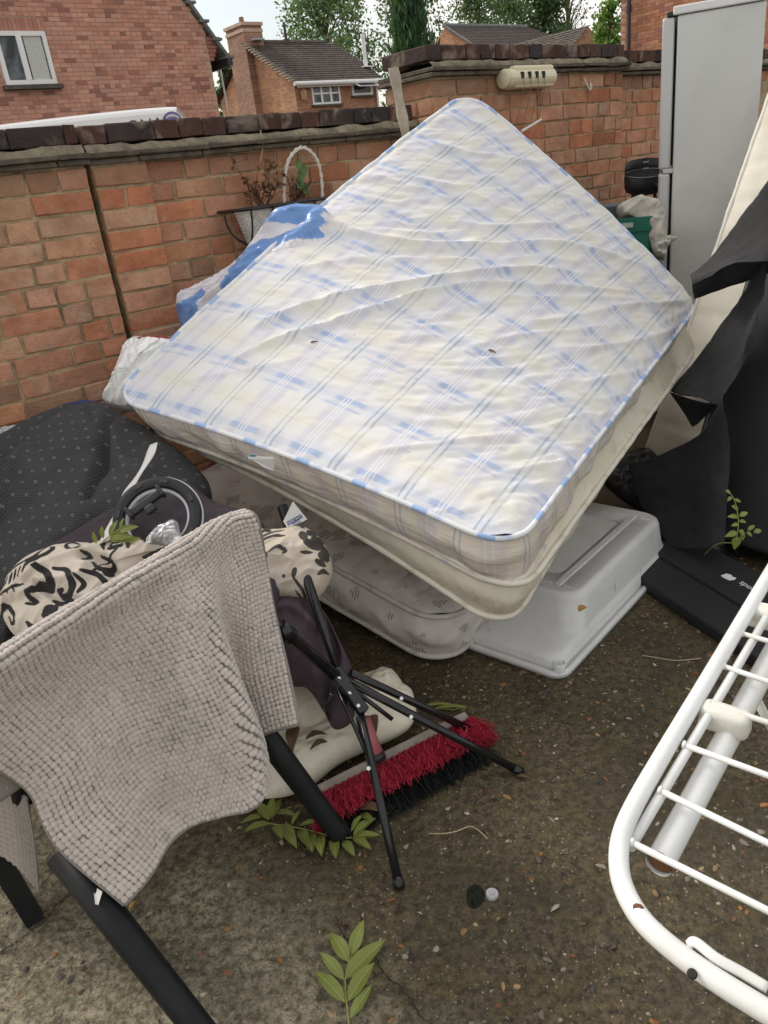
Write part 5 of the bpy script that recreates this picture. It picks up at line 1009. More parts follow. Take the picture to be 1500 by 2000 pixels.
# ================================================================ bags squeezed between wall and mattress
M_BAGV = mat('woven_bag', (1, 1, 1), .30, .08, 12, .3, 90, .003, vcol=True)
def bag_paint(px, py, uv):
    c = np.tile(np.array([.80, .78, .83]), (len(px), 1)); blue = np.array([.17, .33, .68])
    for poly in ([(548, 430), (565, 400), (640, 400), (640, 445), (560, 455), (505, 490), (500, 475)], [(480, 520), (640, 440), (640, 475), (560, 500), (520, 560), (480, 600)], [(340, 610), (352, 612), (420, 575), (432, 590), (410, 625), (400, 680), (340, 680)], [(470, 560), (500, 545), (480, 600), (460, 640)]):
        jx = px + 3 * np.sin(py * .21); c[inpoly(jx, py, poly)] = blue
    return c * (.92 + .08 * np.sin(uv[:, :1] * 900))
o = blob('striped_bag', [(352, 600), (375, 575), (430, 538), (470, 512), (505, 482), (545, 425), (570, 404), (600, 402), (640, 415), (640, 520), (560, 600), (470, 680), (400, 700), (360, 655)], AT(480, 560, 3.0), (-.35, -.75, .45), .07, .14, M_BAGV, None, rings=50, seg=240, folds=((.034, 4, 3.5, .75), (.016, 9, 2.8, .6), (.005, 22, 2.2, .5)), paint=bag_paint, pw=3, jag=2)
tag(o, 'crumpled blue and white striped woven laundry bag between the wall and the plaid mattress', 'bag')
M_PBAG = mat('white_polythene', (.60, .60, .58), .35, .06, 10, .2, 60)
def wb_paint(px, py, uv):
    c = np.ones((len(px), 3)) * .97; c[dist_poly(px, py, [(284, 663), (310, 661), (340, 664)])[0] < 4.0] = (.35, .04, .05); c[inpoly(px, py, [(198, 770), (215, 760), (222, 772), (205, 785)])] = (.4, .05, .05); return c
M_PBAGV = mat('white_polythene_bag', (.90, .90, .88), .28, .06, 10, .2, 60, vcol=True)
o = blob('carrier_bag', [(205, 779), (222, 735), (238, 700), (250, 672), (268, 658), (300, 657), (345, 662), (380, 690), (330, 760), (270, 800), (235, 802)], AT(270, 725, 2.72), (-.3, -.8, .4), .06, .09, M_PBAGV, None, rings=44, seg=200, folds=((.026, 6, 3.5, 1.15), (.016, 11, 3.0, .9), (.007, 26, 2.4, 1.3)), paint=wb_paint, jag=2.5)
tag(o, 'crumpled white plastic carrier bag with a red edge behind the mattress corner', 'bag')
def mat_dots():
    m, t, b = NT('dotted_backing'); uv = nd(t, 'ShaderNodeTexCoord').outputs['UV']; sp = nd(t, 'ShaderNodeSeparateXYZ'); lk(t, uv, sp.inputs[0])
    def grid(per, stag):
        x = mth(t, 'DIVIDE', sp.outputs[0], per); y = mth(t, 'DIVIDE', sp.outputs[1], per); row = mth(t, 'FLOOR', y); x = mth(t, 'ADD', x, mth(t, 'MULTIPLY', mth(t, 'MODULO', row, 2.0), stag))
        fx = mth(t, 'SUBTRACT', mth(t, 'FRACT', x), .5); fy = mth(t, 'SUBTRACT', mth(t, 'FRACT', y), .5); return mth(t, 'SQRT', mth(t, 'ADD', mth(t, 'MULTIPLY', fx, fx), mth(t, 'MULTIPLY', fy, fy)))
    d1 = grid(.042, .5); d2 = grid(.0075, .5)
    c = mixc(t, ramp(t, tex(t, uv, 5, 5), [(.3, 0.), (.7, 1.)]), (.026, .026, .027), (.042, .042, .043))
    c = mixc(t, mth(t, 'MULTIPLY', ramp(t, d2, [(.20, 1.), (.30, 0.)]), .5), c, (.12, .12, .12)); ring = ramp(t, d1, [(.045, 0.), (.06, 1.), (.10, 1.), (.12, 0.)])
    c = mixc(t, mth(t, 'MULTIPLY', ring, .7), c, (.20, .20, .20)); lk(t, c, b.inputs['Base Color']); b.inputs['Roughness'].default_value = .85; bumpn(t, b, d2, .2, .002); return m
n_d = (-.08, -.55, .83)
o = blob('dotted_quilt', [(-60, 880), (0, 858), (50, 828), (100, 802), (150, 792), (215, 795), (245, 815), (300, 845), (360, 890), (412, 962), (330, 1020), (230, 1060), (150, 1120), (60, 1220), (20, 1290), (-70, 1330)], AT(120, 1000, 2.28), n_d, .10, .16, mat_dots(), None, rings=50, seg=220, folds=((.024, 3.5, 3.0, .8), (.009, 9, 2.5, .5)), pw=3,
         ridges=(([(245, 815), (232, 850), (228, 900), (222, 950), (200, 1000)], 10, -.05), ([(160, 800), (110, 830), (60, 870), (10, 930)], 12, -.035), ([(80, 910), (60, 970), (35, 1040), (5, 1090)], 10, .03), ([(225, 800), (240, 880), (260, 930), (300, 960)], 16, .02), ([(175, 800), (176, 815), (200, 850)], 6, -.015)))
tag(o, 'large charcoal grey quilt with small ring dots heaped against the wall at left', 'quilt')
o = blob('paper_scrap', [(0, 838), (20, 832), (48, 833), (52, 845), (20, 850), (-10, 852)], AT(25, 842, 2.72), (-.1, -.6, .75), .01, .01, M_PBAG, folds=((.006, 40, 1, 0),)); tag(o, 'scrap of white paper at the left frame edge above the dotted quilt', 'paper')
o = blob('blue_bag_edge', [(118, 800), (130, 790), (160, 786), (190, 788), (205, 796), (160, 806)], AT(160, 797, 2.82), (-.1, -.6, .75), .02, .03, mat('navy_bag', (.03, .06, .17), .5, .2)); o.name = 'navy_bag'; tag(o, 'sliver of dark blue bag behind the top edge of the dotted quilt', 'bag')
# white fabric strap hanging from the mattress corner
P = smoothpath([AT(300, 866, 2.26), AT(290, 895, 2.20), AT(272, 925, 2.14), AT(252, 955, 2.06), AT(238, 985, 2.0), AT(222, 1015, 1.94), AT(203, 1058, 1.86)], 30); b = MB(); rowsP = []
for k, p in enumerate(P): w = .022 + .006 * math.sin(k * .5); tw = .35 * math.sin(k * .22); rowsP.append([p + np.array([math.cos(tw), math.sin(tw) * .5, .25 * math.cos(tw)]) * w * q + EZ * .0 for q in np.linspace(-.55, .55, 5)])
b.grid(rowsP); o = b.build('strap', M_WHITECLOTH, None, True); md = o.modifiers.new('t', 'SOLIDIFY'); md.thickness = .002; tag(o, 'twisted white fabric strap hanging down from the mattress corner over the dotted quilt', 'strap')
# ================================================================ purple bedding, patterned cushions
M_PURPLE = mat('plum_bedding', (.050, .038, .048), .85, .15, 5, .25, 160, .001, weave=60)
o = blob('plum_bedding', [(60, 1110), (150, 1040), (240, 985), (300, 950), (360, 940), (425, 985), (500, 1010), (540, 1080), (540, 1200), (480, 1300), (340, 1330), (200, 1310), (80, 1260)], AT(310, 1060, 2.02), (-.05, -.55, .83), .06, .14, M_PURPLE, None, rings=40, seg=160, folds=((.02, 5, 2.2, .5), (.008, 14, 2, 1.0)), pw=3)
tag(o, 'dark plum bedding heaped under the ring light and patterned cushion', 'bedding')
def print_paint(base, ink, strokes, ells, off, sc, jit=0):
    def f(px, py, uv):
        x = (px - off[0]) * sc; y = (py - off[1]) * sc; c = np.tile(np.array(base), (len(px), 1)); m = np.zeros(len(px), bool)
        for pts, w in strokes: d_, s_ = dist_poly(x, y, pts); m |= d_ < w * (.45 + .55 * np.sin(math.pi * np.clip(s_, 0, 1)) ** .7)
        for cx, cy, a, b_, th in ells: ca, sa = math.cos(th), math.sin(th); m |= (((x - cx) * ca + (y - cy) * sa) / a) ** 2 + (((y - cy) * ca - (x - cx) * sa) / b_) ** 2 < 1
        c[m] = ink; return c
    return f
M_PRINT = mat('printed_cotton', (1, 1, 1), .85, .06, 6, .15, 120, .001, vcol=True)
ST1 = [([(40, 1310), (70, 1240), (150, 1150), (290, 1100), (330, 1060), (370, 1000), (440, 960), (560, 957), (605, 985), (590, 1030), (540, 1045), (495, 1030), (485, 1000), (510, 985), (540, 995)], 12), ([(270, 1180), (290, 1120), (340, 1090), (395, 1065), (425, 1040), (405, 1032)], 16), ([(712, 965), (690, 1005), (708, 1045)], 12), ([(805, 955), (835, 990), (840, 1030)], 18), ([(70, 1275), (130, 1268), (190, 1245), (255, 1238)], 10),
       ([(200, 1530), (110, 1505), (62, 1440), (48, 1370), (85, 1332), (130, 1350), (160, 1400), (160, 1435), (125, 1425), (110, 1392)], 15), ([(335, 1145), (400, 1180), (432, 1225), (405, 1258), (350, 1250), (280, 1270)], 24), ([(450, 1165), (520, 1175), (545, 1235), (530, 1290), (485, 1310), (455, 1285), (485, 1272)], 20), ([(590, 1060), (628, 1080), (618, 1108), (590, 1098)], 14), ([(600, 1175), (670, 1185), (720, 1230), (760, 1225)], 16), ([(370, 1410), (440, 1372)], 40), ([(680, 1075), (745, 1110), (730, 1150), (680, 1152), (650, 1120)], 14), ([(300, 1250), (262, 1290), (315, 1340), (250, 1335)], 16),
       ([(560, 1190), (600, 1240), (570, 1290)], 14), ([(820, 980), (770, 1060), (690, 1130), (640, 1180)], 9), ([(960, 970), (1000, 985), (1040, 985)], 8), ([(300, 1010), (250, 1050), (220, 1040), (240, 1020)], 16), ([(420, 1330), (470, 1350), (520, 1330), (540, 1380)], 18), ([(250, 1440), (300, 1480), (360, 1460)], 20)]
EL1 = [(70, 1252, 8, 34, .5), (103, 1228, 9, 36, .45), (135, 1208, 9, 36, .4), (168, 1195, 10, 38, .35), (203, 1183, 10, 38, .3), (238, 1170, 9, 34, .3), (755, 985, 42, 18, .3), (770, 1030, 50, 16, -.2), (940, 970, 40, 26, .1), (365, 1160, 40, 20, .6), (110, 1275, 5, 16, 0), (150, 1270, 5, 16, 0), (190, 1262, 5, 16, 0), (720, 1170, 22, 22, 0), (740, 1010, 8, 30, .2), (700, 1010, 8, 26, .2), (460, 1420, 30, 40, .4)]
o = blob('patterned_cushion', [(3, 1190), (18, 1150), (45, 1112), (95, 1082), (150, 1068), (210, 1063), (280, 1062), (330, 1066), (358, 1078), (330, 1095), (290, 1150), (250, 1200), (190, 1250), (120, 1290), (70, 1270), (25, 1235)], AT(165, 1165, 1.86), (-.05, -.68, .72), .10, .09, M_PRINT, None, rings=100, seg=380, folds=((.024, 5, 2.2, .3), (.010, 12, 2.4, .9)), paint=print_paint((.70, .62, .52), (.028, .026, .026), ST1, EL1, (0, 750), 3.0), pw=2.6, ridges=(([(90, 1150), (130, 1125), (195, 1098), (210, 1110), (190, 1150), (100, 1158)], 9, .018), ([(200, 1110), (240, 1120), (255, 1150)], 10, -.03), ([(20, 1200), (80, 1185), (110, 1190)], 8, -.015), ([(100, 1160), (150, 1185), (200, 1200)], 9, -.02)))
tag(o, 'beige cushion with bold black scroll print, lying left behind the bath mat', 'cushion')
ST2 = [([(480, 640), (530, 600), (590, 565), (640, 560)], 10), ([(485, 690), (540, 655), (600, 640), (650, 645)], 11), ([(480, 665), (560, 620), (640, 600)], 7), ([(485, 800), (530, 790), (548, 760), (520, 745), (495, 755)], 13), ([(560, 750), (610, 715), (655, 735), (640, 750)], 12), ([(520, 570), (535, 600), (560, 605)], 12), ([(690, 870), (720, 910), (745, 950), (740, 985), (700, 940)], 10), ([(740, 740), (800, 735)], 10), ([(830, 850), (860, 830), (880, 830)], 12), ([(700, 570), (720, 560), (745, 580)], 14)]
EL2 = [(750, 640, 24, 36, -.5), (790, 605, 26, 36, .2), (825, 650, 30, 34, .9), (800, 690, 50, 26, .35), (860, 700, 20, 40, -.5), (860, 745, 28, 34, -.2), (805, 660, 6, 6, 0), (845, 790, 30, 18, .4), (700, 850, 14, 30, .3), (640, 870, 10, 10, 0)]
o = blob('patterned_cushion', [(470, 1060), (510, 1040), (560, 1036), (600, 1034), (630, 1058), (646, 1090), (648, 1125), (628, 1160), (605, 1175), (560, 1175), (500, 1170), (470, 1120)], AT(570, 1105, 1.93), (0, -.72, .69), .08, .08, M_PRINT, None, rings=90, seg=320, folds=((.022, 6, 2.4, 1.0), (.010, 14, 2, .4)), paint=print_paint((.64, .56, .46), (.06, .055, .05), ST2, EL2, (350, 850), 3.0))
tag(o, 'beige cushion with grey petal print, squeezed under the floral mattress behind the tripod', 'cushion')
o = blob('plum_pillow', [(500, 1170), (550, 1148), (590, 1155), (630, 1190), (660, 1245), (685, 1300), (694, 1350), (690, 1405), (655, 1425), (632, 1390), (600, 1345), (560, 1335), (520, 1270), (480, 1200)], AT(600, 1270, 1.78), (.1, -.75, .66), .07, .09, mat('plum_fabric', (.066, .045, .056), .85, .12, 5, .25, 160, .001), None, rings=46, seg=200, folds=((.012, 6, 2.4, 1.1), (.005, 16, 2, 1.2)), ridges=(([(640, 1210), (655, 1280), (645, 1350), (635, 1420)], 10, -.05), ([(520, 1200), (570, 1190), (620, 1230)], 12, .02)))
tag(o, 'plum coloured pillow under the tripod pole beside the bath mat', 'pillow')
# cream cloths on the ground around the broom
M_CREAMC = mat('cream_blanket', (.78, .73, .59), .9, .06, 6, .25, 100, .002, dirt=(.34, .30, .19), dirt_amt=.35, dscale=5)
o = blob('cream_blanket', [(400, 1500), (470, 1440), (560, 1400), (640, 1370), (720, 1360), (790, 1350), (812, 1372), (800, 1420), (720, 1460), (660, 1490), (610, 1530), (560, 1552), (500, 1558), (420, 1550)], G(600, 1490, .05), (0, -.2, .98), .055, .045, M_CREAMC, None, rings=40, seg=200, folds=((.016, 7, 2.5, .4), (.006, 20, 2, .2)), pw=3); tag(o, 'dirty cream blanket spread on the ground under the broom head', 'blanket')
o = blob('cream_cloth', [(690, 1330), (735, 1312), (770, 1316), (790, 1340), (806, 1352), (804, 1372), (770, 1385), (715, 1375), (680, 1360)], G(745, 1350, .06), (0, -.45, .9), .06, .06, M_CREAMC, None, rings=34, seg=150, folds=((.016, 10, 2, .9), (.006, 26, 1.5, .4))); tag(o, 'bunched cream cloth behind the tripod hub under the floral mattress corner', 'cloth')
o = blob('cream_pillow', [(500, 1300), (560, 1320), (610, 1340), (645, 1395), (658, 1425), (640, 1445), (590, 1440), (540, 1420), (490, 1380)], G(600, 1395, .12), (0, -.7, .7), .04, .06, M_CREAMC, None, rings=30, seg=140, folds=((.012, 9, 2, .8),)); tag(o, 'cream fabric corner showing below the plum pillow', 'cloth')
# ================================================================ ring light
rc = AT(309, 1014, 1.93); rn = nrm([.05, -.72, .69]); rx = nrm(np.cross(EZ, rn)); ry = np.cross(rn, rx); RR = .104
rl = thing('ring_light', 'black ring light with a phone clamp lying on the plum bedding', 'ring light', rc)
def ringpt(a, r, h): return rc + rx * r * math.cos(a) + ry * r * math.sin(a) + rn * h
b = MB(); aa = np.linspace(0, 2 * math.pi, 73); b.grid([[ringpt(x, r, h) for r, h in ((RR - .016, .0), (RR - .016, .014), (RR - .012, .018), (RR + .010, .020), (RR + .014, .016), (RR + .014, 0), (RR - .016, 0))] for x in aa]); b.build('housing', mat('ring_black', (.009, .009, .010), .5, .15, 20, .1), rl, True)
b = MB(); b.grid([[ringpt(x, r, h) for r, h in ((RR - .024, -.004), (RR - .024, .006), (RR - .0165, .008), (RR - .0165, -.004))] for x in aa]); b.build('diffuser', mat('diffuser_white', (.60, .60, .66), .4, .05), rl, True)
b = MB(); b.grid([[ringpt(x, r, h) for r, h in ((RR + .0145, -.002), (RR + .0145, .004), (RR + .019, .004), (RR + .019, -.002))] for x in aa]); b.build('outer_diffuser', bpy.data.materials['diffuser_white'], rl, True)
for a0 in (1.2, 1.9, .3, 2.8, 5.6):
    b = MB(); b.grid([[ringpt(a0 + f * .22, r, h) for r, h in ((RR - .006, .0195), (RR - .005, .0225), (RR + .004, .0225), (RR + .005, .0195))] for f in np.linspace(0, 1, 6)]); b.build('vent', mat('ring_grill', (.035, .035, .037), .5), rl)
cl_c = ringpt(2.1, .045, .03); d1_ = nrm(rx * .85 + ry * .5); d2_ = np.cross(rn, d1_)
V, Fc = bevel_box((.105, .022, .02), .005, 2); cl_ = obj('phone_clamp', place(V, cl_c, np.array([d1_, d2_, rn])), Fc, M_BLACKP, rl, False)
for sgn in (-1, 1): V, Fc = bevel_box((.012, .034, .03), .004, 2); obj('clamp_jaw', place(V, cl_c + d1_ * .05 * sgn + rn * .006, np.array([d1_, d2_, rn])), Fc, M_BLACKP, cl_)
V, Fc = bevel_box((.03, .024, .022), .006, 2); obj('clamp_joint', place(V, cl_c - d2_ * .022, np.array([d1_, d2_, rn])), Fc, M_BLACKP, cl_)
b = MB(); b.tube(smoothpath([cl_c - d2_ * .03, cl_c - d2_ * .06 + d1_ * .02, ringpt(5.4, .07, .02), ringpt(5.2, RR - .02, .012)], 20), .0035, 7); b.build('gooseneck', M_BLACKP, rl)
o = blob('cling_film', [(285, 1060), (300, 1035), (322, 1022), (345, 1018), (352, 1040), (366, 1062), (372, 1075), (350, 1078), (318, 1065)], AT(328, 1052, 1.84), (0, -.7, .7), .03, .02, mat('clear_film', (.70, .71, .72), .12, .1, 30, .3, 90, trans=.5), None, rings=30, seg=140, folds=((.014, 18, 2.4, .8), (.006, 45, 1.6, .1))); tag(o, 'crumpled clear plastic film between the ring light and the bath mat', 'plastic film')
# ================================================================ chair with the bath mat thrown over its back
M_LEG = mat('black_leg', (.009, .010, .011), .45, .25, 10, .15, 120, .0008, dirt=(.03, .03, .03), dirt_amt=.3, spec=.22)
ch = thing('chair', 'black chair seen from behind with splayed legs, hidden under the bath mat', 'chair', (-.62, 1.35, 0))
tA = G(668, 1636, .012); kA = G(528, 1450, .285); tB = G(452, 2090, .012); kB = G(118, 1664, .345)
def leg(t, k, r0, r1, ext):
    d = nrm(k - t); L = np.linalg.norm(k - t) + ext; ss = np.array([0, .004, .012, .03, L * .5, L]); rr = np.array([r0 * .55, r0 * .85, r0 * .97, r0, (r0 + r1) / 2, r1]); b = MB(); b.tube([t + d * s for s in ss], rr, 20); return b.build('leg', M_LEG, ch, True), t + d * L
_, uA = leg(tA, kA, .026, .031, .16); _, uB = leg(tB, kB, .0265, .031, .0)
tC = G(66, 1792, 0); b = MB(); uC = tC + np.array([-.10, .06, .43]); ks = np.linspace(0, 1, 6); P = []
for f in ks: p = tC + (uC - tC) * f; w = .021 + .004 * f; P.append([p + np.array([.80, .6, 0]) * w * a + np.array([-.6, .80, 0]) * w * c for a, c in ((-1, -1), (1, -1), (1, 1), (-1, 1), (-1, -1))])
b.grid(P); b.add(P[0][:4], [(0, 1, 2, 3)]); b.build('leg', M_LEG, ch)
tD = np.array([-.86, 1.86, 0]); b = MB(); uD = tD + np.array([.0, -.06, .43]); P = []
for f in ks: p = tD + (uD - tD) * f; w = .021 + .004 * f; P.append([p + np.array([.80, .6, 0]) * w * a + np.array([-.6, .80, 0]) * w * c for a, c in ((-1, -1), (1, -1), (1, 1), (-1, 1), (-1, -1))])
b.grid(P); b.add(P[0][:4], [(0, 1, 2, 3)]); b.build('leg', M_LEG, ch)
V = [G(440, 1085, .735) , G(0, 1360, .735)]; V = [v + np.array([-.77, .60, 0]) * .10 for v in V]; V = [V[0], V[1], V[1] + np.array([-.77, .60, 0]) * .42, V[0] + np.array([-.77, .60, 0]) * .42]; V = [np.array([v[0], v[1], .42]) for v in V]; b = MB(); b.add(V + [v + EZ * .05 for v in V], [(0, 1, 2, 3), (4, 7, 6, 5), (0, 4, 5, 1), (1, 5, 6, 2), (2, 6, 7, 3), (3, 7, 4, 0)]); b.build('seat', M_LEG, ch)
bkd = np.array([-.80, .60, 0]); r0_, r1_ = G(492, 1026, .785) + bkd * .045 - EZ * .015, G(-60, 1360, .785) + bkd * .045 - EZ * .015
for u_, q_ in ((V[0], r0_ - (r0_ - r1_) * .05), (V[1], r1_ + (r0_ - r1_) * .12)): b = MB(); b.tube([u_ + EZ * .02, (u_ + q_) / 2 + bkd * .02, q_], .016, 10); b.build('back_post', M_LEG, ch, True)
b = MB(); b.tube([r0_ - (r0_ - r1_) * .04, (r0_ + r1_) / 2, r1_ + (r0_ - r1_) * .02], .016, 12); b.build('back_rail', M_LEG, ch, True)
# ---- the mat: control net (px, py, height), columns from the hanging corner to the right corner
NET = [[(240, 1768, .255), (112, 1650, .385), (58, 1545, .50), (-16, 1490, .605), (-85, 1430, .72), (-128, 1372, .805)],
       [(300, 1690, .270), (220, 1592, .385), (150, 1500, .505), (88, 1410, .625), (36, 1345, .73), (8, 1298, .805)],
       [(362, 1622, .285), (300, 1520, .390), (245, 1420, .51), (195, 1320, .635), (163, 1250, .74), (143, 1212, .805)],
       [(430, 1596, .295), (378, 1500, .400), (330, 1390, .525), (290, 1280, .645), (268, 1190, .74), (256, 1145, .805)],
       [(488, 1582, .300), (462, 1475, .405), (420, 1350, .535), (382, 1230, .655), (360, 1140, .745), (350, 1086, .805)],
       [(508, 1548, .310), (488, 1445, .415), (452, 1325, .545), (418, 1210, .665), (398, 1112, .75), (388, 1062, .805)],
       [(470, 1470, .300), (462, 1380, .400), (448, 1275, .53), (434, 1180, .65), (428, 1090, .745), (424, 1040, .805)],
       [(520, 1432, .335), (508, 1340, .435), (492, 1235, .56), (476, 1140, .67), (466, 1066, .75), (460, 1022, .805)],
       [(585, 1414, .355), (560, 1300, .465), (536, 1195, .575), (520, 1105, .675), (510, 1048, .755), (500, 1010, .805)]]
A = np.array([[G(*p) for p in row] for row in NET])
rd = nrm(A[0, -1] - A[-1, -1]); bk = np.array([-rd[1], rd[0], 0]); bk = bk if bk[0] < 0 else -bk         # towards the hidden front of the chair
A = np.concatenate([A, (A[:, -1] + bk * .03 + EZ * .008)[:, None], (A[:, -1] + bk * .055 - EZ * .03)[:, None], (A[:, -1] + bk * .075 - EZ * .16)[:, None], (A[:, -1] + bk * .085 - EZ * .30)[:, None]], 1)
nu_, nv_ = 120, 140
R1 = np.array([resample(smoothpath(r, 200), nv_) for r in A]); SP = np.stack([resample(smoothpath(R1[:, j], 200), nu_) for j in range(nv_)], 1)
_u, _v = np.meshgrid(np.linspace(0, 1, nu_), np.linspace(0, 1, nv_), indexing='ij'); _N0 = np.cross(np.gradient(SP, axis=0), np.gradient(SP, axis=1)); _N0 /= np.linalg.norm(_N0, axis=-1)[..., None]; _N0 *= np.sign((_N0 * (EYE - SP)).sum(-1)[60, 40])
_w = (1 - np.clip(_v / .62, 0, 1)) ** 1.0; SP = SP + _N0 * (_w * (.017 * np.sin(_u * 12.5 + .8 - 1.2 * _v) + .010 * np.sin(_u * 23 + 2 * _v)))[..., None]
NN = np.cross(np.gradient(SP, axis=0), np.gradient(SP, axis=1)); NN /= np.linalg.norm(NN, axis=-1)[..., None]; NN *= np.sign((NN * (EYE - SP)).sum(-1)[60, 40])
mt = thing('bath_mat', 'grey beige chenille bath mat draped over the chair in the left foreground', 'bath mat', SP[0, 0])
M_MATB = mat('mat_backing', (.26, .235, .215), .95, .12, 8, .4, 90); M_NUB = mat('chenille', (.64, .565, .51), .95, .10, 7, 1.0, 800, .0025, dirt=(.30, .27, .24), dirt_amt=.5, dscale=4, vcol=True, sheen=.5)
b = MB(); b.grid(SP); o = b.build('backing', M_MATB, mt, True); md = o.modifiers.new('t', 'SOLIDIFY'); md.thickness = .004; md.offset = 0
# hem tape round the edge
hem = [SP[:, 0], SP[0, :], SP[-1, :]]
for h in hem: b = MB(); b.tube(h, .005, 6); b.build('hem', M_MATB, mt, True)
# bobbles
bm = bmesh.new(); bmesh.ops.create_icosphere(bm, subdivisions=2, radius=1); NV = np.array([v.co[:] for v in bm.verts]); NF = [[v.index for v in f.verts] for f in bm.faces]; bm.free(); NV = np.sign(NV) * np.abs(NV) ** np.array([.78, .78, .9])
lu = np.linalg.norm(np.diff(SP[:, 40], axis=0), axis=1).sum(); lv = np.linalg.norm(np.diff(SP[60], axis=0), axis=1).sum(); PITCH_N = .0113
cu, cv = int(lu / PITCH_N), int(lv / PITCH_N); rn_ = np.random.default_rng(5); Vs = []; Fs = []; Cs = []; k = 0
for i in range(cu):
    for j in range(cv):
        x = (i + .7 + rn_.normal(0, .025)) / (cu + .4) * (nu_ - 1); y = (j + .7 + .5 * 0 + rn_.normal(0, .035)) / (cv + .4) * (nv_ - 1)
        if not (0 < x < nu_ - 1.01 and 0 < y < nv_ - 1.01): continue
        i0, j0 = int(x), int(y); fx, fy = x - i0, y - j0
        P = SP[i0, j0] * (1 - fx) * (1 - fy) + SP[i0 + 1, j0] * fx * (1 - fy) + SP[i0, j0 + 1] * (1 - fx) * fy + SP[i0 + 1, j0 + 1] * fx * fy
        n = NN[i0, j0]; tu = SP[i0 + 1, j0] - SP[i0, j0]; tv = SP[i0, j0 + 1] - SP[i0, j0]; su = np.linalg.norm(tu) * (nu_ - 1) / cu; sv = np.linalg.norm(tv) * (nv_ - 1) / cv
        tu = tu / np.linalg.norm(tu); tv = nrm(tv - tu * (tv @ tu)); sz = rn_.uniform(.9, 1.12)
        lean = (tu * rn_.normal(0, .12) + tv * (rn_.normal(0, .12) - .10)) * .005
        L = NV * np.array([min(su, .020) * .57 * sz, min(sv, .016) * .59 * sz, .0062 * rn_.uniform(.88, 1.12)]); L = L * (1 + .045 * rn_.standard_normal((len(NV), 1)))
        Vs.append(P + n * .0045 + lean * .5 + L[:, :1] * tu + L[:, 1:2] * tv + L[:, 2:] * n + (L[:, 2:] / .008) * lean); Fs.extend([[a + k for a in f] for f in NF]); k += len(NV); Cs.append(np.tile(np.full(3, rn_.uniform(.92, 1.07)), (len(NV), 1)))
obj('pile', np.concatenate(Vs), Fs, M_NUB, mt, True, np.concatenate(Cs), None, 'stuff')
# the far flap of the mat at the left edge, hanging behind the leg
sheet('rear_flap', [[G(-60, 1520, .50), G(-60, 1590, .42), G(-50, 1640, .36)], [G(10, 1530, .49), G(20, 1610, .41), G(28, 1690, .32)], [G(52, 1560, .46), G(66, 1640, .37), G(76, 1742, .26)]], mat('mat_reverse', (.30, .265, .24), .95, .12, 8, .6, 60, .004), mt, 90, 110, .006, lambda a, c, P: .0035 * np.abs(np.sin(a * 38) * np.sin(c * 46)) ** .6, world=True)
NVQ = 0
tgp = G(188, 1748, .30); b = MB(); b.add([G(182, 1730, .30), G(200, 1742, .30), G(192, 1768, .29), G(186, 1766, .295)], [(0, 1, 2, 3)]); o = b.build('wash_label', M_WHITECLOTH, mt); md = o.modifiers.new('t', 'SOLIDIFY'); md.thickness = .001
# ================================================================ collapsed light stand
M_TRI = mat('black_gloss_tube', (.010, .010, .011), .22, .2, 10, .05, 90); M_RVT = mat('steel_rivet', (.65, .65, .66), .3, .05, 9, 0, metal=.8)
ts = thing('tripod_stand', 'black tubular light stand with spread legs standing in front of the mattresses', 'tripod', G(700, 1400, 0)); hub = AT(662, 1325, 1.63); hub2 = AT(700, 1378, 1.575)
def bar(name, a, c, r, r2=None, seg=14, par_=ts, m=M_TRI): b_ = MB(); b_.tube([a, (a + c) / 2, c], [r, (r + (r2 or r)) / 2, r2 or r], seg); return b_.build(name, m, par_, True)
t1, t2, t3 = G(781, 1735, .006), G(1018, 1508, .006), G(942, 1436, .03)
for t_, st_ in ((t1, hub2), (t2, hub + np.array([.02, 0, -.01])), (t3, hub + np.array([.03, .02, .0]))):
    L1 = bar('leg', st_, t_, .0108, .0108); d_ = nrm(t_ - st_); bar('foot_cap', t_ - d_ * .025, t_ + d_ * .002, .0122, None, 12, L1)
    off = nrm(np.cross(d_, EZ)) * .011; bar('brace', st_ + off, st_ + (t_ - st_) * .36 + off * .4, .0045, None, 6); m_ = st_ + (t_ - st_) * .36 + off * .9; bar('rivet', m_ - off * .1, m_ + nrm(EYE - m_) * .011, .005, None, 10, ts, M_RVT)
top1 = G(395, 1095, .74); bar('centre_pole', hub, top1, .0150); m_ = hub + (top1 - hub) * .42; d_ = nrm(top1 - hub); cl_ = bar('collar', m_ - d_ * .022, m_ + d_ * .022, .0215, None, 18)
sd_ = nrm(np.cross(d_, EYE - m_)); sd_ = sd_ if sd_[2] < 0 else -sd_; V, Fc = bevel_box((.03, .02, .022), .004, 2); obj('clamp_lug', place(V, m_ + sd_ * .026, np.array([d_, sd_, np.cross(d_, sd_)])), Fc, M_TRI, cl_)
bar('wing_bolt', m_ + sd_ * .03, m_ + sd_ * .052 - d_ * -.01, .004, .007, 8, cl_, mat('dull_steel', (.25, .25, .26), .4, .1)); bar('rivet', m_ + sd_ * .028 + nrm(EYE - m_) * .01, m_ + sd_ * .028 + nrm(EYE - m_) * .014, .004, None, 10, cl_, M_RVT)
top2 = AT(552, 990, 2.02); bar('upper_pole', hub + np.array([.0, .01, .012]), top2, .0115, .016); q = hub + (top2 - hub) * .66; d_ = nrm(top2 - hub); sdw = nrm(np.cross(d_, EYE - q)); V, Fc = bevel_box((.10, .008, .003), .001, 1); obj('maker_label', place(V, q + nrm(EYE - q) * .0125 - sdw * .004, np.array([d_, sdw, np.cross(d_, sdw)])), Fc, mat('label_grey', (.45, .45, .46), .5, .1), ts)
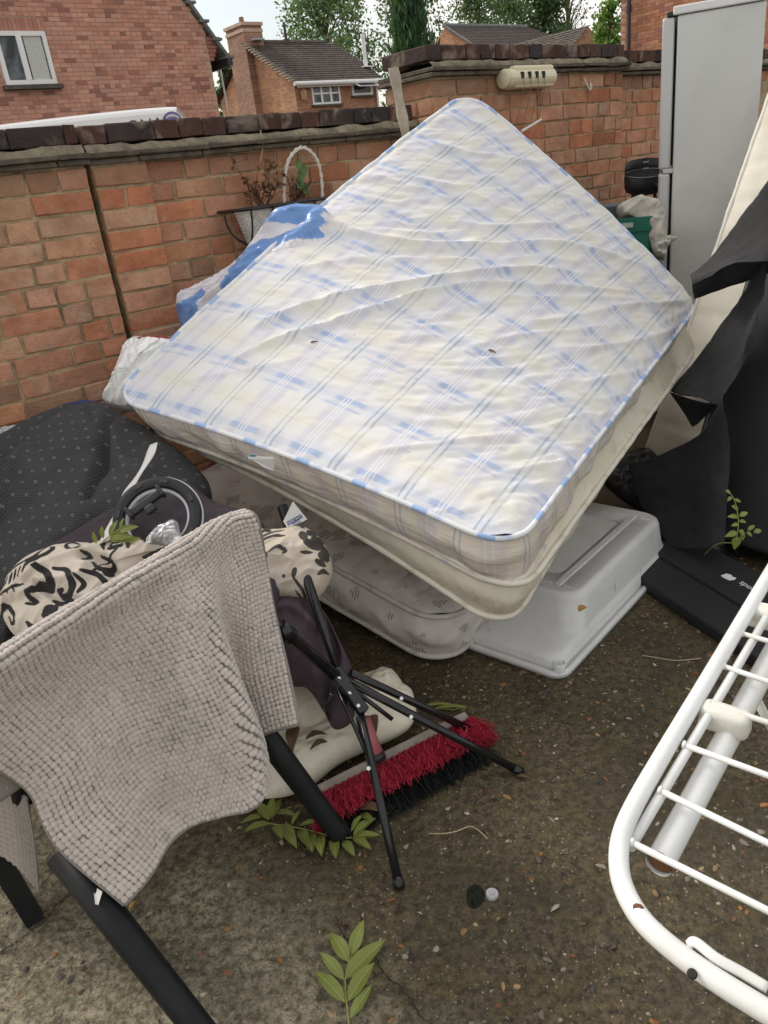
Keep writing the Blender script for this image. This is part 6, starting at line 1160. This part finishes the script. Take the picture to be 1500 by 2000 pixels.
for p, sz in ((hub, (.05, .035, .035)), (hub2 + (hub - hub2) * .45, (.06, .03, .034)), (hub2, (.045, .032, .03))):
    dd_ = nrm(hub2 - hub); e_ = nrm(np.cross(dd_, EZ)); V, Fc = bevel_box(sz, .004, 2); h_ = obj('hub_bracket', place(V, p, np.array([dd_, e_, np.cross(dd_, e_)])), Fc, M_TRI, ts); bar('rivet', p + nrm(EYE - p) * .016, p + nrm(EYE - p) * .020, .0045, None, 10, h_, M_RVT)
lv = hub + np.array([-.02, -.03, -.02]); b = MB(); b.tube(smoothpath([lv, lv + np.array([-.02, -.01, -.025]), lv + np.array([-.022, -.01, -.06])], 10), [.009] * 5 + [.006] * 5, 8, flat=.5); b.build('lever', M_TRI, ts, True)
bar('brace', hub + np.array([-.005, -.02, -.02]), hub2 + (t1 - hub2) * .34, .006, None, 6); bar('brace', hub + np.array([.015, -.01, -.01]), hub2 + (t2 - hub2) * .2, .006, None, 6)
# ================================================================ push broom head
br = thing('broom_head', 'wide push broom head with red and black bristles lying under the tripod', 'broom', G(740, 1480, 0))
w0, w1 = G(606, 1552, .070), G(912, 1398, .070); bd = nrm(w1 - w0); bn = nrm(np.cross(bd, EZ)); bn = bn if bn[1] < 0 else -bn; fwd = nrm(bn * .93 - EZ * .36); upn = nrm(np.cross(bd, fwd)); upn = upn if upn[2] > 0 else -upn; LB = np.linalg.norm(w1 - w0)
V, Fc = bevel_box((LB, .026, .060), .004, 2); obj('stock', place(V, (w0 + w1) / 2 - upn * .022, np.array([bd, fwd, upn])), Fc, mat('grey_wood', (.30, .25, .22), .85, .2, 25, .5, 60), br)
so_ = w0 + bd * LB * .40 + upn * .012 - fwd * .01; b = MB(); b.tube([so_, so_ - fwd * .035 + upn * .035, so_ - fwd * .075 + upn * .075], [.024, .021, .020], 16); b.build('socket', mat('pink_plastic', (.42, .12, .14), .5, .1, 8, .1), br, True)
b = MB(); b.tube([so_ + fwd * .008 - upn * .008, so_ - fwd * .006 + upn * .008], [.027, .026], 16); b.build('socket_collar', M_BLACKP, br, True)
def bristles(name, r0, r1, n, col, v0, v1, up, spread, curl, seed):
    r = np.random.default_rng(seed); m_ = MB()
    tufts = 26
    for tI in range(tufts):
        for row in range(3):
            base = w0 + bd * LB * (tI + .5) / tufts + upn * (v0 + (v1 - v0) * row / 2) + fwd * .013
            for q in range(n):
                p = base + bd * r.normal(0, .0022) + upn * r.normal(0, .0022); d_ = nrm(fwd + upn * (up + r.normal(0, spread)) + bd * r.normal(0, spread)); L_ = r.uniform(r0, r1); e = p + d_ * L_; mid = p + d_ * L_ * .55 + (bd * r.normal(0, 1) + upn * r.normal(0, 1)) * curl; e = e + (bd * r.normal(0, 1) + upn * r.normal(0, 1)) * curl * 1.6; e[2] = max(e[2], .004); mid[2] = max(mid[2], .004)
                V, Fc = tube_mesh([p, mid, e], [.0010, .0011, .0011], 3, False); m_.add(V, Fc, np.array(col) * r.uniform(.65, 1.2))
    return m_.build(name, mat('bristle_' + name[:5], (1, 1, 1), .5, .1, 20, 0, vcol=True), br, False, 'stuff')
bristles('upper_bristles', .055, .088, 18, (.52, .035, .07), -.006, .012, .12, .24, .006, 1)
bristles('lower_bristles', .115, .150, 15, (.012, .017, .016), -.048, -.016, -.12, .10, .004, 2)
# red end tufts
r = np.random.default_rng(9); m_ = MB()
for side, cen in ((-1, w0 + bd * .012), (1, w1)):
    for q in range(240):
        p = cen + bd * side * r.uniform(-.012, .004) + upn * r.uniform(-.05, .012) + fwd * .01; d_ = nrm(fwd * .8 + bd * side * r.uniform(.0, .5) + upn * r.normal(-.1, .28)); L_ = r.uniform(.08, .13) * (.72 if side < 0 else .78); e = p + d_ * L_; e[2] = max(.004, e[2]); V, Fc = tube_mesh([p, (p + e) / 2 + bd * r.normal(0, .003), e], .0011, 3, False); m_.add(V, Fc, np.array((.50, .03, .06)) * r.uniform(.6, 1.2))
m_.build('end_bristles', mat('bristle_end', (1, 1, 1), .5, .1, 20, 0, vcol=True), br, False, 'stuff')
# ================================================================ white clothes airer, close to the camera
M_AIR = mat('white_coating', (.74, .75, .74), .28, .05, 9, .06, 120, .0006, dirt=(.50, .46, .38), dirt_amt=.35, dscale=7); M_RUST = mat('rust', (.16, .07, .03), .9, .4, 40, .5, 90)
ar = thing('clothes_airer', 'white wire clothes airer in the right foreground', 'clothes airer', (.75, .75, 0)); ZA = .93
path = smoothpath([G(1640, 890, ZA), G(1520, 1092, ZA), G(1385, 1322, ZA), G(1290, 1482, ZA), G(1236, 1578, ZA), G(1212, 1640, ZA), G(1210, 1700, ZA), G(1226, 1752, ZA), G(1262, 1806, ZA), G(1330, 1866, ZA), G(1420, 1928, ZA), G(1540, 2000, ZA), G(1700, 2085, ZA)], 120)
b = MB(); b.tube(path, .0088, 16); b.build('frame', M_AIR, ar, True)
i0, i1 = G(1230, 1655, ZA - .006), G(1560, 1100, ZA - .006); b = MB(); b.tube([i0, (i0 + i1) / 2, i1], .0050, 12); b.build('inner_rail', M_AIR, ar, True)
k0, k1 = G(1286, 1690, ZA - .03), G(1570, 1165, ZA - .03); b = MB(); dk = nrm(k1 - k0); b.tube([k0, (k0 + k1) / 2, k1], .0125, 18, False); b.build('hinge_tube', M_AIR, ar, True); b = MB(); b.tube([k0 - dk * .0005, k0 + dk * .004], .0127, 18, False); b.tube([k0 + dk * .003, k0 + dk * .0035], .0105, 16); b.build('rusty_end', M_RUST, ar, True)
for (a, c) in (((1232, 1645), (1500, 1779)), ((1287, 1543), (1500, 1647)), ((1334, 1454), (1500, 1515)), ((1382, 1374), (1500, 1411)), ((1412, 1301), (1500, 1331)), ((1448, 1237), (1500, 1252)), ((1480, 1180), (1520, 1187))):
    p, q = G(a[0], a[1], ZA), G(c[0], c[1], ZA); b = MB(); b.tube([p, p + (q - p) * 1.0, p + (q - p) * (1.0 + .55 / max(.02, np.linalg.norm(q - p)))], .0032, 8); b.tube([p - (q - p) * .0, p + nrm(q - p) * .0035], [.0048, .0036], 8); b.build('rung', M_AIR, ar, True)
cp = G(1416, 1405, ZA - .012); ax_ = np.array([dk, nrm(np.cross(EZ, dk)), EZ]); V, Fc = bevel_box((.026, .052, .030), .008, 3); obj('clip', place(V, cp, ax_), Fc, mat('clip_plastic', (.68, .67, .60), .4, .05), ar, True)
cp = G(1495, 1205, ZA - .012); V, Fc = bevel_box((.026, .05, .030), .008, 3); obj('clip', place(V, cp, ax_), Fc, bpy.data.materials['clip_plastic'], ar, True)
b = MB(); b.tube(smoothpath([G(1345, 1846, ZA + .004), G(1358, 1840, ZA + .008), G(1400, 1872, ZA + .008), G(1450, 1900, ZA + .006), G(1500, 1930, ZA + .004)], 20), .0042, 8, flat=.6); b.build('hook_plate', M_AIR, ar, True)
for px, py, r_, nm in ((1246, 1780, .004, 'rust_spot'), (1352, 1902, .0026, 'rivet_hole')):
    p = G(px, py, ZA); v = nrm(EYE - p); b = MB(); b.tube([p + v * .0072, p + v * .0091], [r_ * 1.5, r_], 10); b.build(nm, M_RUST if nm == 'rust_spot' else M_HOLE, ar)
for a_, e_ in (((.80, .95, ZA - .03), (1.15, .55, 0)), ((.62, .30, ZA - .03), (.95, .15, 0)), ((.78, 1.05, ZA - .03), (1.05, 1.30, 0))): b = MB(); b.tube([a_, e_], .010, 12); b.build('leg', M_AIR, ar, True)
b = MB(); b.tube([G(1466, 1345, ZA - .04), G(1530, 1465, ZA - .16)], .010, 8, flat=.4); b.build('stay', M_AIR, ar, True)
# ================================================================ leaves, sprigs and litter
def leaf_mesh(base, tip, width, up, droop=.1):
    base = np.asarray(base, float); tip = np.asarray(tip, float); ax_ = tip - base; L_ = np.linalg.norm(ax_); a_ = ax_ / L_; sd = nrm(np.cross(up, a_)); P = []
    for f in np.linspace(0, 1, 10):
        w = width * (math.sin(math.pi * f ** .75) ** .9 if 0 < f < 1 else 0.02); c_ = base + ax_ * f + up * (L_ * droop * math.sin(math.pi * f)); P.append([c_ + sd * w * q + up * (abs(q) * w * .32 + .0006 * math.sin(f * 40 + q * 2)) for q in (-1, -.5, 0, .5, 1)])
    return P
def mat_leaf(name, col):
    m, t, b = NT(name); co = coords(t); n = tex(t, co, 40, 4); oi = nd(t, 'ShaderNodeObjectInfo'); c = mixc(t, n, [x * .7 for x in col], [x * 1.25 for x in col]); c = mixc(t, mth(t, 'MULTIPLY', oi.outputs['Random'], .55), c, (.20, .21, .03)); lk(t, c, b.inputs['Base Color']); b.inputs['Roughness'].default_value = .5; bumpn(t, b, n, .2, .001)
    tr = nd(t, 'ShaderNodeBsdfTranslucent'); lk(t, c, tr.inputs[0]); mx = nd(t, 'ShaderNodeMixShader', i={0: .25}); lk(t, b.outputs[0], mx.inputs[1]); lk(t, tr.outputs[0], mx.inputs[2]); lk(t, mx.outputs[0], t.nodes['Material Output'].inputs[0]); return m
M_LEAF = mat_leaf('ash_leaf', (.235, .285, .065)); M_STEM = mat('leaf_stem', (.30, .30, .09), .6, .1); M_MID = mat('leaf_midrib', (.38, .42, .14), .6, .1)
def sprig(label, off, sc, stem, leaves, z0=.006, wid=.24, P_=None, up=EZ, lift=.02, m=M_LEAF, name='leaf_sprig', seed=1, stemr=.0017):
    r = random.Random(seed); f = P_ or (lambda x, y, z: G(x, y, z)); q = lambda p, z: f(off[0] + p[0] / sc, off[1] + p[1] / sc, z)
    root = thing(name, label, 'leaves', q(stem[len(stem) // 2], 0))
    if len(stem) > 1: b = MB(); b.tube(smoothpath([q(p, z0 + .004) for p in stem], 24), stemr, 6); b.build('stem', M_STEM, root, True)
    for a, t_ in leaves:
        A_ = q(a, z0 + .004); T_ = q(t_, z0 + r.uniform(.0, lift)); Lf = np.linalg.norm(T_ - A_); P = leaf_mesh(A_, T_, Lf * wid * r.uniform(.8, 1.1), up, r.uniform(.02, .12)); b = MB(); b.grid(P); lf = b.build('leaflet', m, root, True); b = MB(); b.tube([p[2] + up * .0006 for p in P[:-1]], .0006, 4); b.build('midrib', M_MID, lf)
    return root
sprig('green ash leaf sprig lying alone on the concrete at bottom centre', (550, 1600), 2.308, [(305, 960), (297, 860), (286, 760), (290, 690), (305, 640), (316, 612)], [((315, 615), (370, 452)), ((302, 645), (218, 512)), ((282, 725), (172, 600)), ((285, 722), (470, 540)), ((285, 825), (150, 687)), ((300, 820), (420, 645)), ((310, 895), (412, 740))], wid=.17, seed=2)
sprig('long green leaf sprig lying under the chair leg and broom', (450, 1250), 2.5, [(130, 888), (220, 900), (320, 915), (430, 940), (520, 965), (600, 965)], [((190, 880), (120, 785)), ((190, 870), (210, 760)), ((200, 870), (250, 770)), ((160, 860), (50, 895)), ((200, 895), (65, 940)), ((230, 845), (325, 860)), ((215, 905), (255, 975)), ((250, 900), (325, 1020)), ((300, 900), (345, 830)), ((340, 930), (385, 1020)), ((385, 940), (400, 1040)), ((435, 950), (445, 1058)), ((505, 960), (515, 1070)), ((550, 980), (608, 1058)), ((600, 965), (690, 1027)), ((600, 965), (737, 955)), ((600, 955), (712, 870)), ((590, 935), (645, 855)), ((555, 870), (622, 822)), ((620, 860), (700, 880)), ((340, 905), (440, 895)), ((240, 830), (275, 835))], wid=.17, seed=3, lift=.03)
sprig('pair of narrow green leaves poking out past the broom end', (450, 1250), 2.5, [(1090, 340), (1000, 335)], [((930, 330), (1085, 312)), ((990, 338), (1168, 328)), ((1085, 345), (1160, 335)), ((730, 735), (762, 770))], wid=.10, seed=4, lift=.03)
sprig('small green leaf sprig resting on the plum bedding below the ring light', (0, 750), 3.0, [(600, 925), (650, 885), (720, 835)], [((690, 860), (815, 835)), ((650, 888), (795, 900)), ((640, 912), (745, 918)), ((720, 925), (830, 903)), ((640, 890), (690, 798)), ((700, 850), (727, 782)), ((605, 905), (598, 828)), ((565, 935), (545, 862)), ((480, 950), (440, 955))], wid=.17, seed=5, P_=lambda x, y, z: AT(x, y, 1.86) + EZ * 0, up=nrm([0, -.8, .6]), lift=.0)
sprig('young weed with green leaflets growing by the black board at right', (1100, 400), 2.5, [(845, 1650), (855, 1560), (850, 1500), (835, 1440), (805, 1395)], [((855, 1490), (820, 1470)), ((855, 1525), (800, 1524)), ((860, 1520), (902, 1502)), ((858, 1545), (895, 1552)), ((858, 1560), (818, 1568)), ((850, 1600), (788, 1622)), ((858, 1590), (890, 1625)), ((848, 1620), (836, 1685)), ((815, 1410), (790, 1395)), ((835, 1440), (870, 1452)), ((900, 1590), (935, 1565)), ((895, 1600), (925, 1622)), ((930, 1600), (970, 1590)), ((820, 1425), (800, 1450)), ((870, 1600), (880, 1640))], wid=.30, seed=6, name='weed', P_=lambda x, y, z: AT(x, y, 2.22), up=nrm([0, -.6, .8]))
M_BLEAF = mat('brown_leaf', (.13, .075, .035), .8, .35, 30, .5, 60)
for k, (lb_, a, t_, z, w) in enumerate((('curled brown dead leaf on the cream blanket beside the chair leg', (577, 1420), (570, 1474), .135, .17), ('broad brown dead leaf lying on the cream blanket', (596, 1444), (640, 1434), .14, .17), ('dark dead leaf on the blanket behind the curled leaf', (640, 1448), (605, 1465), .135, .2), ('dead leaf caught on the pink broom socket', (718, 1400), (735, 1432), .12, .28), ('small reddish dead leaf beside the cream cloth', (790, 1335), (806, 1330), .03, .5), ('thin brown leaf by the tripod foot at right', (1006, 1517), (1034, 1520), .004, .15), ('brown leaf under the black bristles of the broom', (695, 1580), (760, 1590), .02, .16), ('orange dead leaf beside the mat corner', (252, 1775), (268, 1758), .004, .2), ('yellow leaf scrap on the storage box', (1130, 1194), (1147, 1186), .186, .35), ('slim brown seed on the left of the plaid mattress', (603, 672), (622, 667), None, .10), ('slim brown seed right of centre on the plaid mattress', (952, 684), (970, 690), None, .10))):
    pts = [G(*p, z) for p in (a, t_)] if z is not None else None
    if pts is None:
        def onm(px, py):
            best = None
            for s_ in np.linspace(.1, 1.25, 60):
                Q = psurf(np.full(90, s_), np.linspace(.1, 1.8, 90)); d = Q - EYE; X = 750 + F_PX * (d @ CR) / (d @ _fw); Y = 1000 - F_PX * (d @ CU) / (d @ _fw); i = np.argmin((X - px) ** 2 + (Y - py) ** 2); e = (X[i] - px) ** 2 + (Y[i] - py) ** 2
                if best is None or e < best[0]: best = (e, Q[i])
            return best[1] + nrm([-.2, -.6, .75]) * .028
        p_ = onm((a[0] + t_[0]) / 2, (a[1] + t_[1]) / 2); y_ = p_[1] - .01; pts = [AT(a[0], a[1], y_), AT(t_[0], t_[1], y_)]
    P = leaf_mesh(pts[0], pts[1], np.linalg.norm(pts[1] - pts[0]) * w, EZ if z is not None else nrm([0, -.6, .8]), .18); b = MB(); b.grid(P); o = b.build('dead_leaf', M_BLEAF if 'yellow' not in lb_ and 'orange' not in lb_ else mat('yellow_leaf', (.42, .26, .05), .7, .3, 30), None, True); md = o.modifiers.new('t', 'SOLIDIFY'); md.thickness = .0008; tag(o, lb_, 'leaf', 'dead leaves')
# bottle cap, dark blob added in place of the shaded hole beside it, twigs
c = G(961, 1746, .006); cap = thing('bottle_cap', 'grey crown bottle cap lying on the concrete', 'bottle cap', G(961, 1746)); b = MB(); aa = np.linspace(0, 2 * math.pi, 85); b.grid([[c + np.array([r_ * math.cos(x), r_ * math.sin(x), z]) for r_, z in ((.0001, .0035), (.0105, .0035), (.0125, .0045), (.0138, .003), (.0148 + .0007 * math.sin(21 * x), -.003), (.0155 + .001 * math.sin(21 * x), -.0055))] for x in aa]); b.build('shell', mat('cap_metal', (.42, .41, .42), .4, .15, 60, .2, 200, metal=.3), cap, True); b = MB(); b.grid([[c + np.array([r_ * math.cos(x), r_ * math.sin(x), .0052]) for r_ in (.0102, .0112)] for x in aa]); b.build('ring_mark', mat('cap_pale', (.72, .72, .72), .5, .05), cap)
o = blob('hole_blob', [(915, 1735), (935, 1730), (948, 1745), (945, 1765), (925, 1775), (910, 1760)], G(930, 1752, .001), (0, 0, 1), .007, .004, mat('hole_dark', (.010, .014, .007), .95, .4, 60, 1.0, 220, .006), None, rings=14, seg=70, folds=((.004, 90, 1, 0),)); tag(o, 'small dark blob standing in for a hole left of the bottle cap', 'hole')
for lb_, pts, r_ in (('pale dry grass stem on the ground right of the storage box', [(1255, 1280), (1290, 1286), (1320, 1290), (1368, 1286)], .0016), ('kinked dry twig on the concrete right of the tripod leg', [(838, 1628), (865, 1628), (890, 1624), (918, 1614), (935, 1622), (952, 1638)], .0014), ('thin dark twig on the concrete under the airer', [(1418, 1535), (1435, 1560), (1460, 1590)], .0012)):
    b = MB(); b.tube(smoothpath([G(x, y, .008) for x, y in pts], 24), r_, 5); tag(b.build('dry_twig', mat('straw_twig', (.40, .33, .20), .8, .2) if 'dark' not in lb_ else M_TWIG), lb_, 'twig', 'dry twigs')
# ================================================================ labels on the mattresses
a, b_, c_, d_ = AT(572, 979, 1.965), AT(600, 1014, 1.955), AT(563, 1034, 1.955), AT(553, 1018, 1.958)
lab = thing('sewn_label', 'white and blue fire resistant label hanging from the ivory mattress', 'label', c_)
M_LBL = mat('label_white', (.74, .74, .73), .7, .05, 9, .1); M_LBLUE = mat('label_blue', (.03, .07, .24), .6, .1, 9, 0); b = MB(); b.add([a, b_, c_, d_], [(0, 1, 2, 3)]); o = b.build('tape', M_LBL, lab); md = o.modifiers.new('t', 'SOLIDIFY'); md.thickness = .001
xd = nrm(b_ - c_ + .25 * (a - d_) * 0); yd = nrm((a - (b_ + c_) / 2) - xd * ((a - (b_ + c_) / 2) @ xd)); nl = np.cross(xd, yd); nl = nl if nl @ (EYE - a) > 0 else -nl
mid = (a * .12 + b_ * .38 + c_ * .2 + d_ * .30); wd_ = .048; b = MB(); b.add([mid + nl * .0012 + xd * sx * wd_ / 2 + yd * sy * .0055 for sx, sy in ((-1, -1), (1, -1), (1, 1), (-1, 1))], [(0, 1, 2, 3)]); b.build('blue_band', M_LBLUE, lab); textmesh('RESISTANT', .0092, M_LBL, 'lettering', mid + nl * .0018, xd, yd, lab, .0001, bold=.0001)
for k in range(3): p = (b_ + c_) / 2 * .8 + mid * .2 + yd * (.004 * k - .002) + nl * .0012; b = MB(); b.add([p + xd * sx * .013 + yd * sy * .0008 for sx, sy in ((-1, -1), (1, -1), (1, 1), (-1, 1))], [(0, 1, 2, 3)]); b.build('print_line', M_LBLUE, lab)
cl_ = [AT(486, 891, 2.03), AT(534, 893, 2.005), AT(534, 897, 2.005), AT(486, 896, 2.03)]; lab = thing('sewn_label', 'torn white care label on the front side of the plaid mattress', 'label', cl_[0]); b = MB(); b.add(cl_, [(0, 1, 2, 3)]); o = b.build('tape', M_LBL, lab); md = o.modifiers.new('t', 'SOLIDIFY'); md.thickness = .002
b = MB(); b.add([AT(494, 897, 2.025), AT(534, 897, 2.004), AT(536, 920, 2.02), AT(515, 912, 2.02)], [(0, 1, 2, 3)]); o = b.build('torn_corner', M_LBL, lab); md = o.modifiers.new('t', 'SOLIDIFY'); md.thickness = .001
b = MB(); b.add([AT(488, 888, 2.025), AT(500, 889, 2.018), AT(500, 892, 2.018), AT(488, 892, 2.025)], [(0, 1, 2, 3)]); b.build('teal_mark', mat('teal_print', (.03, .22, .32), .6, .1), lab)

# small bits of leaf litter blown against the pile (nobody could count them)
r = np.random.default_rng(77); m_ = MB()
for k in range(420):
    if r.random() < .65:
        a, c = [((640, 1300), (900, 1330)), ((900, 1330), (1090, 1345)), ((1100, 1345), (1330, 1120)), ((480, 1570), (900, 1480))][r.integers(4)]; f = r.random(); p = G(a[0] + (c[0] - a[0]) * f, a[1] + (c[1] - a[1]) * f + abs(r.normal(0, 22)))
    else: p = np.array([r.uniform(-1.0, 1.2), r.uniform(.75, 2.2), 0])
    L = r.uniform(.003, .010); th = r.random() * 6.28; u = np.array([math.cos(th), math.sin(th), r.normal(0, .15)]); v = np.array([-math.sin(th), math.cos(th), r.normal(0, .2)]) * r.uniform(.25, .6); p = p + EZ * (.006 + .004 * r.random())
    m_.add([p - u * L, p + v * L, p + u * L, p - v * L + EZ * L * .3], [(0, 1, 2), (0, 2, 3)], np.array([(.16, .09, .04), (.22, .14, .06), (.09, .05, .03), (.28, .22, .10)][r.integers(4)]) * r.uniform(.6, 1.2))
tag(m_.build('leaf_litter', mat('litter', (1, 1, 1), .85, .2, 30, .2, 80, vcol=True)), 'crumbs of dead leaf scattered on the concrete along the edge of the pile', 'leaf litter', kind='stuff')
_wd = [o for o in bpy.data.objects if o.name.startswith('weed') and o.type == 'EMPTY'][0]; _p = AT(1100 + 845 / 2.5, 400 + 1650 / 2.5, 2.22); b = MB(); b.tube(smoothpath([_p, _p + np.array([.01, .16, -_p[2] * .35]), np.array([_p[0] + .03, _p[1] + .34, 0])], 14), .0022, 6); b.build('stem', M_STEM, _wd, True)
